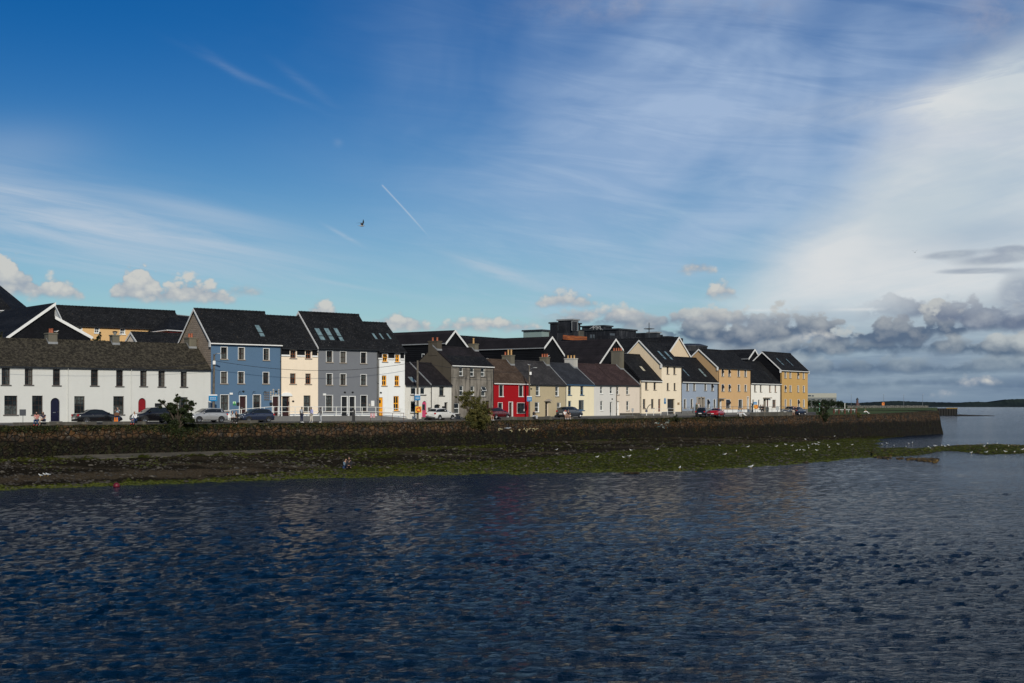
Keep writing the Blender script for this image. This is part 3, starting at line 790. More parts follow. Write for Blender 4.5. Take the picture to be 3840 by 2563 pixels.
m = MB(); m.box(u0, ua[0]-.01, -.06, -.003, 0, z1); m.box(ua[1]+.01, ub[0]-.01, -.06, -.003, 0, z1); m.box(ub[1]+.01, u1, -.06, -.003, 0, z1); m.box(ua[0]-.01, ub[1]+.01, -.06, -.003, ua[3]+.01, z1-.001)
m.build('door_surround', SILL, h.root)
h = House('townhouse', 'tan three storey house with tan gable and white bargeboard', 'house', 2692, 2815, 1547, (2693, 1378), (2627, 1312.5), 3.6, W_TAN, SLATE, side_l=W_TAN_SHADE, line=L2, group=GR, ov=.22, vl=.2, vr=.08)
for a, c, op in (((1290, 690, 1320, 790), 'f', 1), ((1385, 697, 1415, 792), 's', 1), ((1515, 700, 1545, 795), 'f', 0), ((1610, 703, 1640, 797), 'f', 0), ((1290, 905, 1325, 1000), 's', 1), ((1387, 907, 1418, 1000), 's', 1), ((1518, 910, 1548, 1000), 'f', 0), ((1612, 912, 1640, 1002), 'l', 0)):
    h.window(c7, *a, curtain=c, opened=bool(op), **nk)
h.window(c7, 1352, 1118, 1412, 1235, curtain='s', opened=True, **{**nk, 'cols': 2}); h.window(c7, 1528, 1118, 1583, 1232, curtain='r', **{**nk, 'cols': 1, 'rows': 1})
h.door(c7, 1258, 1112, 1290, BLKD, r=.4, reveal=WHITE_TRIM, step=False); h.door(c7, 1648, 1080, 1672, GREYFR, r=.25, arch=.4, reveal=WHITE_TRIM, surround=WHITE_TRIM, step=False, light=(.1, .9, .2, .9))
h.finish(plinth=W_WHITE, plinth_h=.5, gutter=BLACK_TRIM, fascia=WHITE_TRIM, barge_l=True, pipes=((2693.5, BLACK_TRIM), (2813.5, BLACK_TRIM)))
h.box('door_hood', c7, 1255, 1096, 1312, 1110, SILL, .5)
hO = h
h = House('terraced_house', 'warm white house between the tan and the golden yellow houses', 'house', 2815, 2927.5, 1547, (2818, 1436.3), (2849, 1361), 4.2, W_WARMWHITE, SLATE, line=L2, group=GR, ov=.2)
vk = dict(cols=1, rows=2, fr=DARKFR, sill=SILL, r=.16, fw=.06)
for a, c in (((210, 805, 240, 912), 's'), ((305, 807, 333, 915), 's'), ((182, 1042, 208, 1160), 'f'), ((275, 1045, 300, 1165), 'l')): h.window(c8, *a, curtain=c, **vk)
for a in ((455, 812, 482, 917), (545, 815, 572, 918), (508, 1045, 566, 1165)): h.window(c8, *a, curtain='f', **{**vk, 'fr': BROWNFR, 'cols': 2 if a[0] == 508 else 1})
h.door(c8, 362, 1027, 400, BLKD, r=.45, reveal=SILL, step=False); h.door(c8, 417, 1027, 436, REDFR, r=.3, reveal=REDFR, step=False)
h.finish(plinth=W_WHITE, plinth_h=.4, gutter=WHITE_TRIM, pipes=((2925.5, BLACK_TRIM),))
h.skylight(c8, 343, 582, 497, 712, split=True, glass=flat('dark_roof_window', (.03, .035, .04), .2)); h.box('door_hood', c8, 352, 1006, 462, 1022, SILL, .5)
h = House('townhouse', 'golden yellow three storey house at the right end of the row', 'house', 2927.5, 3029, 1544.5, (2930, 1387), (2862, 1322.5), 3.7, W_YELLOW, SLATE, side_l=CLAD, line=L2, group=GR, ov=.25, vl=.22, vr=.2)
for a, c, op in (((703, 582, 733, 688), 's', 0), ((785, 587, 812, 690), 'l', 0), ((912, 593, 940, 697), 't', 1), ((1003, 597, 1028, 702), 'f', 0), ((706, 812, 733, 915), 'f', 1), ((786, 813, 815, 915), 's', 0), ((915, 815, 940, 918), 'f', 0), ((1005, 820, 1030, 922), 's', 0), ((708, 1040, 733, 1160), 'f', 0), ((790, 1042, 815, 1155), 'f', 0), ((920, 1042, 948, 1165), 'l', 1), ((1008, 1042, 1030, 1168), 'f', 0)):
    h.window(c8, *a, curtain=c, opened=bool(op), **nk)
h.finish(plinth=CONC, plinth_h=.5, gutter=WHITE_TRIM, barge_l=True, barge_r=True, pipes=((2929, BLACK_TRIM),))
h.skylight(c8, 557, 362, 710, 487, split=True); h.skylight(c8, 714, 375, 862, 497, split=True)
hQ = h
# ------------------------------------------------------------------ buildings behind the row
GB = 'buildings behind the row'
def gable_front(label, line, d, prof, length, wall_f, wall_s, roof, slopes, barge=True, group=GB, name='building', base=H-1.5, th=.14, ov=.2, wins=(), win_line=()):
    """front polygon in the plane d metres behind the row; prof: photo points of its top edge left to right; slopes: indices of edges that carry roof"""
    pts = [line.uz(px, py, d) for px, py in prof]
    a = line.a+line.w*d+line.u*pts[0][0]
    root = thing(name, label, 'house' if name == 'house' else 'building', (a.x, a.y, base), math.atan2(line.u.y, line.u.x), group)
    q = [(u-pts[0][0], z-base) for u, z in pts]
    m = MB()
    poly = [(q[0][0], -.5)]+q+[(q[-1][0], -.5)]
    m.face([(x, 0, z) for x, z in poly[::-1]], 0)
    m.face([(x, length, z) for x, z in poly], 1)
    m.quad((q[0][0], length, -.5), (q[0][0], 0, -.5), (q[0][0], 0, q[0][1]), (q[0][0], length, q[0][1]), 1)
    m.quad((q[-1][0], 0, -.5), (q[-1][0], length, -.5), (q[-1][0], length, q[-1][1]), (q[-1][0], 0, q[-1][1]), 1)
    for i in range(len(q)-1):
        if i not in slopes: m.quad((q[i][0], 0, q[i][1]), (q[i][0], length, q[i][1]), (q[i+1][0], length, q[i+1][1]), (q[i+1][0], 0, q[i+1][1]), 1)
    m.build('wall', [wall_f, wall_s], root)
    m = MB(); b = MB()
    for i in slopes:
        (xa, za), (xb, zb) = q[i], q[i+1]
        k = (zb-za)/(xb-xa)
        x0 = xa-(ov if za < zb else 0); z0 = za+(x0-xa)*k; x1 = xb+(ov if zb < za else 0); z1 = zb+(x1-xb)*k
        m.prism([(x0, z0+.02), (x1, z1+.02), (x1, z1+th+.02), (x0, z0+th+.02)], 'y', -.18, length+.1)
        b.prism([(x0, z0-.16), (x1, z1-.16), (x1, z1+th+.06), (x0, z0+th+.06)], 'y', -.24, -.184)
    o = m.build('roof', roof, root)
    if barge: b.build('bargeboard', WHITE_TRIM, root)
    g = MB(); i = slopes[0]; x0 = q[i][0]-ov
    k = (q[i+1][1]-q[i][1])/(q[i+1][0]-q[i][0]); z0 = q[i][1]-ov*k
    g.box(x0-.1, x0-.003, -.18, length, z0-.02, z0+.12); g.build('gutter', LEAD if barge else BLACK_TRIM, root)
    for y0, z0, wd, hh in wins:     # windows in the long left wall: (distance back, height of head below eave, width, height)
        zt = q[0][1]-z0; m = MB()
        m.box(-.04, -.003, y0, y0+wd, zt-hh, zt); w = m.build('window', WHITEFR, root)
        m = MB(); m.box(-.05, -.042, y0+.08, y0+wd-.08, zt-hh+.08, zt-.08); m.build('pane', GLASS, w)
    return root, o, q
class _B: pass
gable_front('dark slate clad building with white edged split roof, behind the navy door cottage', L1, 13.0, [(26, 1268), (207, 1141), (204, 1192), (340, 1267)], 16, CLAD, CLAD, SLATE, (0, 2))
gable_front('slate clad gabled building behind the small white houses and the cement house', L2, 15.0, [(1671, 1286), (1703.5, 1243), (1752, 1306)], 26, CLAD, CLAD, SLATE_P, (0, 1), wins=((4, 1.5, .5, 1.0), (12, 1.5, .5, 1.0)))
gable_front('slate clad building with white gable edge, behind the red and khaki houses', L2, 13.0, [(2040, 1303.5), (2067.5, 1266.5), (2111, 1332)], 30, CLAD, CLAD, SLATE_P, (0, 1), wins=((11, 1.5, .6, 1.4), (16, 1.5, .6, 1.4)))
gable_front('steep slate roofed building behind the pale grey and pink houses', L2, 11.5, [(2243, 1369), (2306, 1275), (2332, 1312)], 17, CLAD, CLAD, SLATE_P, (0, 1))
gable_front('cream gabled building with a wide slate roof, behind the tall cream gabled house', L2, 12.5, [(2508, 1320), (2543.5, 1267), (2592, 1349)], 34, W_CREAM2_SHADE, CLAD, SLATE, (0, 1))
gable_front('small dark gable crossing behind the tan house', L2, 8.0, [(2806, 1345), (2827.5, 1313), (2840, 1334)], 22, CLAD, CLAD, SLATE, (0, 1))
def plain(label, xl, xr, yb, eave, ridge, hd, wall, roof, line, d, **k):
    sides = {q: k.pop(q) for q in ('side_l', 'side_r') if q in k}; op = k.pop('op', ())
    h = House('building', label, 'building', xl, xr, yb, eave, ridge, hd, wall, roof, line=line, d=d, group=GB, ov=.2, vl=.12, **sides)
    for a, cur in op: h.window(c0, *a, cols=2, rows=2, fr=WHITEFR, surround=WHITE_TRIM, curtain=cur, sill=WHITE_TRIM)
    h.finish(**k); return h
h = plain('long light orange building with slate roof, behind the cottages', 243, 690, 1545, (262, 1219), (216, 1150.5), 2.7, W_ORANGE, SLATE, L1, 30.0, side_l=W_PALEG, barge_l=True, fascia=SILL,
      op=(((845, 487, 902, 545), 'f'), ((1042, 492, 1094, 556), 'l'), ((1324, 505, 1374, 570), '')))
plain('low slate roof with a pinkish gable, in front of the dull red building', 517, 705, 1550, (517, 1287), (500, 1250.5), 1.7, W_PINK, SLATE, L1, 11.0, barge_l=True)
plain('long dark slate roof behind the cement house', 1735, 2010, 1545, (1760, 1318), (1740, 1264), 4.5, CLAD, SLATE, L2, 48.0)
plain('slate roof between the cream rear gable and the tan house', 2592, 2700, 1545, (2600, 1352), (2600, 1322), 3.0, CLAD, SLATE, L2, 15.0)
plain('slate roof left of the golden yellow house', 2840, 2905, 1545, (2850, 1362), (2845, 1332.5), 3.0, CLAD, SLATE, L2, 14.5)
# hipped buildings
def hip(label, A, B, C, D, E, G, wall, z0=H-1.5):
    A, B, C, D, E, G = [(q[0], q[1], q[2]*.91) for q in (A, B, C, D, E, G)]
    c = P(*E); root = thing('building', label, 'building', (c.x, c.y, z0), 0, GB)
    L = lambda p: P(*p)-Vector((c.x, c.y, z0))
    m = MB()
    m.face([L(D), L(E), L(B), L(A)]); m.face([L(E), L(G), L(C), L(B)])
    back = (L(D)+L(G))-L(E); m.face([L(A), L(B), L(C), (L(C)+back)/2, back])
    o = m.build('roof', SLATE, root)
    dn = lambda p, k=.03: Vector((p.x*.97+.0, p.y*.97+.25, 0))
    m = MB()
    for p, q in ((D, E), (E, G)):
        a, b = L(p), L(q); ins = Vector((0, .35, -.02))
        a, b = a+ins, b+ins
        m.quad((a.x, a.y, -.5), (b.x, b.y, -.5), b, a)
    m.build('wall', wall, root)
    m = MB()
    for p, q in ((D, E), (E, G)): m.bar(L(p)+Vector((0, -.04, -.06)), L(q)+Vector((0, -.04, -.06)), .07, 5)
    m.build('gutter', WHITE_TRIM, root)
    m = MB()
    for p, q in ((A, B), (B, C)): m.bar(L(p)+Vector((0, 0, .05)), L(q)+Vector((0, 0, .05)), .08, 5)
    m.build('ridge_capping', LEAD, o)
    return root
hip('dull red building with a hipped slate roof and roof light, left of the blue house', (579, 1188, 29.5), (640, 1181, 30.6), (735, 1191, 29.8), (512, 1252, 31.2), (628, 1237.5, 32.3), (745, 1245, 31.4), W_REDD)
hip('dark steep hipped roof in the upper left corner', (-240, 1060, 29), (-90, 1022, 29.5), (-60, 1022, 29), (-300, 1166, 30), (48, 1164, 31), (112, 1162, 29), W_PALEG)

# modern dark apartment complex
DKPANEL = render_paint('dark_cladding_panel', (.012, .013, .017), .3, rough=.6)
DKTRIM = flat('dark_metal_trim', (.03, .033, .038), .5)
TEALP = render_paint('pale_teal_panel', (.22, .29, .28), .2, rough=.6)
WOODP = None
def wood():
    m, t, b = newmat('orange_timber_boards'); o = ocoord(t); x, y, z = sep(t, o)
    v = nz(t, comb(t, x*.5, y*.5, z*9), 1.0, 3)
    link(t, mixc(t, v.ss(.4, .6), (.35, .10, .02), (.16, .04, .01)), b.inputs['Base Color']); return m
WOODP = wood()
D8 = 42.0
za = H-1.5
u00, _ = L2.uz(1960, 1300, D8)
aa = L2.a+L2.w*D8+L2.u*u00
block = thing('apartment_complex', 'dark flat roofed apartment complex with stepped blocks, tower and orange timber screen on the skyline', 'building', (aa.x, aa.y, za), math.atan2(L2.u.y, L2.u.x), GB)
def bx(name, x0, x1, yt, mat, d=0.0, dep=8.0, yb=None, cap=None, par=None):
    (X0, Y0), (X1, _) = c9(x0, yt), c9(x1, yt)
    if par is None and name in ('block', 'tower', 'teal_block') and dep > 1:
        ss_ = L2.s(X1, D8+d)*.82; sh = min(dep*ss_, .72*(X1-X0)); dep = sh/ss_; X0 = X0+sh
    ua, z = L2.uz(X0, Y0, D8+d); ub, _ = L2.uz(X1, Y0, D8+d)
    zb = 0 if yb is None else L2.uz(X0, c9(x0, yb)[1], D8+d)[1]-za
    m = MB(); m.box(ua-u00, ub-u00, d, d+dep, zb, z-za); o = m.build(name, mat, par or block)
    if cap:
        m = MB(); m.box(ua-u00-.25, ub-u00+.25, d-.25, d+dep+.25, z-za+.002, z-za+.3); m.build('roof_edge', cap, block)
    return o
bx('teal_block', 182, 465, 240, TEALP, 4, 10, cap=DKTRIM)
bx('block', 478, 566, 158, DKPANEL, 8, 7, cap=DKTRIM)
bx('tower', 568, 790, 122, DKPANEL, 5.5, 7, cap=LEAD)
bx('block', 792, 812, 168, DKPANEL, 8, 5, cap=DKTRIM)
o = bx('tower_window', 720, 782, 128, LEAD, 5.3, .15, yb=236); bx('pane', 728, 775, 134, DKPANEL, 5.15, .12, yb=230, par=o)
bx('block', 440, 850, 232, CONC_D, 7, 8)
bx('block', 470, 700, 262, DKPANEL, 2, 5)
bx('block', 795, 860, 225, DKPANEL, 7.2, 6)
bx('timber_screen', 625, 884, 285, WOODP, 1.2, .15, yb=334)
bx('block', 590, 1010, 335, DKPANEL, 1.5, 6)
bx('block', 835, 1160, 190, DKPANEL, 9, 8, cap=DKTRIM)
bx('block', 860, 1425, 226, DKPANEL, 3, 9, cap=DKTRIM)
bx('block', 1010, 1700, 288, DKPANEL, .5, 3); bx('block', 1700, 1840, 296, DKPANEL, .5, 2)
bx('block', 1426, 1560, 260, DKPANEL, 4, 3)
bx('block', 1560, 1690, 262, DKTRIM, 5, 5, cap=LEAD); bx('block', 1690, 1720, 282, DKPANEL, 4.5, 6); bx('block', 1720, 1808, 298, DKPANEL, 4, 6)
bx('block', 1840, 1942, 318, DKPANEL, 2, 1.5)
for x0, x1, y0, y1, d in ((917, 941, 278, 320, 2.9), (947, 971, 278, 320, 2.9), (1135, 1192, 262, 312, 2.9), (652, 690, 420, 490, 1.4), (728, 766, 420, 490, 1.4)):
    o = bx('window', x0, x1, y0, WHITEFR if d < 2 else DKTRIM, d-.1, .1, yb=y1); bx('pane', x0+5, x1-3, y0+4, flat('reflecting_pane', (.06, .075, .09), .1), d-.16, .05, yb=y1-4, par=o)
bx('block', 600, 690, 490, TEALP, -2, 4)
# roof truss
m = MB(); ux = lambda x: L2.uz(c9(x, 200)[0], 1220, D8+2.6)[0]-u00; zy = lambda y: L2.uz(c9(950, 200)[0], c9(0, y)[1], D8+2.6)[1]-za
for (xa, ya), (xb, yb) in (((905, 222), (960, 182)), ((960, 182), (1050, 222)), ((945, 182), (945, 226)), ((985, 180), (985, 226)), ((1022, 180), (1022, 222)), ((925, 208), (1035, 208)), ((945, 182), (1022, 182)), ((945, 208), (985, 182)), ((985, 208), (1022, 182))):
    m.bar((ux(xa), 2.4, zy(ya)), (ux(xb), 2.4, zy(yb)), .07, 4)
m.build('roof_truss', LEAD, block)
# dark tank
c = PZ(2586, L2.s(2586, 38), H-1.5); t = thing('storage_tank', 'low round dark tank seen between the rear cream gable and the tan house', 'tank', c, 0)
zt = P(2586, 1304, L2.s(2586, 38)).z-c.z
m = MB(); m.lathe([(3.9, 0), (3.9, zt), (3.6, zt+.05)], n=28); m.build('tank_wall', DKPANEL, t, smooth=False)
m = MB(); m.lathe([(4.05, zt+.06), (4.05, zt+.3), (2.5, zt+.75), (.001, zt+.9)], n=28); m.build('tank_roof', DKTRIM, t)
# mast with a cross arm
s = L2.s(2434, 30); c = PZ(2434, s, P(2434, 1252, s).z); t = thing('roof_mast', 'thin grey mast with a pointed cross arm on the dark skyline roofs', 'mast', c, L2.u.angle_signed(Vector((1, 0)))*0)
hh = (1252-1211)/s; wd = 20/s; m = MB(); m.bar((0, 0, -1.5), (0, 0, hh), .13, 6, r2=.07); m.build('pole', DKTRIM, t)
zc = (1252-1234)/s; m = MB(); m.bar((-wd, 0, zc), (0, 0, zc), .06, 6, r2=.17); m.bar((0, 0, zc), (wd, 0, zc), .17, 6, r2=.06); m.build('cross_arm', DKTRIM, t)
m = MB()
for e in (-1, 1): m.bar((e*wd*.9, 0, zc), (0, 0, hh*.92), .012, 3)
m.build('stay_wire', LEAD, t)
# industrial shed far right
SHEDW = render_paint('pale_shed_cladding', (.34, .34, .30), .1, rough=.6); SHEDG = render_paint('grey_shed_cladding', (.16, .17, .17), .1, rough=.6)
sI = 7.0; a = P(2960, 1530, sI); root = thing('industrial_shed', 'large two tone grey industrial shed beyond the bushes', 'building', (a.x, a.y, H-1.5), 0)
W = (3137-2960)/sI; z1 = (1530-1475)/sI+.3; zm = (1530-1491.5)/sI+.3
m = MB(); m.box(0, W, 0, 40, zm+.01, z1); m.build('upper_wall', SHEDW, root)
m = MB(); m.box(.05, W-.05, .05, 39.9, -.5, zm); m.build('lower_wall', SHEDG, root)
m = MB(); x0 = (3083-2960)/sI; x1 = (3116-2960)/sI; m.box(x0, x1, -.1, .04, -.4, zm-.7); m.build('loading_door', flat('shed_door', (.10, .11, .12), .6), root)
for x0, x1, y0, y1 in ((3030, 3041, 1482, 1487), (3044, 3052, 1483, 1487), (3043, 3052, 1497.5, 1500.5), (3069, 3078, 1497.5, 1500.5)):
    m = MB(); k = (1530-y1)/sI+.3; m.box((x0-2960)/sI, (x1-2960)/sI, -.08, -.003, k, k+(y1-y0)/sI); m.build('window', flat('dark_far_pane', (.03, .05, .08), .2), root)
# ------------------------------------------------------------------ ground, quay wall, beach, water
def struct(name, mb, mat, smooth=False):
    o = mb.build(name, mat, smooth=smooth); o['kind'] = 'structure'; return o
def grid_mesh(rows, name, mat, smooth=True, attr=None):
    m = MB(); n = len(rows[0]); 
    for r in rows:
        for p in r: m.v.append(tuple(p[:3]))
    for i in range(len(rows)-1):
        for k in range(n-1):
            m.f.append([i*n+k, i*n+k+1, (i+1)*n+k+1, (i+1)*n+k]); m.m.append(0)
    o = m.build(name, mat, smooth=smooth)
    if attr:
        a = o.data.attributes.new(attr, 'FLOAT', 'POINT'); a.data.foreach_set('value', [p[3] for r in rows for p in r])
    return o
def fbm(x, y, z=0.0, o=4):
    return noise.fractal(Vector((x, y, z)), 1.0, 2.0, o)
def grass_mat(name, c, c2, sc=.5):
    m, t, b = newmat(name); o = ocoord(t)
    a = nz(t, o, sc, 6, .65); d = nz(t, o, sc*9, 4, .6)
    col = mixc(t, a.ss(.35, .65), c, c2); col = mixc(t, d.ss(.5, .8)*.5, col, [v*.5 for v in c])
    link(t, col, b.inputs['Base Color']); b.inputs['Roughness'].default_value = .9; b.inputs['Specular IOR Level'].default_value = .1
    bump(t, b, d, .6, .1); return m
GRASS = grass_mat('field_grass', (.040, .075, .020), (.085, .095, .030), .15)
# land behind the wall, fan of stations
rows = []
pxs = [-700, -420]+list(range(-300, 3500, 60))+[3515]
for f_ in (0.0, .15, .35, .6, 1.0, 1.2, 2.0, 5, 12, 30, 80):
    row = []
    for px in pxs:
        if px > 3034:
            sa = sW(px); ya = F/sa+.3
            y = lerp(ya, 905, (f_/80)**.45)
            s = F/y; z = table(WTOP, px)-.02 if f_ == 0 else lerp(table(WTOP, px)-.02, H-1.2, min(1, (y-ya)/18))
        else:
            sf = FL(px).s(px); ya = F/sW(px)+.3; yb = F/sf
            y = lerp(ya, yb, f_) if f_ <= 1 else yb+(905-yb)*((f_-1)/79)**.6
            s = F/y; z = road_z(px, s) if f_ <= 1 else table(FROAD, px)
        p = PZ(px, s, z); row.append((p.x, p.y, p.z-(.02 if f_ > 0 else 0)))
    rows.append(row)
g = grid_mesh(rows, 'ground', GRASS); g['kind'] = 'structure'
rows = []
for f_ in (0, .1, .25, .45, .7, 1.0, 1.15):
    row = []
    for px in [-420]+list(range(-360, 3090, 30)):
        sf = FL(px).s(px); ya = F/sW(px)+.35; yb = F/sf
        s = F/lerp(ya, yb, f_); p = PZ(px, s, road_z(px, s) if f_ <= 1 else table(FROAD, px)); row.append(p)
    rows.append(row)
def asphalt():
    m, t, b = newmat('worn_asphalt'); o = ocoord(t)
    col = mixc(t, nz(t, o, .25, 6, .6).ss(.35, .7), (.040, .040, .041), (.075, .073, .070)); col = mixc(t, nz(t, o, 9, 3).ss(.5, .8)*.5, col, (.10, .10, .095))
    link(t, col, b.inputs['Base Color']); b.inputs['Roughness'].default_value = .9; return m
r_ = grid_mesh(rows, 'road', asphalt()); r_['kind'] = 'structure'; r_.location.z = .006
# raised pavements
def pavement(pts, line, dmax, name='pavement', mat=CONC):
    """pts: (px, top z)"""
    m = MB(); prev = None
    for px, z in pts:
        s0 = line.s(px, -.0)
        u, _ = line.uz(px, 1500, -dmax)
        a = line.a+line.u*u-line.w*(-.35); b = line.a+line.u*u-line.w*dmax
        cur = [(a.x, a.y, z), (b.x, b.y, z), (b.x, b.y, z-.8), (b.x, b.y, z-.06)]
        if prev:
            m.quad(prev[1], cur[1], cur[0], prev[0]); m.quad(prev[2], cur[2], cur[1], prev[1])
        else: m.quad((a.x, a.y, z-.8), cur[2], cur[1], cur[0])
        prev = cur
    a = prev; m.quad(a[2], (a[0][0], a[0][1], a[0][2]-.8), a[0], a[1])
    return struct(name, m, mat)
PAV1 = [(835, H-1.72), (900, H-1.5), (1030, H-1.20), (1250, H-1.20), (1440, H-1.24), (1510, H-1.45), (1545, H-1.70)]
pavement(PAV1, L1, 1.7)
PAV2 = [(2480, H-1.5), (2530, H-1.32), (2600, H-1.26), (2815, H-1.18), (3030, H-1.12)]
pavement(PAV2, L2, 2.0)
pavement([(-300, H-1.70), (835, H-1.70)], L1, .9)
pavement([(1530, H-1.66), (1900, H-1.55), (2380, H-1.49)], L2, .8)

def wall_mat():
    m, t, b = newmat('quay_masonry'); o = ocoord(t); x, y, z = sep(t, o)
    along = x*.70+y*.72
    wob = nz(t, o, .9, 3)
    fin = along.ss(-30, 30)*.9+.75
    v = comb(t, along*fin+wob*.6, z*(fin*1.35)+wob*.4, 0.0)
    def vor(feat, sc):
        n = t.nodes.new('ShaderNodeTexVoronoi'); n.voronoi_dimensions = '2D'; n.feature = feat; n.inputs['Scale'].default_value = sc; n.inputs['Randomness'].default_value = .85
        link(t, v, n.inputs['Vector']); return n
    cells = vor('F1', 1.0); edge = vor('DISTANCE_TO_EDGE', 1.0)
    rgb = sep(t, N(t, cells.outputs['Color']))
    e = N(t, edge.outputs['Distance'])
    col = mixc(t, rgb[0].ss(.2, .9), (.016, .013, .008), (.052, .030, .013))
    col = mixc(t, rgb[1].ss(.84, .93)*.9, col, (.115, .055, .015))
    col = mixc(t, rgb[2].ss(.75, .85), col, (.034, .034, .032))
    big = nz(t, o, .10, 4)
    col = mixc(t, big.ss(.42, .62)*.75, col, mixc(t, nz(t, o, 3.5, 4, .7).ss(.4, .65), (.016, .015, .012), (.056, .054, .048)))
    col = mixc(t, nz(t, comb(t, x*.9, y*.9, z*.15), 1.0, 4).ss(.5, .75)*.7, col, (.012, .011, .008))
    col = mixc(t, nz(t, o, 5, 5, .7).ss(.4, .75)*.6, col, (.02, .017, .012))
    # warmer, finer masonry towards the seaward end: position along the quay
    sea = along.ss(5, 55)
    col = mixc(t, sea*nz(t, o, 1.6, 5, .7).ss(.42, .62)*.75, col, (.125, .066, .030))
    col = mixc(t, sea*nz(t, o, 2.8, 4, .7).ss(.56, .66)*.8, col, (.17, .15, .12))
    lich = nz(t, o, 2.1, 5, .75)
    col = mixc(t, lich.ss(.66, .72)*.6, col, (.12, .11, .09))
    joint = e.ss(.09, .02)
    col = mixc(t, joint*.85, col, (.006, .005, .004))
    # growth below the tide mark
    tide = (z+(nz(t, o, .5, 4)-.5)*1.6-sea*.35)
    wet = tide.ss(3.2, 2.5)
    green = mixc(t, nz(t, o, 1.4, 5, .7).ss(.5, .68), (.004, .004, .003), (.018, .022, .004))
    col = mixc(t, wet*.88, col, green)
    top = (z+(nz(t, o, 1.2, 4)-.5)*1.0).ss(4.25, 4.6)
    col = mixc(t, top*.8*(1-sea*.6), col, (.018, .022, .008))
    col = mixc(t, sea*-.30+.45, col, (.004, .0038, .0025))
    link(t, col, b.inputs['Base Color']); b.inputs['Roughness'].default_value = .88; b.inputs['Specular IOR Level'].default_value = .2
    hgt = e.ss(0.0, .12)*1.0+nz(t, o, 6, 4)*.25
    bump(t, b, hgt, .9, .12)
    return m
WALLM = wall_mat()
# polyline of the wall crest at regular steps
crest = []
px = -420.0
while px < 3520: crest.append((px, sW(px))); px += 6
crest.append((3520, 16.6))
cp = [PZ(a, s, table(WTOP, a)) for a, s in crest]
bases = [table(WBASE, a) for a, s in crest]
end_dir = Vector((math.sin(math.radians(-4)), math.cos(math.radians(-4)), 0))
nrow = 13; rows = [[] for _ in range(nrow+3)]
def wcol(p, nrm, zb, k):
    for r in range(nrow):
        f_ = r/(nrow-1); z = lerp(zb-.9, p.z, f_)
        out = (p.z-z)*.14
        bul = fbm(p.x*.9+3, p.y*.9, z*1.3)*.09+fbm(p.x*.12, p.y*.12, z*.2)*.15*(1-f_)
        q = Vector((p.x, p.y, 0))+nrm*(out+bul*(1 if r < nrow-1 else .4)); rows[r].append((q.x, q.y, z))
    q = Vector((p.x, p.y, 0))-nrm*.3; rows[nrow].append((q.x, q.y, p.z+.03+.10*fbm(p.x*.8, p.y*.8)))
    q = Vector((p.x, p.y, 0))-nrm*.7; rows[nrow+1].append((q.x, q.y, p.z+.02))
    rows[nrow+2].append((q.x, q.y, p.z-.8))
for i, p in enumerate(cp):
    a = cp[max(0, i-1)]; b = cp[min(len(cp)-1, i+1)]; d = (b-a); d.z = 0; d.normalize()
    n_ = Vector((d.y, -d.x, 0)).normalized()
    if i == len(cp)-1: n_ = (n_+Vector((.9, .1, 0))).normalized()*1.3
    wcol(p, n_, bases[i], i)
e = cp[-1]
for q in range(1, 60):
    p = e+end_dir*q*1.5; p.z = table(WTOP, 3520); wcol(p, Vector((1, .07, 0)).normalized(), table(WBASE, 3520), q)
qw = grid_mesh(rows, 'quay_wall', WALLM, smooth=False)
tag(qw, 'long rough stone quay wall with dark weed below the tide line', 'quay wall')

def beach_mat():
    m, t, b = newmat('foreshore_shingle_and_weed'); o = ocoord(t)
    at = t.nodes.new('ShaderNodeAttribute'); at.attribute_name = 'weed'; w = N(t, at.outputs['Fac'])
    n1 = nz(t, o, .6, 6, .7); n2 = nz(t, o, 4.5, 5, .75); n3 = nz(t, o, 1.7, 5, .7)
    col = mixc(t, n2.ss(.35, .65), (.006, .005, .003), (.032, .025, .015))
    col = mixc(t, nz(t, o, 9, 4, .7).ss(.60, .70)*.6, col, (.085, .072, .052))
    x, y, z = sep(t, o)
    col = mixc(t, (w*-1.0+(n1-.5)*.8).ss(.15, .6), col, mixc(t, n2.ss(.35, .65), (.030, .022, .013), (.105, .080, .050)))
    col = mixc(t, nz(t, comb(t, x*.05, y*.16, 3.0), 1, 3).ss(.50, .64)*n2.ss(.3, .6)*.85, col, (.085, .066, .042))
    weed = (w+(n1-.5)*1.5+(n2-.5)*.9).ss(.42, .60)
    gcol = mixc(t, n3.ss(.35, .65), (.016, .022, .003), (.064, .072, .006))
    gcol = mixc(t, n2.ss(.52, .72), gcol, (.016, .014, .006))
    gcol = mixc(t, nz(t, o, 7, 3, .7).ss(.62, .70)*.7, gcol, (.14, .13, .06))
    col = mixc(t, weed, col, gcol)
    link(t, col, b.inputs['Base Color']); b.inputs['Roughness'].default_value = .9; b.inputs['Specular IOR Level'].default_value = .03
    bump(t, b, n2+nz(t, o, 9, 4)*.5, 1.0, .12); return m
BEACHM = beach_mat()
WLINE = [(-420, 1852), (0, 1836), (440, 1822), (736, 1811), (1100, 1797), (1471, 1785), (1800, 1779), (2125, 1774), (2616, 1765), (2900, 1748), (3024, 1736), (3270, 1716), (3420, 1708), (3540, 1700)]
WEEDW = [(-420, .06), (0, .07), (700, .12), (1300, .26), (1900, .36), (2400, .50), (3000, .68), (3300, .9)]
rows = []
NT = 46
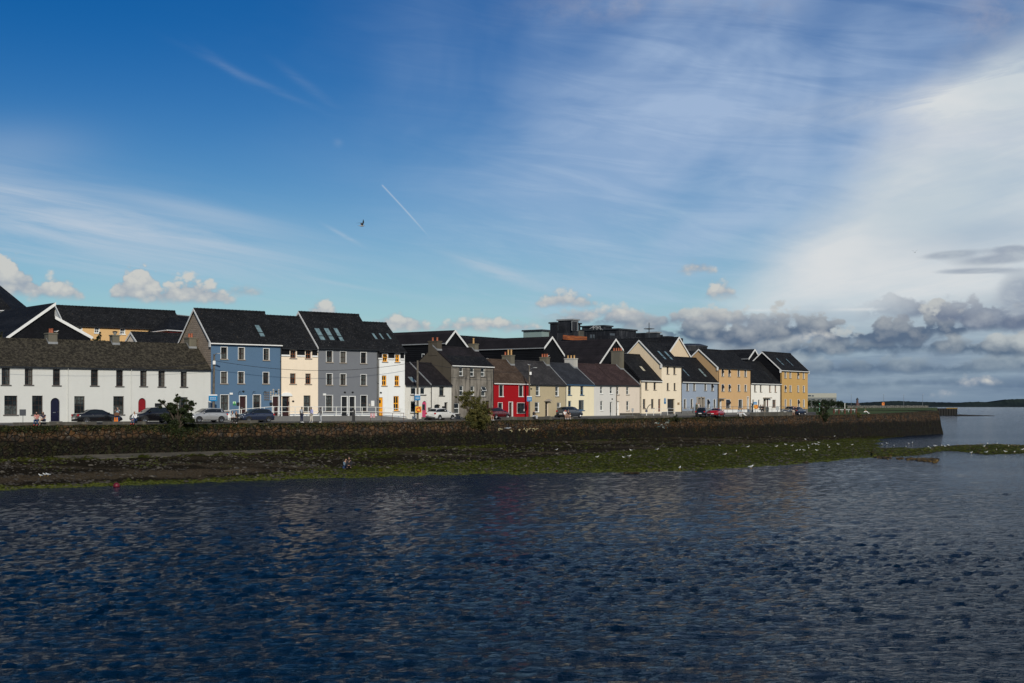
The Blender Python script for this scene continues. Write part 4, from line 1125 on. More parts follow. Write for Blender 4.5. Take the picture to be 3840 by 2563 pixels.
for it in range(-6, NT+3):
    t_ = it/NT; row = []
    px = -440
    while px <= 3545:
        wl = table(WLINE, px)+fbm(px*.012, 1.3)*4.5+fbm(px*.05, 4.3)*1.6
        y0 = 6.4*F/(wl-HY); sb = sW(px); zb = table(WBASE, px); y1 = F/sb-.2
        y = lerp(y0, y1, t_); tt = max(t_, 0)
        zt = zb*(1-(1-min(tt, 1))**1.5)
        z = zt if t_ >= 0 else t_*3.0
        w = table(WEEDW, px)
        weed = 1-max(0, min(1, (tt-w)/.16+.5)) if tt > w*.0 else 1
        weed = max(weed, .80*max(0, 1-abs(tt-.90)/.22) if px < 1900 else 0, (.18 if px < 1100 else .36)+.25*fbm(px*.004, tt*3+2))
        if px < 1150: weed = lerp(weed, -1.0, max(0, 1-abs(tt-.24)/.16)*min(1, (1150-px)/300))
        if 1600 < px < 2500: weed = lerp(weed, -.9, max(0, 1-abs(tt-.50-(px-2000)*.0001)/.07)*(1-abs(px-2050)/450))
        if t_ >= 0: z += (fbm(px*.02, y*.15)*.16+fbm(px*.09, y*.8)*.06)*min(1, tt*8+.15)*(.5+.5*(px < 3200))
        if px > 3180:
            k = min(1, (px-3180)/180)
            dip = max(0, min(1, (tt-.28)/.12))*max(0, min(1, (.97-tt)/.1))
            z = lerp(z, min(z, -.12+.05*math.sin(tt*30)), k*dip)
            z = lerp(z, min(z, .28), k)
            if px > 3400: z = min(z, .28)-(px-3400)/140*.6
        p = PZ(px, F/y, z); row.append((p.x, p.y, p.z, weed))
        px += 9
    rows.append(row)
BEACH_ROWS = rows
bch = grid_mesh(rows, 'foreshore', BEACHM, attr='weed'); bch['kind'] = 'structure'
SPL = [(3280, 1716), (3447, 1708), (3500, 1697), (3536, 1691), (3600, 1694), (3644, 1699), (3697, 1706), (3840, 1701), (4200, 1690)]
SPU = [(3280, 1692), (3400, 1686), (3476, 1682), (3590, 1673), (3733, 1667), (3840, 1671), (4200, 1676)]
rows = []
for it in range(-3, 24):
    t_ = it/20; row = []; px = 3270
    while px <= 4200:
        a = 6.4*F/(table(SPL, px)+fbm(px*.03, 9)*1.5-HY); b = 6.4*F/(table(SPU, px)+fbm(px*.04, 5)*1.2-HY)
        y = lerp(a, b, t_); hmp = 4*t_*(1-t_)
        z = .30*hmp if 0 <= t_ <= 1 else -.6*abs(t_ if t_ < 0 else t_-1)*4
        if 0 < t_ < 1: z += fbm(px*.05, y*.4)*.10
        p = PZ(px, F/y, z); row.append((p.x, p.y, p.z, 1.0)); px += 8
    rows.append(row)
SPIT_ROWS = rows
sp = grid_mesh(rows, 'weed_spit', BEACHM, attr='weed'); sp['kind'] = 'structure'
# concrete slip at the foot of the wall
m = MB(); pr = None
for px in range(200, 1110, 20):
    y1 = F/sW(px)-.9; wd = 3.2*min(1, (px-180)/150)*min(1, (1130-px)/400)+.1
    z = table(WBASE, px)+.16
    a, b = PZ(px, F/(y1-wd), z-.25), PZ(px, F/(y1+.8), z+.03)
    if pr: m.quad(pr[0], a, b, pr[1]); m.quad(pr[0]-Vector((0, .1, .5)), a-Vector((0, .1, .5)), a, pr[0])
    pr = (a, b)
struct('slipway_path', m, render_paint('slip_concrete', (.075, .068, .055), .8, rough=.9))

def water_mat():
    m, t, b = newmat('sea_water'); o = ocoord(t); x, y, z = sep(t, o)
    b.inputs['Base Color'].default_value = (.0005, .0090, .0235, 1); b.inputs['Roughness'].default_value = .09
    b.inputs['IOR'].default_value = 1.33; b.inputs['Specular IOR Level'].default_value = .06
    vec = comb(t, x*.5, y, 0.0)
    c = nz(t, vec, 2.2, 4, .6, .5); d = nz(t, vec, 8.0, 3, .65)
    gust = nz(t, comb(t, x*.012, y*.03, 0), 1.0, 3, .5).ss(.35, .65)
    far = y.ss(90, 400)
    a = nz(t, comb(t, x*.35, y, 5.0), .30, 4, .6)
    near = y.ss(140, 60)*.55+.45
    h = a*far*2.2+c*(gust*.4+.50)*near+d*.34*(gust*.6+.5)
    bump(t, b, h, 1.0, .38)
    return m
WATER = water_mat()
ys = [-200, -60, 0, 18, 24]; y = 26.0
while y < 210: ys.append(y); y += max(.20, y*.0052)
ys += [230, 260, 300, 360, 450, 600, 900, 1500, 3000, 6000, 12000, 30000]
ks = [-1, -.8, -.62]+[-.5+i/400 for i in range(401)]+[.62, .8, 1]
ks = sorted(set(round(k, 5) for k in ks))
def wave(x, y):
    g = max(.4, .8+.8*noise.noise(Vector((x*.018+y*.01, y*.045, 7))))
    v = noise.fractal(Vector((x*.75+y*.12, y*1.7, .3)), 1.0, 2.1, 3)*.036+noise.noise(Vector((x*.12+y*.05, y*.30, 5.0)))*.022
    v += (1-abs(noise.noise(Vector((x*1.5, y*3.4, 3.1)))))**2*.048*g
    v += noise.noise(Vector((x*3.2, y*5.6, 9.0)))*.018*g
    return v
rows = []
for y in ys:
    r_ = []
    for k in ks:
        wd = abs(k); x = (k*2*(max(y, 5)*.46+9) if wd <= .5001 else math.copysign((max(y, 5)*.46+9)+(wd-.5)*2*(200+abs(y)), k))
        z = 0.0
        if 24 < y < 260 and wd <= .5: z = (wave(x, y)*1.75-.06)*min(1, (y-24)/4)*min(1, (260-y)/120)*(1-.55*max(0, min(1, (y-72)/35)))*min(1, (.5-wd)/.03)
        r_.append((x, y, z))
    rows.append(r_)
w = grid_mesh(rows, 'sea', WATER); w['kind'] = 'structure'

# far shore
FARM = grass_mat('far_wooded_shore', (.010, .017, .020), (.020, .030, .028), .004)  # bluish tint in the woodland colour stands in for distance haze
FARM2 = grass_mat('far_low_fields', (.035, .045, .025), (.06, .06, .035), .002)
HT = [(2900, 1513), (3080, 1511), (3230, 1512), (3300, 1507), (3370, 1504), (3450, 1507), (3520, 1509), (3600, 1510.5), (3680, 1507), (3720, 1510), (3765, 1506), (3778, 1499), (3830, 1497), (3900, 1496), (4100, 1500), (4500, 1508)]
Y0 = 6300.0; s0 = F/Y0
rows = [[], [], [], []]
px = 2700
while px < 4600:
    top = (HY-table(HT, px)-fbm(px*.11, 2.0, 0, 5)*1.6-fbm(px*.5, 7.0)*.8)/s0+H
    bs = (HY-1526.6)/s0+H
    rows[0].append(((px-HX)/s0*.985, Y0*.985, -2)); rows[1].append(((px-HX)/s0*.99, Y0*.99, 5+2*fbm(px*.05, 1)))
    rows[2].append(((px-HX)/s0, Y0, max(top*.55, 6))); rows[3].append(((px-HX)/s0, Y0+30, max(top, 8)))
    px += 2.5
back_ = [(p[0], p[1]+900, -5) for p in rows[3]]
hills = grid_mesh(rows+[back_], 'far_hills', FARM, smooth=False); hills['kind'] = 'structure'
# ------------------------------------------------------------------ people
SKIN = flat('skin', (.45, .26, .18), .5); SKIN_D = flat('dark_skin', (.045, .026, .018), .5)
HAIR_D = flat('dark_hair', (.012, .009, .007), .5); HAIR_B = flat('brown_hair', (.09, .045, .02), .5); HAIR_F = flat('fair_hair', (.35, .22, .1), .5); HAIR_R = flat('reddish_hair', (.16, .05, .02), .5)
def cloth(n, c): return flat('cloth_'+n, c, .85, var=.2, scale=8)
CB = {n: cloth(n, c) for n, c in dict(white=(.75, .75, .75), black=(.012, .012, .014), navy=(.012, .018, .05), denim=(.02, .045, .13), peach=(.50, .20, .18), blue=(.15, .2, .5),
      lilac=(.42, .42, .68), cream=(.6, .55, .48), grey=(.2, .2, .21), green=(.015, .16, .05), brown=(.14, .06, .03), olive=(.09, .10, .06), slate=(.10, .15, .20), red=(.5, .02, .02), skyblue=(.3, .42, .5), palegrey=(.45, .47, .5)).items()}
def skin_mesh(name, verts, edges, radii, mat, parent, sub=1, root=0):
    me = bpy.data.meshes.new(name); me.from_pydata([tuple(v) for v in verts], edges, []); me.materials.append(mat)
    o = bpy.data.objects.new(name, me); COL.objects.link(o); o.parent = parent
    sk = o.modifiers.new('skin', 'SKIN'); sk.use_smooth_shade = True
    for i, r in enumerate(radii):
        d = me.skin_vertices[0].data[i]; d.radius = (r, r) if not isinstance(r, tuple) else r; d.use_root = (i == root)
    if sub: s = o.modifiers.new('sub', 'SUBSURF'); s.levels = sub; s.render_levels = sub
    return o
def V(*a): return Vector(a)
def pose_joints(pose, k=1.0):
    j = {}
    if pose.startswith('sit'):
        pz = .52
        j.update(pelvis=V(0, .04, pz), spine=V(0, .06, pz+.2), chest=V(0, .02, pz+.42), neck=V(0, -.03, pz+.57), head=V(0, -.10, pz+.69))
        for s, n in ((-1, 'l'), (1, 'r')):
            j['hip'+n] = V(s*.10, .0, pz-.02); j['knee'+n] = V(s*.14, -.44, pz+.0); j['ank'+n] = V(s*.13, -.46, .08); j['toe'+n] = V(s*.15, -.64, .03)
            j['sh'+n] = V(s*.18, .0, pz+.46); j['el'+n] = V(s*.24, -.10, pz+.20); j['wr'+n] = V(s*.09, -.32, pz+.15)
        if pose == 'sit_cross': j['kneer'] = V(.02, -.46, pz+.09); j['ankr'] = V(-.16, -.62, .26); j['toer'] = V(-.20, -.78, .20)
        if pose == 'sit_hug':
            for s, n in ((-1, 'l'), (1, 'r')): j['knee'+n].z = .62; j['knee'+n].y = -.34; j['wr'+n] = V(s*.08, -.42, .5)
        if pose == 'sit_drink': j['wrl'] = V(-.03, -.24, pz+.58); j['ell'] = V(-.2, -.22, pz+.33)
        if pose == 'sit_low':      # on the ground
            for q in j: j[q] = j[q]-V(0, 0, .40)
            for s, n in ((-1, 'l'), (1, 'r')): j['knee'+n] = V(s*.16, -.42, .42); j['ank'+n] = V(s*.14, -.62, .07); j['toe'+n] = V(s*.15, -.8, .04); j['hip'+n].z = .12
        if pose == 'sit_out':
            for s, n in ((-1, 'l'), (1, 'r')): j['knee'+n] = V(s*.1+.16, -.38, pz); j['ank'+n] = V(s*.1+.42, -.66, .14); j['toe'+n] = V(s*.1+.5, -.8, .22)
    else:
        j.update(pelvis=V(0, 0, .95), spine=V(0, .01, 1.14), chest=V(0, .0, 1.34), neck=V(0, -.01, 1.5), head=V(0, -.03, 1.63))
        for s, n in ((-1, 'l'), (1, 'r')):
            j['hip'+n] = V(s*.10, 0, .92); j['knee'+n] = V(s*.12, -.02, .49); j['ank'+n] = V(s*.13, .02, .08); j['toe'+n] = V(s*.16, -.17, .03)
            j['sh'+n] = V(s*.19, .01, 1.42); j['el'+n] = V(s*.25, .02, 1.14); j['wr'+n] = V(s*.25, -.06, .90)
        if pose == 'stand_phone': j['ell'] = V(-.24, -.14, 1.2); j['wrl'] = V(-.10, -.25, 1.52); j['wrr'] = V(.12, -.28, 1.3); j['elr'] = V(.26, -.1, 1.16)
        if pose == 'stand_photo':
            for s, n in ((-1, 'l'), (1, 'r')): j['el'+n] = V(s*.24, -.2, 1.32); j['wr'+n] = V(s*.08, -.28, 1.56)
        if pose == 'stand_reach': j['ell'] = V(-.27, -.12, 1.18); j['wrl'] = V(-.42, -.26, 1.0)
        if pose == 'stand_wide': j['kneel'].x = -.17; j['ankl'].x = -.24; j['toel'] = V(-.3, -.14, .03); j['ankr'].x = .2; j['toer'] = V(.24, -.16, .03)
        if pose == 'walk': j['kneel'] = V(-.1, -.14, .5); j['ankl'] = V(-.1, -.22, .09); j['toel'] = V(-.1, -.40, .05); j['kneer'] = V(.1, .04, .5); j['ankr'] = V(.1, .24, .14); j['toer'] = V(.1, .10, .03)
    return j
def person(label, loc, rz, pose, top, bottom, shoes='white', hair=HAIR_D, skin=SKIN, sleeves='short', legs='long', longhair=False, k=1.0, cap=None, group=None):
    t = thing('person', label, 'person', loc, rz, group); t.scale = (k, k, k)
    j = pose_joints(pose); v = []; e = []; r = []; idx = {}
    def add(n, p, rad, par=None):
        idx[n] = len(v); v.append(p); r.append(rad)
        if par is not None: e.append((idx[par], idx[n]))
    add('pelvis', j['pelvis'], (.13, .10)); add('spine', j['spine'], (.115, .09), 'pelvis'); add('chest', j['chest'], (.14, .10), 'spine')
    add('neck', j['neck'], .055, 'chest'); hd = (j['head']-j['neck']).normalized()
    add('jaw', j['head']-hd*.05+V(0, -.02, 0), .075, 'neck'); add('head', j['head']+hd*.03, .095, 'jaw'); add('crown', j['head']+hd*.10, .07, 'head')
    add('nose', j['head']+V(0, -.112, -.01), .014, 'head')
    for s, n in ((-1, 'l'), (1, 'r')):
        add('sh'+n, j['sh'+n], .058, 'chest'); add('el'+n, j['el'+n], .042, 'sh'+n); add('wr'+n, j['wr'+n], .028, 'el'+n)
        d = (j['wr'+n]-j['el'+n]).normalized(); side = V(s, 0, 0); side = (side-d*side.dot(d)).normalized(); up = d.cross(side)
        pm = j['wr'+n]+d*.07; add('palm'+n, pm, (.038, .018), 'wr'+n)
        for q in range(4):
            a = pm+d*.035+side*(q-1.5)*.020; L = (.06, .07, .066, .05)[q]
            add(f'f{q}a{n}', a, .0085, 'palm'+n); add(f'f{q}b{n}', a+d*L*.6+up*.012, .0078, f'f{q}a{n}'); add(f'f{q}c{n}', a+d*L*.9+up*.034, .0068, f'f{q}b{n}')
        add('tha'+n, j['wr'+n]+d*.04-side*.035, .010, 'palm'+n); add('thb'+n, j['wr'+n]+d*.075-side*.055+up*.01, .008, 'tha'+n)
        add('hip'+n, j['hip'+n], .088, 'pelvis'); add('knee'+n, j['knee'+n], .056, 'hip'+n); add('ank'+n, j['ank'+n], .036, 'knee'+n); add('toe'+n, j['toe'+n], (.036, .022), 'ank'+n)
    skin_mesh('body', v, e, r, skin, t)
    def part(name, pts, eds, rad, mat, sub=1): return skin_mesh(name, pts, eds, rad, mat, t, sub)
    L = lambda a, b, q: j[a].lerp(j[b], q)
    # top
    sl = {'short': .6, 'long': .97, 'none': .1}[sleeves]
    pts = [j['pelvis']+V(0, 0, .0), j['spine'], j['chest'], j['chest'].lerp(j['neck'], .45)]; eds = [(0, 1), (1, 2), (2, 3)]; rad = [(.148, .122), (.135, .112), (.160, .122), (.085, .08)]
    for n in 'lr':
        b = len(pts); pts.append(j['sh'+n]); rad.append(.074); eds.append((2, b))
        if sleeves == 'long': pts += [j['el'+n], L('el'+n, 'wr'+n, .93)]; rad += [.058, .042]; eds += [(b, b+1), (b+1, b+2)]
        else: pts.append(L('sh'+n, 'el'+n, sl)); rad.append(.060); eds.append((b, b+1))
    part('top', pts, eds, rad, CB[top])
    # legs
    pts = [j['pelvis']-V(0, 0, .01)]; rad = [(.150, .126)]; eds = []
    for n in 'lr':
        b = len(pts); pts.append(j['hip'+n]-V(0, 0, .02)); rad.append(.106); eds.append((0, b))
        if legs == 'long': pts += [j['knee'+n], L('knee'+n, 'ank'+n, .94)]; rad += [.076, .056]; eds += [(b, b+1), (b+1, b+2)]
        else: pts.append(L('hip'+n, 'knee'+n, .7)); rad.append(.092); eds.append((b, b+1))
    part({'long': 'trousers', 'short': 'shorts'}[legs], pts, eds, rad, CB[bottom])
    for n in 'lr':
        d = j['toe'+n]-j['ank'+n]
        part('shoe', [j['ank'+n]-V(0, 0, .01)-d*.15, j['ank'+n].lerp(j['toe'+n], .5)-V(0, 0, .012), j['toe'+n]+d*.1], [(0, 1), (1, 2)], [.050, .047, (.046, .030)], CB[shoes])
    h = j['head']+hd*.05
    hp = [h+V(0, .03, .035), h+V(0, .045, -.03)]; hr = [.105, .092]; he = [(0, 1)]
    if longhair: hp += [h+V(0, .08, -.16), h+V(0, .10, -.30)]; hr += [.10, .06]; he += [(1, 2), (2, 3)]
    part('hair', hp, he, hr, cap or hair)
    m = MB(); c = j['head']+hd*.02
    for s in (-1, 1): m.box(c.x+s*.035-.012, c.x+s*.035+.012, c.y-.102, c.y-.090, c.z-.002, c.z+.010)
    m.box(c.x-.024, c.x+.024, c.y-.098, c.y-.086, c.z-.060, c.z-.050)
    m.build('face_features', CB['black'], t)
    return t
CREST_OFF = .22
def on_wall(px, back=CREST_OFF):
    s = sW(px); y = F/s; s2 = F/(y+back*1.3); return PZ(px, s2, table(WTOP, px)+.03)
G1 = 'people along the quay'
def face(px, turn=0): return math.radians(turn)   # 0 faces the camera
person('seated woman in a peach top and jeans, left of the woman in the dark dress', on_wall(138, .05), face(0, 6), 'sit', 'peach', 'denim', 'red', HAIR_D, longhair=True, group=G1)
person('seated woman with crossed bare legs in a navy dress, beside the peach top woman', on_wall(163, .05), face(0, -8), 'sit_cross', 'navy', 'navy', 'grey', HAIR_D, legs='short', longhair=True, group=G1)
person('standing person in pale blue lifting a camera, tan bag across the waist', street(441, 5.6, 0)*1.0, 0, 'stand_photo', 'skyblue', 'denim', 'brown', HAIR_F, k=.98, group=G1)
pp = [o for o in scene.objects if o.name.startswith('person')][-1]
pp.location.z = road_z(441, FL(441).s(441, -5.6))
m = MB(); m.box(-.24, .24, -.30, -.16, .86, 1.12); m.prism([(-.2, 1.12), (.2, 1.12), (.12, 1.2), (-.12, 1.2)], 'y', -.26, -.2)
bg_ = m.build('tan_shoulder_bag', CB['brown']); bg_.location = pp.location; tag(bg_, 'tan shoulder bag carried by the person lifting a camera', 'bag')
m = MB(); m.box(-.07, .07, -.47, -.38, 1.53, 1.62); m.bar((0, -.47, 1.575), (0, -.53, 1.575), .035, 8); cm = m.build('hand_camera', BLACKFR); cm.location = pp.location; tag(cm, 'small dark camera lifted by the person in pale blue', 'camera')
person('seated person in white top with red shoes in front of the black estate car', on_wall(506, .05), face(0, -14), 'sit_hug', 'white', 'denim', 'red', HAIR_D, sleeves='long', group=G1)
person('seated red haired person in pale grey hoodie, left of the person in black', on_wall(872, .05), face(0, 10), 'sit_drink', 'palegrey', 'black', 'black', HAIR_R, sleeves='long', longhair=True, group=G1)
person('seated person all in black holding a cup, in front of the dark blue hatchback', on_wall(887, .05), face(0, -4), 'sit_drink', 'black', 'black', 'palegrey', HAIR_D, sleeves='long', group=G1)
person('standing man in white shirt and dark trousers, leftmost of three before the railing', on_wall(1131, .1), face(0, 60), 'stand', 'palegrey', 'navy', 'white', HAIR_D, SKIN_D, group=G1)
person('standing man in lilac blue shirt and pale trousers, middle of three by the white railing', on_wall(1168, .1), face(0, -50), 'stand_wide', 'lilac', 'cream', 'palegrey', HAIR_D, SKIN_D, sleeves='long', group=G1)
person('standing person all in grey, one arm out, rightmost of three', on_wall(1203, .1), face(0, -70), 'stand_reach', 'grey', 'palegrey', 'white', HAIR_D, SKIN_D, group=G1)
person('seated person with bare legs beside the olive tree and dark red car', on_wall(1838, .05), face(0, 40), 'sit', 'black', 'cream', 'white', HAIR_D, legs='short', group=G1)
person('seated person hunched over in black top and pale trousers below khaki house', on_wall(2002, .05), face(0, 60), 'sit', 'black', 'palegrey', 'black', HAIR_D, sleeves='long', group=G1)
person('seated person in white shirt and shorts in front of the grey family car', on_wall(2118, .05), face(0, 25), 'sit_hug', 'white', 'black', 'white', HAIR_B, legs='short', group=G1)
person('seated bare legged person in dark top, right of the white shirted one', on_wall(2131, .05), face(0, 15), 'sit_hug', 'black', 'brown', 'white', HAIR_B, legs='short', group=G1)
def pav(px, d): 
    s = FL(px).s(px, -d); return PZ(px, s, table(PAV2, px)+.004)
person('standing person in olive jacket by the stone double doorway', pav(2612, 1.2), face(0, -60), 'stand', 'olive', 'olive', 'black', HAIR_D, sleeves='long', group=G1)
person('standing person in white shirt with a dark backpack by the stone double doorway', pav(2621, 1.1), face(0, 70), 'stand', 'white', 'cream', 'white', HAIR_D, group=G1)
o = thing('backpack', 'dark backpack worn by the white shirted person at the stone doorway', 'backpack', pav(2621, 1.1)); m = MB(); m.loft([[(.10+.07*a, -.17, z), (.10+.17*a, -.13, z), (.10+.17*a, .13, z), (.10+.07*a, .17, z)] for z, a in ((1.02, .4), (1.1, 1), (1.3, 1), (1.42, .4))]); m.build('bag', CB['black'], o)
person('seated brown haired woman in white trousers, left of the pair by the red saloon', on_wall(2770, .05), face(0, 30), 'sit', 'skyblue', 'white', 'white', HAIR_B, longhair=True, group=G1)
person('seated woman in pale blue and white, right of the pair by the red saloon', on_wall(2779, .05), face(0, 35), 'sit_out', 'skyblue', 'white', 'white', HAIR_F, longhair=True, group=G1)
person('seated figure in long black coat, left of two before the white house', pav(2852, 1.75), face(0, 20), 'sit', 'black', 'black', 'black', HAIR_D, sleeves='long', k=1.05, longhair=True, group=G1)
person('seated figure in long black coat, right of two before the white house', pav(2861, 1.75), face(0, -20), 'sit', 'black', 'black', 'black', HAIR_D, sleeves='long', k=1.05, group=G1)
m = MB(); a, b = pav(2846, 1.9), pav(2869, 1.5)
def on_road(px, d):
    s = FL(px).s(px, -d); return PZ(px, s, road_z(px, s)+.006)
person('person in navy jacket and pale shorts by the grey and blue cars', on_road(2976, 5.6), face(0, 150), 'stand', 'navy', 'cream', 'brown', HAIR_D, sleeves='long', legs='short', group=G1)
person('standing person in black next to the navy jacketed one by the blue car', on_road(2985, 5.2), face(0, -150), 'stand', 'black', 'black', 'black', HAIR_D, sleeves='long', group=G1)
person('person in green top leaning back on the wall by the grass at the right', on_wall(3243, .0), face(0, 60), 'sit_out', 'green', 'white', 'white', HAIR_D, longhair=True, group=G1)
# ------------------------------------------------------------------ cars
TYRE = flat('tyre_rubber', (.012, .012, .012), .8); RIM = flat('alloy_rim', (.45, .46, .48), .3, .9); CARGLASS = flat('car_glass', (.012, .016, .018), .05, spec=.7)
HEADL = flat('headlight_glass', (.6, .62, .62), .1); TAIL = flat('tail_light_red', (.40, .01, .01), .15); TRIMB = flat('car_black_plastic', (.012, .012, .013), .6)
PLATEW = flat('white_number_plate', (.7, .7, .68), .5); CHROME = flat('chrome_strip', (.6, .6, .6), .15, 1.0)
def carpaint(n, c, metal=.0): return flat('car_'+n, c, .25, metal, var=.02, coat=1.0)
PROF = {  # x, top height, half width at top, is-cabin
 'hatch': (4.05, 1.48, [(-2.0, .62, .72), (-1.97, .92, .74), (-1.86, 1.02, .70), (-1.52, 1.40, .58), (-1.2, 1.46, .60), (-.3, 1.50, .61), (.25, 1.44, .60), (1.02, 1.02, .70), (1.25, .97, .74), (1.8, .84, .74), (1.97, .70, .70), (2.02, .45, .62)], (-1.86, -1.52, .25, 1.02)),
 'saloon': (4.8, 1.46, [(-2.38, .60, .72), (-2.35, .98, .74), (-1.95, 1.06, .74), (-1.55, 1.10, .68), (-.85, 1.42, .57), (-.3, 1.46, .59), (.35, 1.41, .58), (1.15, 1.02, .70), (1.4, .96, .76), (2.1, .82, .76), (2.33, .68, .70), (2.4, .45, .62)], (-1.55, -.85, .35, 1.15)),
 'suv': (4.4, 1.58, [(-2.16, .70, .76), (-2.13, 1.05, .78), (-2.02, 1.14, .72), (-1.62, 1.50, .62), (-1.2, 1.57, .64), (-.2, 1.60, .65), (.45, 1.54, .62), (1.1, 1.14, .72), (1.35, 1.07, .78), (1.95, .94, .78), (2.15, .78, .74), (2.2, .5, .66)], (-2.02, -1.62, .45, 1.1)),
}
def car(label, loc, rz, kind, paint, group='cars parked along the quay', plate=True, k=1.0, rimm=None):
    """local +x is the front"""
    t = thing('parked_car', label, 'car', loc, rz, group); t.scale = (k, k, k)
    L, Ht, st, (rw0, rw1, fw0, fw1) = PROF[kind]
    belt = .98 if kind == 'hatch' else (1.00 if kind == 'saloon' else 1.10)
    hw = .87 if kind != 'suv' else .91
    rings = []; info = []
    for x, zt, wt in st:
        zb = .22 if abs(x) < L/2-.12 else .34
        b = min(belt, zt-.06); taper = 1-.10*max(0, abs(x)-L/2+.5)/.5
        w = hw*taper; wt = min(wt, w*.96)
        half = [(w*.90, zb), (w, zb+.14), (w*1.01, lerp(zb+.14, b, .6)), (w*.965, b), (wt, zt-.045), (wt*.82, zt), (wt*.3, zt+.02)]
        ring = [(x, y, z) for y, z in half]+[(x, -y, z) for y, z in half[::-1]]
        rings.append(ring); info.append((x, zt, b))
    m = MB(); m.loft(rings)
    m.build('body', paint, t, smooth=True)
    nH = 7
    def strip(i, ka, kb, off=.006, name='window', mat=CARGLASS, lo=0.0, hi=1.0, sides=(0, 1), top=False, inset=0.0):
        pass
    cabin = [i for i, (x, zt, b) in enumerate(info) if zt > belt+.25]
    i0, i1 = cabin[0], cabin[-1]
    # side windows: belt to roof between pillars
    for sd in (1, -1):
        m = MB()
        def pt(i, kk, f=0.0):
            y, z = rings[i][kk][1], rings[i][kk][2]; return Vector((rings[i][kk][0], y*sd, z))
        seq = [i0-1]+cabin+[i1+1]
        pts_lo = [pt(i, 3) for i in seq]; pts_hi = [pt(i, 4) for i in seq]
        lo0, lo1 = pts_lo[0].lerp(pts_lo[1], .25), pts_lo[-1].lerp(pts_lo[-2], .30)
        pts_lo[0], pts_lo[-1] = lo0, lo1; pts_hi[0], pts_hi[-1] = pts_hi[0].lerp(pts_hi[1], .35), pts_hi[-1].lerp(pts_hi[-2], .35)
        for a in range(len(seq)-1):
            q = [pts_lo[a].lerp(pts_hi[a], .10), pts_lo[a+1].lerp(pts_hi[a+1], .10), pts_hi[a+1].lerp(pts_lo[a+1], .10), pts_hi[a].lerp(pts_lo[a], .10)]
            q = [Vector((p.x, p.y+sd*.012, p.z+.002)) for p in q]
            if sd > 0: q = q[::-1]
            # pillar gaps
            if a == len(seq)//2: q[0] = q[0].lerp(q[1], .0)
            m.face(q)
        m.build('side_window', CARGLASS, t)
    def screen(ia, ib, name):
        m = MB(); ra, rb = rings[ia], rings[ib]
        idx = [4, 5, 6, 7, 8, 9]
        for a, b in zip(idx, idx[1:]):
            q = [Vector(ra[a]), Vector(ra[b]), Vector(rb[b]), Vector(rb[a])]
            q[0], q[3] = q[0].lerp(q[3], .10), q[3].lerp(q[0], .10); q[1], q[2] = q[1].lerp(q[2], .10), q[2].lerp(q[1], .10)
            d = Vector((.008 if name == 'windscreen' else -.008, 0, .010))
            m.face([p+d for p in q])
        m.build(name, CARGLASS, t)
    screen(i1, i1+1, 'windscreen'); screen(i0-1, i0, 'rear_window')
    # wheels
    R_ = .32 if kind != 'suv' else .36; wx = L*.305
    for x in (-wx, wx):
        for sd in (1, -1):
            m = MB(); c = (x, sd*(hw-.09), R_)
            m.lathe([(R_*.62, -.10), (R_*.92, -.105), (R_, -.07), (R_, .07), (R_*.92, .105), (R_*.62, .10)], c, 18, axis='y')
            w = m.build('wheel', TYRE, t, smooth=False)
            m = MB(); y = sd*.075
            m.lathe([(R_*.64, y), (R_*.60, y+sd*.02), (R_*.50, y-sd*.02), (R_*.18, y+sd*.005), (.001, y+sd*.012)], c, 14, axis='y')
            for q in range(5):
                a = 2*math.pi*q/5+.3; m.bar((c[0]+math.cos(a)*.05, c[1]+y+sd*.02, c[2]+math.sin(a)*.05), (c[0]+math.cos(a)*R_*.6, c[1]+y+sd*.015, c[2]+math.sin(a)*R_*.6), .022, 4)
            m.build('rim', rimm or RIM, w)
            m = MB(); n = 10
            pts = [(x+math.cos(math.pi*q/n)*(R_+.055), R_+math.sin(math.pi*q/n)*(R_+.055)) for q in range(n+1)]
            m.face([(px_, sd*(hw*1.012+.004), pz_) for px_, pz_ in (pts if sd < 0 else pts[::-1])]); m.build('wheel_arch', TRIMB, t)
    # lights, bumper, plate, mirrors, sills
    fx, rx = L/2, -L/2
    for sd in (1, -1):
        m = MB(); m.loft([[(fx-.42, sd*.80, .74), (fx-.42, sd*.80, .86), (fx-.40, sd*.60, .90), (fx-.36, sd*.60, .78)], [(fx-.07, sd*.66, .62), (fx-.09, sd*.66, .74), (fx-.08, sd*.45, .74), (fx-.05, sd*.45, .62)]]); m.build('headlight', HEADL, t)
        m = MB(); z = belt-.14; m.box(rx+.01, rx+.18, sd*.60, sd*(hw-.07), z-.10, z+.10); m.build('tail_light', TAIL, t)
        m = MB(); m.loft([[(fw1-.36, sd*(hw-.02), belt+.02), (fw1-.2, sd*(hw-.02), belt+.02), (fw1-.2, sd*(hw-.02), belt+.1), (fw1-.36, sd*(hw-.02), belt+.1)], [(fw1-.34, sd*(hw+.16), belt+.0), (fw1-.24, sd*(hw+.16), belt+.0), (fw1-.24, sd*(hw+.16), belt+.13), (fw1-.34, sd*(hw+.16), belt+.13)]]); m.build('wing_mirror', paint, t)
        m = MB(); m.box(-wx+R_+.1, wx-R_-.1, sd*(hw-.05), sd*(hw+.012), .20, .30); m.build('sill_trim', TRIMB, t)
        m = MB()
        for q in (.1, -.75): m.box(q, q+.16, sd*(hw*1.0), sd*(hw*1.01+.02), .86, .89)
        m.build('door_handle_pair', paint, t)
    m = MB(); m.box(fx-.10, fx+.01, -.5, .5, .28, .44); m.build('front_grille', TRIMB, t)
    m = MB(); m.box(rx-.012, rx+.1, -.7, .7, .24, .38); m.build('rear_bumper_insert', TRIMB, t)
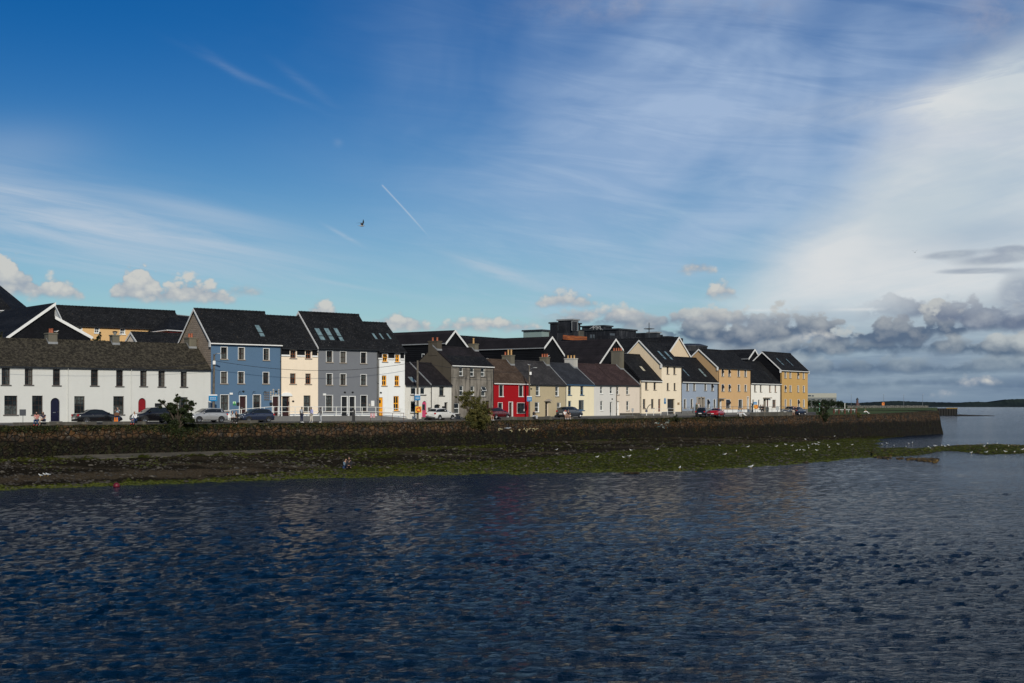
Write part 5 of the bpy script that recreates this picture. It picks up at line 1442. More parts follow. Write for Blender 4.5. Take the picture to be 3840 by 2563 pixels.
    if plate:
        for x0, x1 in ((rx-.03, rx-.013), (fx+.012, fx+.025)):
            m = MB(); m.box(x0, x1, -.26, .26, .50 if x0 < 0 else .46, .61 if x0 < 0 else .57); m.build('number_plate', PLATEW, t)
    return t
azL = math.atan2(L1.u.y, L1.u.x); azR = math.atan2(L2.u.y, L2.u.x)
def carat(label, px, d, dirn, kind, paint, dz=0.0, turn=0, **kw):
    ln = FL(px); s = ln.s(px, -d)
    return car(label, PZ(px, s, road_z(px, s)+.008+dz), math.atan2(ln.u.y, ln.u.x)+(math.pi if dirn < 0 else 0)+math.radians(turn), kind, paint, **kw)
carat('black saloon car facing right in front of the middle cottage', 364, 3.6, 1, 'saloon', carpaint('black', (.008, .008, .010)))
carat('black estate car facing left, half hidden by the dark quay tree', 575, 3.6, -1, 'suv', carpaint('black', (.008, .008, .010)), k=1.04)
carat('silver hatchback facing left between the dark tree and the utility pole', 774, 3.8, -1, 'hatch', carpaint('silver', (.38, .39, .40), .3), k=1.06)
carat('dark blue hatchback facing left below the blue house', 956, 4.0, -1, 'hatch', carpaint('dark_blue', (.022, .030, .060), .2), k=1.0, dz=.0)
carat('white hatchback facing right in front of the small white house with arched window', 1653, 2.4, 1, 'hatch', carpaint('white', (.68, .68, .66)))
carat('dark red hatchback facing right behind the olive tree', 1862, 2.2, 1, 'hatch', carpaint('dark_red', (.10, .008, .010)))
carat('grey family car facing right outside the khaki and lemon houses', 2136, 2.2, 1, 'suv', carpaint('mid_grey', (.055, .062, .075), .2))
carat('black hatchback seen from behind, left of the bright red saloon', 2637, 4.6, 1, 'hatch', carpaint('black', (.008, .008, .010)), turn=14)
carat('bright red saloon seen from behind, next to the black hatchback', 2688, 5.0, 1, 'saloon', carpaint('bright_red', (.34, .008, .016)), turn=10, k=.95)
carat('grey hatchback in front of the golden yellow house, behind the dark blue one', 2962, 3.6, -1, 'hatch', carpaint('silver_grey', (.12, .13, .14), .3))
carat('dark blue hatchback right of the couple at the end of the row', 2991, 4.6, 1, 'hatch', carpaint('navy', (.010, .018, .05), .2))
# ------------------------------------------------------------------ street furniture
POLEM = flat('weathered_pole_timber', (.12, .105, .085), .85, var=.3); GALV = flat('galvanised_steel', (.28, .29, .30), .45, .6); WHITEPAINT = flat('white_rail_paint', (.74, .74, .70), .5); BROWNPAINT = flat('rusty_brown_paint', (.10, .045, .03), .7)
SIGNBLUE = flat('blue_sign_face', (.01, .18, .40), .4, var=.03); SIGNWHITE = flat('white_sign_face', (.7, .7, .7), .5, var=.03)
def sign_marks(m, x, y, z, w, h, rows=2):
    """a short row of small light marks, as the photo shows"""
    for r_i in range(rows):
        for q in range(3):
            m.box(x-w*.3+q*w*.24, x-w*.3+q*w*.24+w*.14, y-.004, y-.001, z-h*.22+r_i*h*.3, z-h*.22+r_i*h*.3+h*.12)
def utility_pole(label, px, d, ytop, r=.13, sign_y=None, ring_y=None, arm=None, box_y=None, lean=0.0, cam=False):
    s = FL(px).s(px, -d); zg = road_z(px, s); t = thing('utility_pole', label, 'utility pole', PZ(px, s, zg), 0, 'utility poles')
    hh = H+(HY-ytop)/s-zg
    m = MB(); m.bar((0, 0, -.4), (lean, 0, hh), r, 10, r2=r*.75); m.build('pole', POLEM, t)
    Z = lambda py: H+(HY-py)/s-zg
    if sign_y:
        z = Z(sign_y); w = .95 if s > 33 else .68; m = MB(); m.box(-w/2, w/2, -r-.06, -r-.02, z-.30, z+.30); o = m.build('sign_plate', SIGNBLUE, t)
        m = MB(); m.box(-w/2, w/2, -r-.064, -r-.02, z+.302, z+.44); sign_marks(m, 0, -r-.061, z, w, .5); m.build('sign_lettering', SIGNWHITE, o)
        m = MB(); m.bar((0, 0, z-.12), (0, 0, z-.04), r+.015, 10); m.bar((0, 0, z+.12), (0, 0, z+.2), r+.015, 10); m.build('strap', GALV, t)
    if box_y:
        z = Z(box_y); m = MB(); m.box(.02, .30, -r-.2, -r-.01, z-.2, z+.2); m.build('junction_box', WHITE_TRIM, t)
    if arm:
        z = Z(arm[0]); m = MB(); m.bar((0, -.05, z), (arm[1], -.35, z+.25), .03, 6); m.build('lamp_arm', GALV, t)
        m = MB(); m.loft([[(arm[1]+a, -.35+b*w, z+.22+c) for b, c in ((-1, 0), (1, 0), (1, .09), (-1, .09))] for a, w in ((-.12, .06), (.1, .11), (.45, .08))]); m.build('lamp_head', GALV, t)
    return t, s, zg
p1, s1, z1g = utility_pole('leaning timber utility pole with blue sign, in front of the blue house corner', 800, 1.6, 1329, .14, sign_y=1495, arm=(1336, .45), box_y=1361, lean=.10)
p2, s2, z2g = utility_pole('tall timber utility pole with blue sign in front of the small white house', 1566, 1.6, 1353, .15, sign_y=1493)
p3, s3, z3g = utility_pole('timber utility pole with lamp arm and white box between the red and khaki houses', 1985, 1.6, 1374, .13, sign_y=1498, arm=(1387, .6), box_y=1401)
def ring(t, x, y, z, r, mat, mat2, r_in=.08, par=None):
    m = MB(); n, k = 16, 6
    for i in range(n):
        a = 2*math.pi*i/n
        for q in range(k):
            b = 2*math.pi*q/k; rr = r+r_in*math.cos(b); m.v.append((x+rr*math.cos(a), y+r_in*math.sin(b), z+rr*math.sin(a)))
    for i in range(n):
        for q in range(k): m.f.append([i*k+q, ((i+1) % n)*k+q, ((i+1) % n)*k+(q+1) % k, i*k+(q+1) % k]); m.m.append(0 if (i//2) % 2 else 1)
    return m.build('ring', [mat, mat2], t)
ORANGE = flat('orange_plastic', (.75, .20, .01), .5); REDP = flat('red_plastic', (.55, .02, .015), .45); YELLOWP = flat('yellow_plastic', (.75, .42, .02), .5)
def lifebuoy(label, px, s, py, k=1.0):
    z = H+(HY-py)/s; t = thing('life_ring', label, 'life ring', PZ(px, s, z), 0, 'life rings on the quay'); t.scale = (k, k, k)
    m = MB(); m.box(-.38, .38, .06, .10, -.38, .38); m.build('backing_board', YELLOWP, t)
    ring(t, .05, 0, .0, .25, REDP, ORANGE); return t
lifebuoy('red and orange life ring on the utility pole before the arched pink door', 1569, s2*1.004, 1536.5)
# wires
WIRE = flat('wire_black', (.02, .02, .022), .6)
def wire(label, a, b, sag, r=.022):
    t = thing('overhead_wire', label, 'wire', a, 0, 'overhead wires'); m = MB(); n = 18; pr = None
    for i in range(n+1):
        q = i/n; p = a.lerp(b, q)-a; p.z -= sag*4*q*(1-q)
        if pr is not None: m.bar(pr, p, r, 4)
        pr = p
    m.build('cable', WIRE, t)
top1, top2, top3 = PZ(802, s1, H+(HY-1353)/s1), PZ(1567, s2, H+(HY-1357)/s2), PZ(1985, s3, H+(HY-1393)/s3)
wire('overhead wire from the left utility pole to the one before the small white house', top1, top2, 1.1)
wire('overhead wire from the utility pole before the small white house to the rightmost pole', top2, top3, .55)
wire('overhead wire from the red door cottage eave to the leaning pole', P(495, 1377, L1.s(495, -.2)), top1, .35)
wire('thin overhead wire slung across the cottages to the leaning pole', P(-200, 1377, L1.s(-200, -.6)), top1-Vector((0, 0, .25)), .5, .014)
# railings
def railing(label, posts, line, d, ytop, ymid, ybot, mat, top_pts=None, r=.03, group='street railings'):
    """posts: columns; ytop/ymid/ybot: photo rows as tables"""
    pts = []
    for px in posts:
        s = line.s(px, -d); pts.append([PZ(px, s, H+(HY-table(y, px))/s) for y in (ytop, ymid, ybot)])
    o = pts[0][2]; t = thing('railing', label, 'railing', o, 0, group)
    for a, b, c in pts:
        m = MB(); m.bar(c-o-Vector((0, 0, .15)), a-o, r*1.25, 6); m.build('post', mat, t)
    for k_ in (0, 1):
        m = MB()
        for q, w_ in zip(pts, pts[1:]): m.bar(q[k_]-o, w_[k_]-o, r, 6)
        m.build('rail', mat, t)
    return t
railing('white two bar railing along the ramp and terrace before the tall houses', [828, 863, 905, 948, 991, 1026, 1043, 1056, 1107, 1156, 1209, 1261, 1309, 1358, 1409, 1440, 1476, 1503, 1532], L1, 1.62,
        [(827, 1542), (1026, 1525.5), (1054, 1526), (1409, 1527.6), (1476, 1532), (1533, 1536)], [(827, 1557), (1026, 1545.5), (1054, 1544.5), (1409, 1545), (1476, 1549), (1533, 1553)], [(827, 1575), (900, 1571), (1043, 1562), (1409, 1562), (1476, 1565), (1533, 1575)], WHITEPAINT, r=.035)
railing('white railing in front of the cream gabled building', [2425, 2451, 2478, 2503.6, 2531], L2, 2.6, [(2425, 1535), (2531, 1533)], [(2425, 1547), (2531, 1544)], [(2425, 1561), (2478, 1559.5), (2531, 1554)], WHITEPAINT)
railing('thin grey railing on the raised pavement before the blue grey, tan and yellow houses', [2558]+list(range(2580, 2960, 21))+[2978], L2, 2.05, [(2558, 1528), (2692, 1526), (2830, 1525.5), (2978, 1524)], [(2558, 1539), (2692, 1537), (2830, 1536), (2978, 1534)], [(2558, 1551), (2692, 1548), (2830, 1547.5), (2978, 1545.5)], GALV)
# brown barrier with two paper notices
s = L1.s(1450, -4.6); o = PZ(1382, L1.s(1382, -4.6), road_z(1382, L1.s(1382, -4.6))); t = thing('street_barrier', 'rusty brown tubular barrier with two pink notices beside the black parking machine', 'barrier', o)
def lp(px, py): s_ = L1.s(px, -4.6) if px < 1520 else L2.s(px, -4.6); return P(px, py, s_)-o
for x in (1389, 1430, 1472, 1514):
    m = MB(); a = lp(x, 1549.5); m.bar((a.x, a.y, -.1), a, .03, 6); m.build('post', BROWNPAINT, t)
m = MB(); m.bar(lp(1389, 1549.5), lp(1430, 1549.5), .03, 6); m.bar(lp(1430, 1549.5), lp(1514, 1550), .03, 6); m.build('rail', BROWNPAINT, t)
for x in (1393, 1403):
    a, b = lp(x-4, 1551), lp(x+4, 1567); m = MB(); m.quad((a.x, a.y-.05, b.z), (b.x, a.y-.05, b.z), (b.x, a.y-.05, a.z), (a.x, a.y-.05, a.z)); m.quad((a.x, a.y-.045, b.z), (a.x, a.y-.045, a.z), (b.x, a.y-.045, a.z), (b.x, a.y-.045, b.z))
    n_ = m.build('notice', flat('pink_notice', (.60, .38, .40), .7), t)
    m = MB()
    for q in range(3): zz = b.z+.1+q*.1; m.box(a.x+.04, b.x-.04, a.y-.056, a.y-.052, zz, zz+.035)
    m.build('notice_text', flat('red_print', (.45, .03, .05), .6), n_)
# parking machine
q_ = on_wall(1326, .2); t = thing('parking_machine', 'tall black parking ticket machine standing on the quay wall edge', 'parking machine', q_)
m = MB(); m.prism([(-.16, 0), (.16, 0), (.16, 1.42), (.02, 1.50), (-.10, 1.42), (-.16, 1.18)], 'y', -.14, .14); m.build('cabinet', TRIMB, t)
m = MB(); m.box(-.10, -.02, -.155, -.141, 1.18, 1.30); m.build('screen', SIGNWHITE, t)
m = MB(); m.box(-.2, .2, -.18, .18, -.05, .04); m.build('base', CONC_D, t)
# sign posts
def signpost(label, px, s, z0, yt, w, h, mat, postm=GALV, name='road_sign', text=False, r=.03):
    t = thing(name, label, 'sign', PZ(px, s, z0)); zt = H+(HY-yt)/s-z0
    m = MB(); m.bar((0, 0, -.2), (0, 0, zt), r, 6); m.build('post', postm, t)
    m = MB(); m.box(-w/2, w/2, -.07, -.035, zt-h, zt); o = m.build('sign_plate', mat, t)
    if text:
        m = MB(); sign_marks(m, 0, -.072, zt-h/2, w, h); m.build('sign_lettering', SIGNWHITE, o)
    return t
sg = L1.s(86, -5.0); signpost('square dark grey back of a road sign before the navy door cottage', 86, sg, road_z(86, sg), 1536, .62, .62, flat('grey_sign_back', (.06, .065, .075), .5))
sg = L2.s(2372, -4); signpost('thin grey post with a small plate below the pale pink house', 2372, sg, road_z(2372, sg), 1532, .32, .5, GALV)
sg = L2.s(2915, -4.8); signpost('small grey parking sign on a thin post before the warm white house', 2915, sg, road_z(2915, sg), 1526, .55, .62, flat('pale_grey_sign', (.35, .37, .38), .5))
sg = L2.s(2833, -2.0); t = signpost('bright blue sign above the right hand life ring on a post', 2832, sg, table(PAV2, 2833), 1508, .60, .60, SIGNBLUE, text=True)
lifebuoy('red and orange life ring on a post before the warm white house', 2835, sg*1.005, 1526.5, .95)
# wall sign on the cream gable
u, z = hM.at(*c7(497, 1136)); t = thing('wall_sign', 'blue and white sign fixed to the cream gabled building left of its cart arch', 'sign', hM.root.matrix_world @ Vector((0, 0, 0)))
bpy.context.view_layer.update()
t.location = hM.root.matrix_world @ Vector((u, -.03, z)); t.rotation_euler = hM.root.rotation_euler
m = MB(); m.box(-.27, .27, -.03, 0, -.45, .45); o = m.build('sign_plate', SIGNBLUE, t); m = MB(); m.box(-.2, .2, -.035, -.031, .25, .38); m.box(-.12, .1, -.035, -.031, -.1, .08); m.build('sign_lettering', SIGNWHITE, o)
# anchor
sg = L2.s(2424, -3.4); o = PZ(2424, sg, road_z(2424, sg)+.95); t = thing('anchor', 'big ship anchor leaning on its fluke beside the white railing', 'anchor', o, azR)
m = MB(); m.bar((.05, 0, 0), (-1.05, 0, 1.15), .05, 8, r2=.035); m.build('shank', GALV, t)
m = MB(); pts = [(.05, 0, -.02), (.25, 0, .38), (.55, 0, .72), (.95, 0, .92), (1.35, 0, .95)]
for a, b in zip(pts, pts[1:]): m.bar(a, b, .055, 8)
m.build('curved_arm', TRIMB, t)
m = MB(); m.lathe([(.001, -.16), (.18, -.1), (.24, 0), (.18, .1), (.001, .16)], n=10); m.build('crown_weight', flat('blue_grey_iron', (.10, .11, .17), .5), t)
m = MB(); m.bar((0, 0, -.1), (0, 0, -.98), .04, 6); m.build('stand', WHITEPAINT, t)
# statue-like post box and bins
q_ = pav(2821, 1.5); t = thing('street_monument', 'dark slender carved figure post by the left end of the warm white house', 'monument', q_)
m = MB(); m.lathe([(.001, 0), (.20, 0), (.18, .3), (.13, .6), (.17, .9), (.2, 1.1), (.12, 1.22), (.15, 1.35), (.001, 1.5)], n=10); m.build('shaft', flat('mottled_bronze', (.03, .05, .07), .5, var=.9, scale=9), t)
m = MB(); m.loft([[(x, y*w, 1.46+zz) for y, zz in ((-.16, 0), (.16, 0), (.0, .10))] for x, w in ((-.34, .3), (-.1, 1), (.12, 1), (.3, .6))]); m.build('head_piece', TRIMB, t)
q_ = pav(2877, 1.5); t = thing('litter_bin', 'squat grey litter bin right of the two black coated figures', 'litter bin', q_)
m = MB(); m.lathe([(.001, 0), (.26, 0), (.31, .7), (.33, .74), (.33, .8), (.25, .88), (.001, .9)], n=12); m.build('bin_body', flat('bin_grey', (.06, .065, .06), .7), t)
m = MB(); m.box(-.16, .16, -.335, -.30, .55, .68); m.build('bin_slot', TRIMB, t)
# cones by the photographer
for i, x in enumerate((431, 439)):
    sg = L1.s(x, -6.2); t = thing('traffic_cone', ('orange cone at the foot of the person lifting a camera, left one', 'orange cone at the foot of the person lifting a camera, right one')[i], 'traffic cone', PZ(x, sg, road_z(x, sg)), 0, 'orange cones')
    m = MB(); m.lathe([(.001, .72), (.035, .72), (.045, .70), (.15, .03)], n=10); m.build('cone', ORANGE, t); m = MB(); m.box(-.2, .2, -.2, .2, 0, .03); m.build('base', ORANGE, t)
# low block walls on the quay edge
LW = [(48, 362, 'long low block wall below the navy door cottage, the pair of women on it'), (385, 548, 'low block wall in front of the black saloon and estate car'), (872, 968, 'short low block wall where two people sit before the dark blue hatchback'),
      (1243, 1316, 'low block wall just left of the black parking machine'), (1338, 1500, 'low block wall behind the rusty brown barrier'), (1527, 1750, 'low block wall below the white hatchback'), (1826, 1852, 'very short block seat beside the olive tree'),
      (1880, 2072, 'long low block wall below the red and khaki houses'), (2100, 2150, 'short low block seat in front of the grey family car'), (2345, 2512, 'low block wall in front of the anchor and white railing'), (2755, 2790, 'short block seat below the tan house'), (2812, 2972, 'tallest low wall, in front of the two black coated figures')]
for a, b, lab in LW:
    hh = {2812: .62, 1880: .38, 2345: .34}.get(a, .30 if a < 1200 or a > 1800 else .16); root = None; m = MB(); n = max(2, int((b-a)/25)); pr = None
    o = on_wall(a, .42); t = thing('low_wall', lab, 'low wall', o, 0, 'low walls on the quay edge')
    for k_ in range(n+1):
        px = lerp(a, b, k_/n); p0 = on_wall(px, .36)-o; p1_ = on_wall(px, .80)-o
        c_ = [p0+V(0, 0, -.1), p0+V(0, 0, hh), p1_+V(0, 0, hh), p1_+V(0, 0, -.1)]
        if pr: [m.quad(pr[i], c_[i], c_[(i+1) % 4], pr[(i+1) % 4]) for i in range(4)]
        else: m.face(c_[::-1])
        pr = c_
    m.face(pr); m.build('blocks', CONC_D, t)
# bollards, posts, far side
RUST = flat('rusty_red_post', (.10, .03, .018), .8)
for i, (px, py, hpx) in enumerate(((3127, 1548, 12), (3146, 1549, 13), (3168, 1549, 15), (3191, 1548, 16), (3211, 1548, 17))):
    s = sW(px)*.965; z = H-(py-HY)/s; t = thing('bollard', 'rust red bollard, '+('first', 'second', 'third', 'fourth', 'fifth')[i]+' from the left along the grass edge', 'bollard', PZ(px, s, z), 0, 'bollards by the grass')
    hh = hpx/s; m = MB(); m.lathe([(.001, -.2), (.17, -.2), (.15, hh*.8), (.19, hh*.82), (.17, hh), (.001, hh+.05)], n=8); m.build('post', RUST, t)
s = 17.6; t = thing('guard_rail', 'pale grey guard rail behind the rust red bollards', 'guard rail', PZ(3130, s, H-1.25)); m = MB(); m.box(0, 78/s, 0, .08, .30, .50); m.build('rail', GALV, t)
for k_ in range(4): m = MB(); m.box(.2+k_*1.35, .3+k_*1.35, .085, .16, -.2, .5); m.build('post', GALV, t)
def post(name, lab, px, s, y0, y1, r, mat, cat='post', group=None):
    t = thing(name, lab, cat, P(px, y0, s), 0, group); m = MB(); hh = (y0-y1)/s; m.bar((0, 0, -.3), (0, 0, hh), r, 8, r2=r*.8); m.build('pole', mat, t); m = MB(); m.lathe([(.001, hh+.002), (r*1.3, hh+.002), (r*1.3, hh+r), (.001, hh+r*1.6)], n=8); m.build('cap', mat, t); return t
post('marker_post', 'white painted marker post standing on the grass', 3168, 15.5, 1534, 1515, .10, WHITEPAINT)
post('marker_post', 'green and white post left of the big bush at the row end', 3073, 17.5, 1545, 1515, .09, flat('mint_paint', (.2, .5, .35), .6))
for i, (px, y1) in enumerate(((3192, 1481), (3314, 1481), (3389, 1483), (3460, 1481))):
    s = 5.4; t = thing('street_lamp', 'tall thin lamp post on the far road, '+('first', 'second', 'third', 'fourth')[i]+' from the left', 'street lamp', PZ(px, s, H-1.3), 0, 'far lamp posts')
    hh = (1525-y1)/s+1; m = MB(); m.bar((0, 0, 0), (0, 0, hh), .14, 6, r2=.09); m.build('pole', GALV, t); m = MB(); m.box(-.1, .9 if i == 3 else .5, -.12, .12, hh, hh+.16); m.build('lamp_head', GALV, t)
s = 5.6; t = thing('lighthouse', 'small distant banded beacon tower on the skyline', 'lighthouse', PZ(3215, s, H-1.3)); m = MB(); hh = (1525-1491)/s
m.lathe([(.001, 0), (1.5, 0), (1.3, hh*.45), (.8, hh*.5), (.7, hh*.85)], n=10); m.build('tower', flat('brick_red_far', (.10, .05, .045), .8), t); m = MB(); m.lathe([(.001, hh*.852), (.85, hh*.852), (.85, hh*.95), (.3, hh*1.05), (.001, hh*1.1)], n=10); m.build('lantern', DKTRIM, t)
s = 6.4; t = thing('warning_board', 'square orange warning board beyond the grass', 'sign', PZ(3312, s, H-1.2)); m = MB(); m.box(-.7, .7, -.05, .05, 1.4, 3.0); m.build('board', ORANGE, t)
m = MB(); [m.box(x-.06, x+.06, -.02, .06, -.2, 1.4) for x in (-.5, .5)]; m.build('legs', GALV, t)
m = MB(); m.box(-.35, .35, -.055, -.051, 2.0, 2.5); m.build('board_mark', TRIMB, t)
# street lamp behind the cottages
s = L1.s(431, 9.5); t = thing('street_lamp', 'lantern style lamp post behind the cottage roofs beside the shrubs', 'street lamp', PZ(431, s, H-1.6)); zt = H+(HY-1243)/s-(H-1.6)
m = MB(); m.bar((0, 0, 0), (0, 0, zt-.45), .05, 8); m.build('pole', TRIMB, t); m = MB(); m.lathe([(.04, zt-.45), (.12, zt-.4), (.30, zt-.08), (.001, zt-.08)], n=8); m.build('lantern', flat('lamp_glass', (.3, .3, .28), .2), t); m = MB(); m.lathe([(.001, zt-.078), (.36, zt-.078), (.2, zt), (.001, zt+.03)], n=8); m.build('lamp_cap', TRIMB, t)
# roof details
for h_, pts in ((hB, ()),): pass
# far stone wall, pier, rocks
def stonewall():
    m, t, b = newmat('far_rubble_stone'); o = ocoord(t)
    link(t, mixc(t, nz(t, o, 1.2, 5, .7).ss(.4, .65), (.045, .045, .04), (.22, .21, .18)), b.inputs['Base Color']); b.inputs['Roughness'].default_value = .9; return m
t = thing('rubble_wall', 'long grey rubble stone wall beyond the grass field', 'stone wall', PZ(3330, 7.0, H-1.25)); rows = [[], [], [], []]
for k_ in range(120):
    px = lerp(3150, 3482, k_/119); p = PZ(px, 7.4-(px-3150)/332*1.0, 0)-Vector((t.location.x, t.location.y, 0)); hh = 1.3+.35*fbm(px*.13, 2)
    rows[0].append((p.x, p.y, -.3)); rows[1].append((p.x, p.y+.1, hh*.8)); rows[2].append((p.x, p.y+.4, hh)); rows[3].append((p.x, p.y+1.2, -.3))
gm = grid_mesh(rows, 'stones', stonewall(), smooth=False); gm.parent = t
s = 5.9; t = thing('pier', 'low dark timber pier with a yellow top edge beyond the quay end', 'pier', PZ(3462, s, 0)); W = (3590-3462)/s; hp = H-(1532-HY)/s
PIERM = flat('black_piling', (.008, .008, .008), .8, var=.5)
m = MB(); m.box(45/s, W, 0, 12, -1, hp); m.build('deck', PIERM, t)
for k_ in range(9): m = MB(); x = 45/s+.4+k_*(W-45/s-.8)/8; m.bar((x, -.35, -1), (x, -.35, hp-.3), .28, 6); m.build('pile', PIERM, t)
m = MB(); m.box(lerp(45/s, W, .5), W+.1, -.12, -.005, hp-.35, hp+.35); m.build('edge_beam', flat('dull_yellow_edge', (.17, .10, .012), .7), t)
m = MB(); m.box(-4, 45/s-.1, 2, 12, hp-.6, hp+.1); m.build('approach', PIERM, t)
# graffiti: pale painted strokes on the wall face
def wallface(px, py, off=.10):
    """point just proud of the quay wall face"""
    s = sW(px); z = H+(HY-py)/s
    y = F/s; zt = table(WTOP, px); out = max(0, (zt-z))*.14
    return PZ(px, F/(y-out*1.2-off), 0)*1.0+Vector((0, 0, 0))+Vector((0, 0, H+(HY-py)/(F/(y-out*1.2-off)*0+F/(y-out*1.2-off))))
GRAF = flat('cream_graffiti_paint', (.40, .35, .20), .8, var=.35, scale=5)
def gz(x, y): return 1820+x/8.389, 1560+y/8.389
strokes = [[(418, 400), (430, 465)], [(425, 395), (490, 405), (485, 440)], [(520, 405), (520, 440)], [(520, 420), (565, 420)], [(765, 460), (830, 460), (845, 490), (810, 505)], [(1045, 440), (1095, 435), (1060, 475)],
           [(1215, 440), (1222, 395), (1245, 385)], [(1265, 440), (1298, 520), (1322, 430)], [(1300, 385), (1310, 430)], [(1365, 450), (1375, 400), (1440, 398)], [(1480, 420), (1520, 395), (1555, 415), (1555, 460)], [(1470, 450), (1500, 510)], [(1590, 440), (1600, 410), (1665, 405)]]
o = wallface(1950, 1612); t = thing('graffiti', 'faded cream painted letters low on the quay wall below the red house', 'graffiti', o)
for st in strokes:
    m = MB()
    for a, b in zip(st, st[1:]):
        p, q = wallface(*gz(*a))-o, wallface(*gz(*b))-o; m.bar(p, q, .055, 5)
    m.build('painted_stroke', GRAF, t)
o = wallface(2480, 1600); t = thing('graffiti', 'patch of white and teal graffiti on the quay wall below the cream gable', 'graffiti', o)
GW = flat('white_graffiti', (.28, .30, .28), .8, var=.3); GT = flat('teal_graffiti', (.06, .14, .16), .8, var=.4)
for k_ in range(16):
    px, py = 2460+R.random()*50, 1582+R.random()*24; m = MB(); pr = wallface(px, py)-o
    for q in range(3):
        px += R.uniform(-5, 6); py += R.uniform(-4, 4); c = wallface(px, py)-o; m.bar(pr, c, .05, 5); pr = c
    m.build('painted_stroke', GT if k_ % 3 == 0 else GW, t)
# ------------------------------------------------------------------ plants
def leaf(m, c, sz, rr=R, mi=0, up=.3):
    a = Vector((rr.gauss(0, 1), rr.gauss(0, 1), rr.gauss(0, 1)+up)).normalized(); b = a.orthogonal().normalized(); b.rotate(Matrix.Rotation(rr.random()*6.28, 3, a)); d = a.cross(b)
    L = sz*rr.uniform(.7, 1.3); w = L*.42
    m.face([c-b*L*.5, c+d*w*.5, c+b*L*.5, c-d*w*.5], mi)
def bush(label, loc, clumps, nleaf, sz, leafm, name='quay_tree', cat='tree', group=None, seed=1, trunk=True, spread=1.0):
    """clumps: (x, y, z, radius) in metres about the base"""
    rr = random.Random(seed); t = thing(name, label, cat, loc, 0, group)
    if trunk:
        m = MB(); base = Vector((0, 0, -.5))
        for x, y, z, r_ in clumps:
            e_ = Vector((x, y, z)); mid = e_*.45+Vector((rr.uniform(-.1, .1), 0, e_.z*.05)); r0 = .05+.02*e_.length
            m.bar(base, mid, r0, 6, r2=r0*.6); m.bar(mid, e_, r0*.6, 5, r2=.015)
            for q in range(5):
                tip = e_+Vector((rr.gauss(0, .5), rr.gauss(0, .5), rr.gauss(.2, .5)))*r_; m.bar(mid.lerp(e_, .6+.1*q*.5), tip, .018, 4, r2=.006)
        m.build('trunk', BARK, t)
    m = MB(); tot = sum(c[3]**2 for c in clumps)
    for x, y, z, r_ in clumps:
        n = int(nleaf*r_*r_/tot); subs = [Vector((rr.gauss(0, .45), rr.gauss(0, .45), rr.gauss(0, .42)))*r_ for _ in range(max(4, int(r_*14)))]
        for _ in range(n):
            s_ = rr.choice(subs); p = Vector((x, y, z))+s_+Vector((rr.gauss(0, 1), rr.gauss(0, 1), rr.gauss(0, .8)))*r_*.17*spread
            leaf(m, p, sz, rr)
    m.build('crown', leafm, t); return t
def C(px0, s, z0):
    """clump positions from photo points: (px, py, radius px)"""
    def f(l, rr=random.Random(5)): return [((px-px0)/s, rr.uniform(-.5, .5)*r_/s, H+(HY-py)/s-z0, r_/s) for px, py, r_ in l]
    return f
q_ = on_wall(668, -.1); s = F/q_.y
bush('dark green scrubby tree rooted in the quay wall in front of the red door cottage', q_, C(668, s, q_.z)([(665, 1500, 16), (640, 1525, 22), (612, 1512, 14), (655, 1545, 30), (690, 1535, 22), (712, 1522, 18), (728, 1512, 9), (700, 1565, 26), (640, 1575, 30), (670, 1590, 34), (718, 1580, 12), (620, 1560, 16), (662, 1482, 7), (602, 1504, 7), (690, 1510, 10)]), 26000, .17, LEAF_D, seed=3)
q_ = on_wall(1778, -.1); s = F/q_.y
bush('olive brown leaved tree on the quay in front of the cement house', q_, C(1778, s, q_.z)([(1750, 1485, 22), (1728, 1498, 14), (1712, 1490, 7), (1765, 1475, 10), (1775, 1510, 26), (1740, 1520, 16), (1800, 1530, 28), (1765, 1545, 26), (1815, 1515, 14), (1825, 1550, 22), (1785, 1570, 34), (1812, 1580, 26), (1760, 1580, 22), (1795, 1498, 8), (1780, 1595, 30)]), 24000, .16, LEAF_O, seed=4)
q_ = on_wall(2526, -.1); s = F/q_.y
bush('small dark shrub on the wall crest before the cart arch', q_, C(2526, s, q_.z)([(2520, 1566, 9), (2534, 1560, 9), (2528, 1575, 13), (2540, 1572, 9), (2516, 1575, 8)]), 1200, .16, LEAF_D, name='shrub', cat='shrub', seed=6, group='shrubs on the quay')
q_ = on_wall(3085, -.1); s = F/q_.y
bush('large dark rounded bush at the end of the road, right of the yellow house', q_, C(3085, s, q_.z)([(3085, 1520, 12), (3098, 1530, 14), (3080, 1535, 16), (3095, 1548, 18), (3075, 1552, 12), (3100, 1560, 14), (3065, 1540, 8), (3090, 1565, 14)]), 3600, .22, LEAF_D, name='bush', cat='bush', seed=7)
q_ = on_wall(3218, -.1); s = F/q_.y
bush('low brownish bush beside the person in the green top', q_, C(3218, s, q_.z)([(3218, 1552, 9), (3212, 1560, 8), (3226, 1558, 8)]), 700, .2, LEAF_O, name='bush', cat='bush', seed=8)
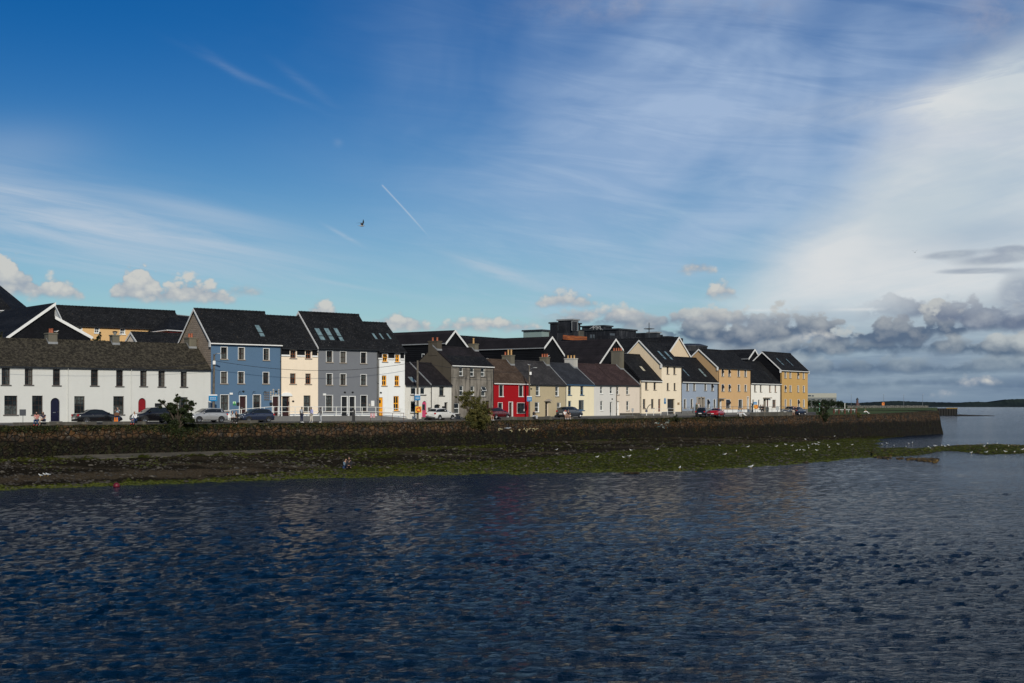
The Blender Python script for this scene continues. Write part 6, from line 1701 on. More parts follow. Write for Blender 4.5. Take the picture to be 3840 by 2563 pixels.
for i, (px, yt, w_, lab, lm) in enumerate(((372, 1242, 11, 'dark pointed conifer behind the cottages, beside the orange wall', LEAF_D), (352, 1262, 16, 'broad scrubby shrub left of the pointed conifer behind the cottages', LEAF_O), (392, 1272, 12, 'low olive shrub right of the pointed conifer behind the cottages', LEAF_O), (415, 1268, 8, 'thin leafy shrub beside the lantern lamp post', LEAF_O), (4, 1240, 14, 'dark bushy tree behind the roofs at the very left edge', LEAF_D))):
    s = L1.s(px, 9+i*.3) if i < 4 else L1.s(px, 9.0); z0 = H-1.6; hh = H+(HY-yt)/s-z0; r_ = w_/s
    cl = [(R.uniform(-.4, .4)*r_, 0, hh-r_*(.6+.9*q), r_*(.35+.18*q)) for q in range(4)]+[(0, 0, hh*.6, r_)]
    bush(lab, PZ(px, s, z0), cl, 1500, .18, lm, name='garden_tree', cat='tree', seed=20+i, group='garden trees behind the cottages')
# hedge trees around the shed, far right
for i in range(12):
    px = 3030+i*12.5; s = 7.6; yt = 1500+(i > 8)*(i-8)*4+R.uniform(-1.5, 2); z0 = H-1.4; hh = H+(HY-yt)/s-z0
    cl = [(R.uniform(-1.2, 1.2), R.uniform(-1, 1), hh*R.uniform(.35, .8), 1.0+.5*R.random()) for _ in range(5)]
    bush('dark green hedge tree among those in front of the industrial shed', PZ(px, s, z0), cl, 900, .5, LEAF_G, name='hedge_tree', cat='tree', seed=40+i, group='hedge trees before the industrial shed')
# rough growth along the crest and face of the quay wall
rr = random.Random(9); m = MB()
def tuft(p, hgt, n, mi=0):
    for _ in range(n):
        a = rr.random()*6.28; d = Vector((math.cos(a), math.sin(a), 0)); w_ = Vector((-d.y, d.x, 0))*.02
        e_ = p+d*hgt*rr.uniform(.2, .7)+Vector((0, 0, hgt*rr.uniform(.3, 1))); m.face([p-w_, p+w_, e_], mi)
def face_pt(px, dn):
    s = sW(px); y = F/s; zt = table(WTOP, px); return PZ(px, F/(y-dn*.14*1.2-.12-rr.random()*.12), zt-dn)
for _ in range(24000):
    px = rr.uniform(-380, 3300); dens = fbm(px*.006, 3.3)*.9+fbm(px*.03, 1.1)*.45+(.45 if px < 1240 else (.35 if 2130 < px < 2780 else (-.25 if px > 2800 else -.05)))
    if rr.random() > dens+.25: continue
    dn = abs(rr.gauss(0, .22+max(0, dens)*.20)); leaf(m, face_pt(px, dn)+Vector((0, 0, .02)), .15, rr, 0 if rr.random() < .8 else 1, .5)
for _ in range(2600): # ivy mass under the dark tree and patches lower down
    px = rr.gauss(680, 42); leaf(m, face_pt(px, abs(rr.gauss(.2, .6))), .16, rr, 0)
for cx, cz, sd_, n in ((1790, .3, 38, 900), (2528, .3, 16, 300), (3090, .4, 16, 400), (2250, .25, 45, 800), (2690, .3, 60, 900), (100, .3, 120, 900)):
    for _ in range(n): leaf(m, face_pt(rr.gauss(cx, sd_), abs(rr.gauss(cz, .3))), .15, rr, 0)
for _ in range(4200): # brown dead growth, right half
    px = rr.uniform(1950, 3480)
    if fbm(px*.02, 8.8) < -.05: continue
    dn = rr.uniform(.7, 2.3)+fbm(px*.01, 6)*.5; leaf(m, face_pt(px, dn), .17, rr, 2, .2)
for _ in range(7000): # hanging weed under the tide mark
    px = rr.uniform(-380, 3515); hgt_ = table(WTOP, px)-table(WBASE, px); dn = hgt_*rr.uniform(.50, 1.0)
    if px < 1200 and rr.random() < .5: continue
    leaf(m, face_pt(px, dn), .20, rr, 3, -.2)
vg = m.build('wall_growth', [LEAF_D, LEAF_O, leaf_mat('dead_brown_growth', (.045, .022, .008), (.16, .075, .022)), leaf_mat('wet_wrack', (.006, .007, .003), (.030, .036, .008))]); tag(vg, 'ragged grass, ivy and hanging weed along the quay wall', 'wall plants', kind='stuff')
# shingle and weed lumps on the foreshore
def surf(rows_, u, v):
    i, k = min(len(rows_)-2, int(u)), min(len(rows_[0])-2, int(v)); a, b = u-i, v-k
    p = [Vector(rows_[i][k][:3]), Vector(rows_[i][k+1][:3]), Vector(rows_[i+1][k][:3]), Vector(rows_[i+1][k+1][:3])]
    return p[0].lerp(p[1], b).lerp(p[2].lerp(p[3], b), a), lerp(rows_[i][k][3], rows_[i+1][k][3], a)
BR = BEACH_ROWS
def rock(m, p, r_, mi=0, flat_=.6):
    b = len(m.v); n = 6; yaw = rr.random()*6.28
    for zz, q in ((-.3, .9), (.25, 1.0), (.8, .55)):
        for k_ in range(n):
            a = yaw+6.283*k_/n; rad = r_*q*rr.uniform(.75, 1.2); m.v.append((p.x+math.cos(a)*rad, p.y+math.sin(a)*rad*.8, p.z+r_*flat_*zz*rr.uniform(.8, 1.2)))
    for j in range(2):
        for k_ in range(n): c = (k_+1) % n; m.f.append([b+j*n+k_, b+j*n+c, b+(j+1)*n+c, b+(j+1)*n+k_]); m.m.append(mi)
    m.f.append([b+2*n+k_ for k_ in range(n)]); m.m.append(mi)
m = MB(); mw = MB(); nr, nc = len(BR), len(BR[0])
for _ in range(9000):
    u, v = 6+abs(rr.random())**1.3*(nr-9), rr.random()*(nc-1.01); p, w_ = surf(BR, u, v)
    if p.z < .02: continue
    cl = fbm(p.x*.12, p.y*.2, 5)
    if rr.random() > .5+cl: continue
    rock(m, p, rr.choice((.06, .07, .09, .12, .16, .24 if rr.random() < .3 else .1)), 0 if rr.random() < .8 else 1)
for _ in range(24000):
    u, v = 5.5+rr.random()**1.35*(nr-9), rr.random()*(nc-1.01); p, w_ = surf(BR, u, v)
    if p.z < -.12 or rr.random() > w_*1.2-.22+fbm(p.x*.2, p.y*.3)*.8: continue
    rock(mw, p, rr.uniform(.07, .18), 4 if u < 8.5 else rr.choice((0, 0, 1, 2)), .35)
for _ in range(2200):
    u, v = rr.uniform(3, len(SPIT_ROWS)-4), rr.random()*(len(SPIT_ROWS[0])-1.01); p, w_ = surf(SPIT_ROWS, u, v)
    if p.z > -.03: rock(mw, p, rr.uniform(.10, .26), rr.choice((0, 1, 1, 2)), .5)
for _ in range(420):    # broken line of weedy rocks in the shallows
    px = 3275+rr.random()**.8*240; py = 1716+(px-3280)*.055+rr.gauss(0, 2.0)
    if fbm(px*.06, 2.2) < -.1 and px < 3440: continue
    s_ = (py-HY)/H; rock(mw, PZ(px, s_, .02), rr.uniform(.12, .34 if px > 3440 else .22), rr.choice((2, 2, 3)), .6)
for px, py, r_ in ((2374, 1777, .5), (2460, 1768, .35), (3020, 1737, .4), (2885, 1743, .3), (2590, 1763, .3)):
    s_ = (py-HY)/H
    for q in range(7): rock(mw, PZ(px, s_, .03)+Vector((rr.gauss(0, r_), rr.gauss(0, r_*.4), 0)), r_*.6, 2, .5)
st = m.build('shingle', [flat('wet_dark_stone', (.030, .025, .018), .7, var=.5), flat('pale_pebble', (.075, .066, .05), .8, var=.3)]); tag(st, 'scattered shingle and small stones across the foreshore', 'shingle', kind='stuff')
sw = mw.build('seaweed', [leaf_mat('bright_green_weed', (.026, .036, .004), (.075, .082, .007)), leaf_mat('dull_green_weed', (.014, .018, .004), (.040, .046, .010)), leaf_mat('brown_wrack', (.012, .009, .004), (.045, .030, .010)), leaf_mat('ochre_wrack', (.05, .035, .01), (.12, .075, .02)), leaf_mat('yellow_green_weed', (.035, .045, .004), (.085, .095, .007))]); tag(sw, 'green and brown seaweed lumps on the foreshore and spit', 'seaweed', kind='stuff')
# rock apron beyond the pier
m = MB()
for _ in range(500):
    px = 3585+rr.random()*145; s_ = 6.1*H/6.4*(1+rr.gauss(0, .01)); rock(m, PZ(px, s_*.98, 0), rr.uniform(.5, 1.5)*(1-(px-3585)/170), 0, .7)
tag(m.build('rock_apron', flat('black_rock', (.012, .012, .012), .9)), 'low tongue of dark rocks beyond the pier', 'rocks', kind='stuff')

# ------------------------------------------------------------------ gulls
GWH = flat('gull_white', (.82, .82, .80), .7, var=.03); GGR = flat('gull_grey', (.32, .34, .37), .7); GBL = flat('gull_wing_tip', (.02, .02, .022), .7); BEAK = flat('gull_beak', (.65, .40, .05), .5); GBR = flat('wader_brown', (.13, .10, .075), .8)
def gull(label, loc, rz, group, white=GWH, grey=GGR, sc=1.0):
    t = thing('gull' if white is GWH else 'wader', label, 'bird', loc, rz, group); t.scale = (sc,)*3
    rings = []
    for x, z, r_ in ((-.24, .20, .012), (-.14, .20, .055), (-.02, .20, .082), (.10, .22, .075), (.165, .27, .045), (.20, .325, .040), (.235, .335, .036), (.27, .33, .014)):
        rings.append([(x, math.cos(a)*r_, z+math.sin(a)*r_) for a in [6.283*k_/8 for k_ in range(8)]])
    m = MB(); m.loft(rings); m.build('body', white, t, smooth=True)
    for sd in (-1, 1):
        m = MB(); m.loft([[(x, sd*(.03+w_), z), (x, sd*(.075+w_), z-.05), (x, sd*(.07+w_), z+.02)] for x, w_, z in ((.10, .012, .25), (.0, .018, .245), (-.15, .0, .235), (-.33, -.025, .225))]); m.build('wing', grey, t)
        m = MB(); m.bar((.0, sd*.03, .13), (.01, sd*.03, 0), .007, 4); m.bar((.01, sd*.03, .005), (.05, sd*.035, .004), .008, 4); m.build('leg', BEAK, t)
    m = MB(); m.bar((.262, 0, .325), (.325, 0, .312), .011, 5, r2=.003); m.build('beak', BEAK, t)
    return t
def onshore(px, py):
    """height from the foreshore rows under this photo point"""
    best = None
    for rows_ in (BEACH_ROWS, SPIT_ROWS):
        for i in range(0, len(rows_)):
            r_ = rows_[i]; lo, hi = 0, len(r_)-1
            # columns run left to right in photo px
            f = lambda p: HX+F*p[0]/p[1]
            if not (f(r_[0]) <= px <= f(r_[-1])): continue
            while hi-lo > 1:
                md = (lo+hi)//2
                if f(r_[md]) <= px: lo = md
                else: hi = md
            p = r_[lo]; y_ = HY-(p[2]-H)*F/p[1]; dd = abs(y_-py)
            if best is None or dd < best[0]: best = (dd, p)
    if best is None or best[0] > 6: s_ = (py-HY)/H; return PZ(px, s_, 0)
    z = max(best[1][2], 0); s_ = (py-HY)/(H-z); return PZ(px, s_, z)
def k5(x, y): return 2400+x/3.356, 1450+y/3.356
def k4(x, y): return 1800+x/3.356, 1450+y/3.356
def k6(x, y): return 3000+x/2.796, 1400+y/2.796
def k8(x, y): return 3300+x/4.35, 1580+y/4.35
flock = {}
A_ = [k5(*p) for p in ((1002, 758), (1362, 771), (1212, 828), (1068, 870), (1718, 766), (1832, 741), (1915, 756), (218, 806))]
B_ = [k4(*p) for p in ((1897, 818), (1477, 902), (1805, 906), (1880, 892), (965, 808))]
C_ = [k5(*p) for p in ((2082, 677), (2118, 758), (2124, 788), (2168, 736), (2212, 738), (2250, 718), (2246, 745), (1972, 818), (2012, 811), (2063, 815), (2223, 816))]+[k6(*p) for p in ((290, 768), (305, 786), (400, 756), (547, 760), (362, 668))]
D_ = [k8(*p) for p in ((38, 388), (115, 378), (228, 410), (423, 430), (470, 374), (528, 364), (278, 186), (500, 218))]
E_ = [k8(*p) for p in ((890, 425), (910, 418), (1008, 415), (1062, 425), (1120, 408), (790, 438), (822, 460), (1700, 425), (1755, 380), (1905, 378), (1900, 480), (1490, 530), (1735, 525), (2045, 515), (2195, 515), (2100, 420), (2325, 480))]
W_ = [k8(*p) for p in ((1262, 400), (1340, 402), (1420, 398), (1470, 425), (1590, 390), (1640, 385), (1690, 382), (1850, 385), (1960, 392), (2010, 398), (2060, 395), (2150, 405), (2200, 412), (2250, 415), (730, 465), (850, 470), (1730, 460), (2060, 480))]
proto = None
for pts, lab, grp in ((A_, 'white gull standing on the dark mud and weed below the modern houses', 'gulls on the mud below the modern houses'), (B_, 'white gull on the green weed below the pale row houses', 'gulls on the weed below the pale houses'),
                      (C_, 'white gull in the loose group on the weed towards the quay end', 'gulls towards the quay end'), (D_, 'white gull wading in the shallow inlet under the quay end', 'gulls wading in the inlet'), (E_, 'white gull resting on the weedy spit at the right', 'gulls on the spit')):
    for px, py in pts:
        loc = onshore(px, py); rz = R.uniform(-1.5, 1.5)+(math.pi if R.random() < .5 else 0)
        if proto is None: proto = gull(lab, loc, rz, grp, sc=.78)
        else: copy_thing(proto, loc, rz, lab, grp, scale=R.uniform(.62, .85))
wp = None
for px, py in W_:
    loc = onshore(px, py); rz = R.uniform(-.6, .6)+(math.pi if R.random() < .5 else 0)
    if wp is None: wp = gull('small brown wading bird at the edge of the weedy spit', loc, rz, 'brown waders on the spit', GBR, GBR, .7)
    else: copy_thing(wp, loc, rz, None, None, scale=R.uniform(.55, .75))
def single(lab, loc, rz, sc=1.2): 
    o = copy_thing(proto, loc, rz, lab, None, scale=sc); 
    if 'group' in o: del o['group']
single('white gull standing at the waterline in line with the cream gable', onshore(*k5(500, 1048)), 1.2, 1.0); single('white gull standing at the waterline in line with the warm white house', onshore(*k5(1397, 1034)), .4, 1.05)
single('left one of the white gulls on the brown shingle at far left', onshore(152, 1790), 2.8, .75); single('middle one of the white gulls on the brown shingle at far left', onshore(168, 1786), 3.0, .7); single('right one of the white gulls on the brown shingle at far left', onshore(180, 1787), 2.9, .8)
def atop(px, py, s, lab, rz=.3, sc=.8): single(lab, P(px, py, s), rz, sc)
atop(212, 1250, L1.s(206, 3.5), 'white gull on the chimney of the navy door cottage'); atop(455, 1258, L1.s(460, 3.5), 'white gull on the small chimney of the middle cottage'); atop(1984, 1374, s3, 'white gull perched on the top of the rightmost utility pole', 2.6)
atop(2055, 1340, L2.s(2046, 3.5), 'white gull on the chimney between the khaki and lemon houses')
def flying(label, px, py, s, rz, sc, white=GGR):
    t = thing('flying_gull', label, 'bird', P(px, py, s), rz, None); t.scale = (sc,)*3
    rings = [[(x, math.cos(a)*r_, z+math.sin(a)*r_) for a in [6.283*k_/8 for k_ in range(8)]] for x, z, r_ in ((-.26, 0, .012), (-.14, 0, .045), (0, .0, .07), (.12, .01, .06), (.2, .02, .035), (.25, .02, .03), (.28, .015, .01))]
    m = MB(); m.loft(rings); m.build('body', GGR, t, smooth=True)
    m = MB(); m.loft([[(-.25, -.03, 0), (-.25, .03, 0), (-.25, .03, .01), (-.25, -.03, .01)], [(-.36, -.07, 0), (-.36, .07, 0), (-.36, .07, .008), (-.36, -.07, .008)]]); m.build('tail', GWH, t)
    for sd, tip in ((-1, (-.05, .40, .50)), (1, (-.30, .50, .30))):
        m = MB(); root_, el_, tp = Vector((.03, sd*.05, .03)), Vector((.06, sd*.25, .30)), Vector((tip[0], sd*tip[1]*1.25, tip[2]))
        def chord(p, c, th): return [(p.x+c*.5, p.y, p.z), (p.x, p.y, p.z+th), (p.x-c*.5, p.y, p.z), (p.x, p.y, p.z-th*.3)]
        m.loft([chord(root_, .16, .02), chord(el_, .15, .016), chord(tp, .03, .006)], m=0); m.build('wing', white, t)
    m = MB(); m.bar((.27, 0, .012), (.325, 0, 0), .01, 5, r2=.003); m.build('beak', BEAK, t); return t
flying('large gull flying with raised wings in the blue sky above the houses', 1356, 848, 36, .5, 1.2, flat('gull_dark_wing', (.05, .055, .065), .7))
flying('tiny dark gull flying before the bright cloud on the right', 3431, 948, 17, 1.2, 1.2, GBL)
flying('dark bird flying low in front of the quay wall graffiti', 1905, 1606, 33, .1, 1.3, GBL)
# red mooring buoy and the couple on the shore
c = onshore(437, 1826); t = thing('mooring_buoy', 'crimson mooring buoy at the waterline on the left', 'buoy', PZ(437, (1826-HY)/H, .02))
m = MB(); m.lathe([(.001, -.18), (.18, -.14), (.27, .02), (.25, .16), (.13, .28), (.001, .31)], n=14); m.build('float', flat('crimson_plastic', (.12, .004, .014), .5), t, smooth=True); m = MB(); m.lathe([(.001, .30), (.05, .30), (.05, .38), (.001, .40)], n=8); m.build('mooring_eye', TRIMB, t)
person('crouched person in a pale blue top on the shingle, left of the pair', onshore(1294, 1757), .9, 'sit_low', 'slate', 'denim', 'black', HAIR_B, sleeves='long', group=None)
person('crouched person in a dark coat on the shingle, right of the pair', onshore(1309, 1757), .1, 'sit_low', 'black', 'black', 'black', HAIR_D, sleeves='long', k=1.15, longhair=True, group=None)
# ------------------------------------------------------------------ light, sky, camera
SUN_AZ, SUN_EL = 166.0, 27.0
w = bpy.data.worlds.new('World'); scene.world = w; w.use_nodes = True
t = w.node_tree; t.nodes.clear()
out = t.nodes.new('ShaderNodeOutputWorld'); bg = t.nodes.new('ShaderNodeBackground'); t.links.new(bg.outputs[0], out.inputs[0])
bg.inputs['Strength'].default_value = .1
sky = t.nodes.new('ShaderNodeTexSky'); sky.sky_type = 'NISHITA'; sky.sun_disc = False
sky.sun_elevation = math.radians(SUN_EL); sky.sun_rotation = math.radians(SUN_AZ); sky.altitude = 0; sky.air_density = 1.0; sky.dust_density = .6; sky.ozone_density = 2.5
tc = t.nodes.new('ShaderNodeTexCoord'); D = N(t, tc.outputs['Generated'])
dx, dy, dz = sep(t, D)
KK = 5120.0
az = dx._m('ARCTAN2', dy)*KK                      # azimuth and elevation of the ray, in the survey's pixel units
el = dz._m('ARCSINE')*KK
def ae(px, py):
    u = (px-HX)/F; v = (HY-py)/F
    return math.atan(u)*KK, math.atan(v/math.sqrt(1+u*u))*KK
dot = lambda a, b: a*b
def cn(sx, sy, detail=6, rough=.6, dist=0.0, ox=0.0, oy=0.0, seed=0.0, rot=0.0, scale=1.0):
    c_, s_ = math.cos(math.radians(rot)), math.sin(math.radians(rot))
    a = az+ox; e = el+oy
    return nz(t, comb(t, (a*c_+e*s_)*(1/sx), (e*c_-a*s_)*(1/sy), seed), scale, detail, rough, dist)
elc = el.mx(0.0)
# clear sky: nishita with an elevation dependent tint
tint_lo = (.74, .91, .90); tint_hi = (.035, .33, .66)
f = elc.ss(-250, 1500)
tint = mixc(t, f, tint_lo, tint_hi)
base = mixc(t, 1.0, N(t, sky.outputs[0]), tint, 'MULTIPLY')
def col(c, k=10.0): return tuple(v*k for v in c)
X = base
def gauss(px, py, rx, ry, rot=0.0):
    a0, e0 = ae(px, py); c_, s_ = math.cos(math.radians(rot)), math.sin(math.radians(rot))
    a = az-a0; e = el-e0
    p = (a*c_+e*s_)*(1/rx); q = (e*c_-a*s_)*(1/ry)
    return ((p*p+q*q)*-1.0).exp()
# thin veil over the middle and right
streak = cn(620, 95, 6, .62, .8, seed=1.0, rot=-8)
soft = cn(900, 500, 4, .5, .5, seed=5.0, rot=20)
fine = cn(300, 40, 6, .65, 1.0, seed=8.0, rot=-12)
veil = (gauss(2900, 120, 1000, 620)*1.35+gauss(2300, 700, 800, 520)*.8+gauss(3300, 400, 1000, 800)*.9)
vd = (veil*(soft.ss(.25, .75)*.7+.25)*(streak.ss(.3, .7)*.35+.7)*.66).clamp()*.9
X = mixc(t, vd, X, col((.40, .53, .74)))
vd2 = (az.ss(-700, 300)*elc.ss(1100, 350)*(streak.ss(.42, .72)*.5+fine.ss(.45, .75)*.25+.14)*.8).clamp()
X = mixc(t, vd2, X, col((.44, .60, .74)))
# the bright fan of high cloud on the right, soft lower left edge
n_e = cn(500, 260, 5, .6, .4, seed=12.0)
a1, e1 = ae(2720, 1090); a2, e2 = ae(3270, 510)
dxl, dyl = a2-a1, e2-e1; ln = math.hypot(dxl, dyl)
dist = ((az-a1)*(dyl/ln)-(el-e1)*(dxl/ln))
fan = (dist+(n_e-.5)*190).ss(-70, 200)
a3, e3 = ae(3100, 330); a4, e4 = ae(3840, 170); dx2, dy2 = a4-a3, e4-e3; l2_ = math.hypot(dx2, dy2)
below = ((el-e3)*(dx2/l2_)-(az-a3)*(dy2/l2_))*-1.0
fan = fan*((below+(soft-.5)*300).ss(-330, 260)*.82+.14)
sh = cn(700, 160, 6, .6, .6, seed=15.0, rot=14)
sh_b = cn(420, 70, 7, .66, 1.0, seed=17.0, rot=10)
fan = (fan*(sh.ss(.25, .65)*.20+.78)*(sh_b.ss(.3, .7)*.12+.90)*(elc.ss(60, 420)*.35+.65)+(gauss(3400, 385, 430, 50, 5)*.38+gauss(3720, 300, 330, 80, 20)*.35)*(sh_b.ss(.25, .7)*.7+.4)+gauss(3300, 900, 420, 220, 25)*.16).clamp()
fc = mixc(t, cn(800, 300, 4, .5, seed=30.0).ss(.35, .65), col((.56, .65, .72)), col((.74, .77, .79)))
X = mixc(t, fan, X, fc)
X = mixc(t, (gauss(3600, 870, 380, 40, -14)*.0+gauss(3700, 880, 260, 55, 8)*.55).clamp(), X, col((.33, .46, .60)))
# cirrus band on the left
b1 = cn(900, 70, 6, .62, .7, seed=21.0, rot=-9)
lb = gauss(250, 860, 900, 150, -9)*(b1.ss(.3, .68)*.7+.25)
lb = lb*1.0+gauss(780, 800, 330, 30, -10)*.42+gauss(60, 560, 260, 90, 5)*.22
lb = lb+gauss(150, 740, 420, 30, -6)*.35+gauss(700, 900, 500, 24, -7)*.22
X = mixc(t, (lb*.78).clamp(), X, col((.56, .64, .74)))
# faint wisps and a vapour trail
wsp = gauss(850, 250, 90, 14, -32)*.06+gauss(1150, 320, 110, 16, -34)*.06+gauss(950, 300, 200, 12, -22)*.08+gauss(1290, 885, 60, 7, -28)*.32+gauss(1870, 1020, 190, 22, -20)*.38+gauss(1268, 537, 16, 14)*.10+gauss(1300, 1070, 140, 8, -10)*.18
wsp = wsp*(fine.ss(.3, .6)*.6+.5)
X = mixc(t, wsp.clamp(), X, col((.58, .64, .72)))
(ca, ce), (cb, ce2) = ae(1432, 694), ae(1625, 905)
dl = math.hypot(cb-ca, ce2-ce); ux_, uy_ = (cb-ca)/dl, (ce2-ce)/dl
along_ = (az-ca)*ux_+(el-ce)*uy_; perp_ = ((az-ca)*uy_-(el-ce)*ux_)+(along_*along_)*(-.00010)+along_*.022
tr = (((perp_*perp_)*-.14).exp()*along_.ss(-4, 6)*along_.ss(dl, dl*.5)*.36).clamp()
X = mixc(t, tr, X, col((.72, .76, .80)))
# pinkish thin cloud near the top
top_ = (gauss(2350, 10, 330, 60, 4)*.45+gauss(3750, 40, 180, 110, 20)*.5+gauss(2860, 20, 120, 60)*.3)*cn(160, 110, 6, .6, seed=33.0).ss(.3, .7)
X = mixc(t, top_.clamp(), X, col((.42, .43, .52)))
# low pale band of haze near the horizon
X = mixc(t, (elc.ss(420, 0)*.38).clamp(), X, col((.44, .58, .68)))
# cumulus
def vr(sx, sy, ox=0.0, oy=0.0, seed=0.0):
    n = t.nodes.new('ShaderNodeTexVoronoi'); n.voronoi_dimensions = '3D'; n.feature = 'F1'
    n.inputs['Scale'].default_value = 1.0; n.inputs['Randomness'].default_value = 1.0
    wv = cn(60, 50, 2, .6, 0, ox=ox, oy=oy, seed=seed+3)
    link(t, comb(t, (az+ox)*(1/sx)+wv*.9, (el+oy)*(1/sy)+wv*.9, seed), n.inputs['Vector']); return 1.0-N(t, n.outputs['Distance'])
def billow(ox=0.0, oy=0.0, k=1.0, seed=40.0):
    return vr(62*k, 46*k, ox, oy, seed)*.55+vr(24*k, 19*k, ox, oy, seed+1)*.25+cn(60*k, 45*k, 5, .62, .0, ox=ox, oy=oy, seed=seed+2)*.75
nn = billow()-.28
am = None; hh_ = None
for x0, x1, yb, T in ((-160, 190, 1098, 120), (90, 330, 1112, 70), (395, 640, 1122, 118), (520, 905, 1128, 84), (1130, 1290, 1200, 74), (1350, 1640, 1238, 66), (1560, 2080, 1236, 50), (1980, 2260, 1150, 60), (2080, 2500, 1192, 44), (2530, 2700, 1020, 44), (2628, 2775, 1114, 58), (820, 1010, 1098, 30), (3540, 3790, 1440, 34), (3480, 3610, 1476, 24), (2930, 3180, 1268, 30)):
    (q0, e0), (q1, _) = ae(x0, yb), ae(x1, yb)
    u_ = (az-(q0+q1)/2)*(2/(q1-q0)); env = (1.0-u_*u_).mx(0.0)
    h_ = el-e0; tp = (env*1.30+(nn-.5)*1.25-.08)*T
    m_ = (tp-h_).ss(0, 34)*(h_+(nn-.5)*40).ss(-18, 18)*env.ss(0, .40); sh_ = m_*(h_*(1.0/T))
    am = m_ if am is None else am.mx(m_); hh_ = sh_ if hh_ is None else hh_.mx(sh_)
shade = (hh_*.95+(nn-.52)*1.5+.34).clamp()
cumc = mixc(t, shade, col((.29, .355, .45)), col((.64, .64, .61)))
CUM = (am, cumc)
# stratocumulus bank on the right
topline = [(1950, 1205), (2250, 1165), (2500, 1140), (2700, 1140), (2900, 1165), (3080, 1130), (3200, 1150), (3420, 1118), (3600, 1090), (3760, 1060), (3840, 1020), (4200, 900)]
cr = t.nodes.new('ShaderNodeFloatCurve'); cv = cr.mapping.curves[0]
pts = [(ae(a, b)[0]/4000+.5, ae(a, b)[1]/1000) for a, b in topline]
pts = [(0.0, .28), (.42, .30)]+pts+[(1.0, .75)]
while len(cv.points) < len(pts): cv.points.new(.5, .5)
for p_, q_ in zip(cv.points, pts): p_.location = q_; p_.handle_type = 'VECTOR'
cr.mapping.use_clip = False; cr.mapping.update()
link(t, (az*(1/4000.0)+.5).clamp(), cr.inputs['Value'])
tl = N(t, cr.outputs[0])*1000.0
hgt = tl-el
n4_ = cn(520, 75, 5, .6, .3, seed=55.0); n5_ = cn(420, 55, 4, .55, .3, seed=71.0)
wash = (hgt*(1/160.0)).clamp()*az.ss(250, 900)
X = mixc(t, (wash*.80*(n4_.ss(.25, .6)*.35+.65)).clamp(), X, mixc(t, n5_.ss(.3, .7), col((.13, .20, .32)), col((.30, .40, .50))))
n3_ = cn(150, 60, 6, .62, .3, seed=50.0)
def deck(ybase, T, x0, x1, x2, x3, seed, lo, hi, k=1.3, a_=.95, slope=0.0, soft=22):
    """one layer of cloud: flat grey base at photo row ybase, heaped bright top"""
    global X
    e0 = ae(3000, ybase)[1]
    nb = billow(0, 0, k, seed)-.28
    lg = cn(330, 400, 3, .5, 0.0, seed=seed+7)
    h_ = (el-e0)+az*slope+(lg-.5)*T*1.6
    top = ((nb-.5)*2.1+(lg-.5)*1.4+.85)*T
    m_ = (top-h_).ss(0, soft*1.5)*(h_+(nb-.5)*50).ss(-16, 18)*az.ss(ae(x0, 1300)[0], ae(x1, 1300)[0])
    if x2: m_ = m_*az.ss(ae(x3, 1300)[0], ae(x2, 1300)[0])
    sh = (h_*(.80/T)+(nb-.52)*1.7+(top-h_).ss(45, 0)*.22+.02).clamp()
    c_ = mixc(t, sh, col(lo), col(hi))
    X = mixc(t, (m_*a_).clamp(), X, c_)
deck(1450, 44, 2850, 3150, 0, 0, 102.0, (.11, .175, .265), (.26, .34, .41), 2.0, .6)
deck(1392, 70, 2650, 2900, 0, 0, 103.0, (.10, .16, .25), (.38, .45, .50), 2.4, .8)
deck(1335, 92, 2600, 2800, 0, 0, 104.0, (.095, .15, .235), (.52, .56, .57), 2.0, .9)
deck(1285, 120, 2280, 2600, 0, 0, 105.0, (.10, .15, .235), (.54, .56, .56), 2.2, .93, slope=-.008)
deck(1215, 74, 1950, 2250, 2800, 3100, 106.0, (.22, .275, .36), (.60, .61, .59), 1.7, .9)
deck(1175, 110, 3120, 3560, 0, 0, 108.0, (.16, .205, .30), (.44, .48, .53), 2.3, .9, slope=.03)
sh2 = n3_.ss(.35, .7)
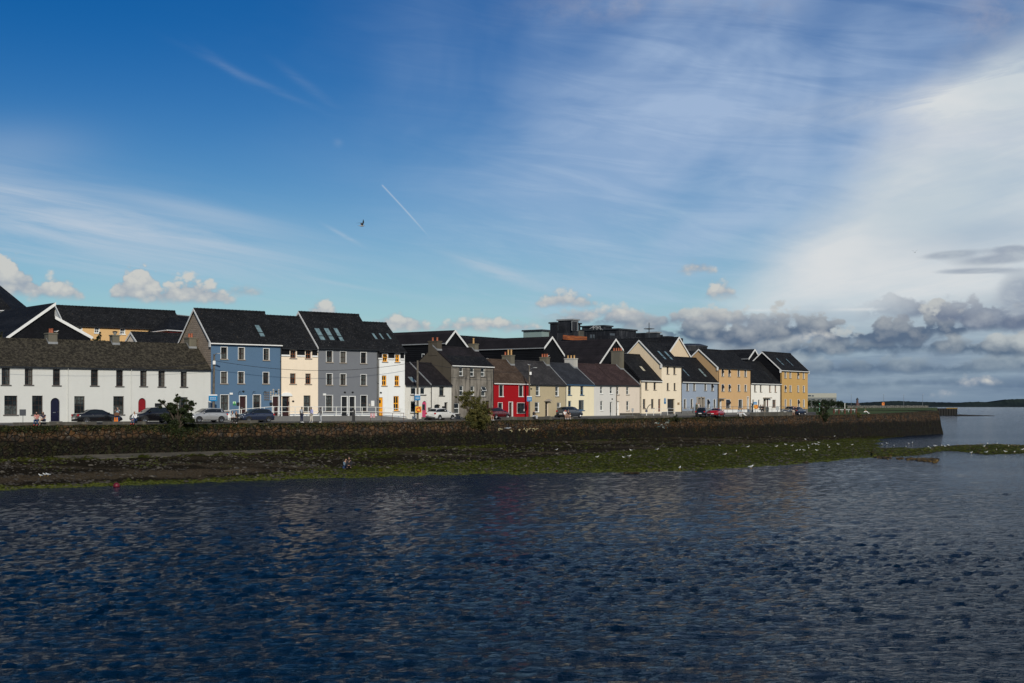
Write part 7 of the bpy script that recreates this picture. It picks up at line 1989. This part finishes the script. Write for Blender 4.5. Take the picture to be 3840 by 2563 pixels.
# lower right: blue grey rain haze down to the horizon
X = mixc(t, (az.ss(500, 1300)*el.ss(200, 20)*.45).clamp(), X, col((.10, .165, .275)))
d1 = (gauss(3560, 955, 120, 16, 4)+gauss(3720, 975, 150, 20, 3)+gauss(3800, 935, 80, 18, 0)+gauss(3640, 1018, 140, 12, 0)+gauss(3830, 1110, 90, 90, 0)*1.2)*1.4+(n3_-.5)*1.3-.45
X = mixc(t, (d1.ss(0, .8)*.75).clamp(), X, mixc(t, sh2, col((.28, .34, .44)), col((.46, .52, .58))))
X = mixc(t, CUM[0]*.94, X, CUM[1])
# bright rim lines between bank and fan
X = mixc(t, ((gauss(2890, 1163, 110, 6)+gauss(3215, 1161, 90, 6))*.45*n3_.ss(.35, .6)).clamp(), X, col((.84, .85, .84)))
link(t, X, bg.inputs['Color'])
w.cycles.sampling_method = 'MANUAL'; w.cycles.sample_map_resolution = 1024

sun = bpy.data.lights.new('sun', 'SUN'); sun.energy = 3.4; sun.angle = math.radians(.5); sun.color = (1.0, .93, .80)
so = bpy.data.objects.new('sun', sun); COL.objects.link(so)
sd = Vector((math.sin(math.radians(SUN_AZ))*math.cos(math.radians(SUN_EL)), math.cos(math.radians(SUN_AZ))*math.cos(math.radians(SUN_EL)), math.sin(math.radians(SUN_EL))))
so.rotation_euler = sd.to_track_quat('Z', 'Y').to_euler(); so.location = (0, -20, 60)

cam = bpy.data.cameras.new('camera'); cam.sensor_width = 36; cam.lens = F/3840*36; cam.shift_y = (HY-1281.5)/3840
cam.clip_start = .5; cam.clip_end = 60000
co = bpy.data.objects.new('camera', cam); COL.objects.link(co); co.location = (0, 0, H); co.rotation_euler = (math.radians(90), 0, 0)
scene.camera = co
scene.view_settings.view_transform = 'Standard'; scene.view_settings.look = 'None'; scene.view_settings.exposure = -0.12; scene.view_settings.gamma = 1
scene.cycles.use_denoising = True
scene.cycles.max_bounces = 6; scene.cycles.diffuse_bounces = 3; scene.cycles.glossy_bounces = 3; scene.cycles.transparent_max_bounces = 6
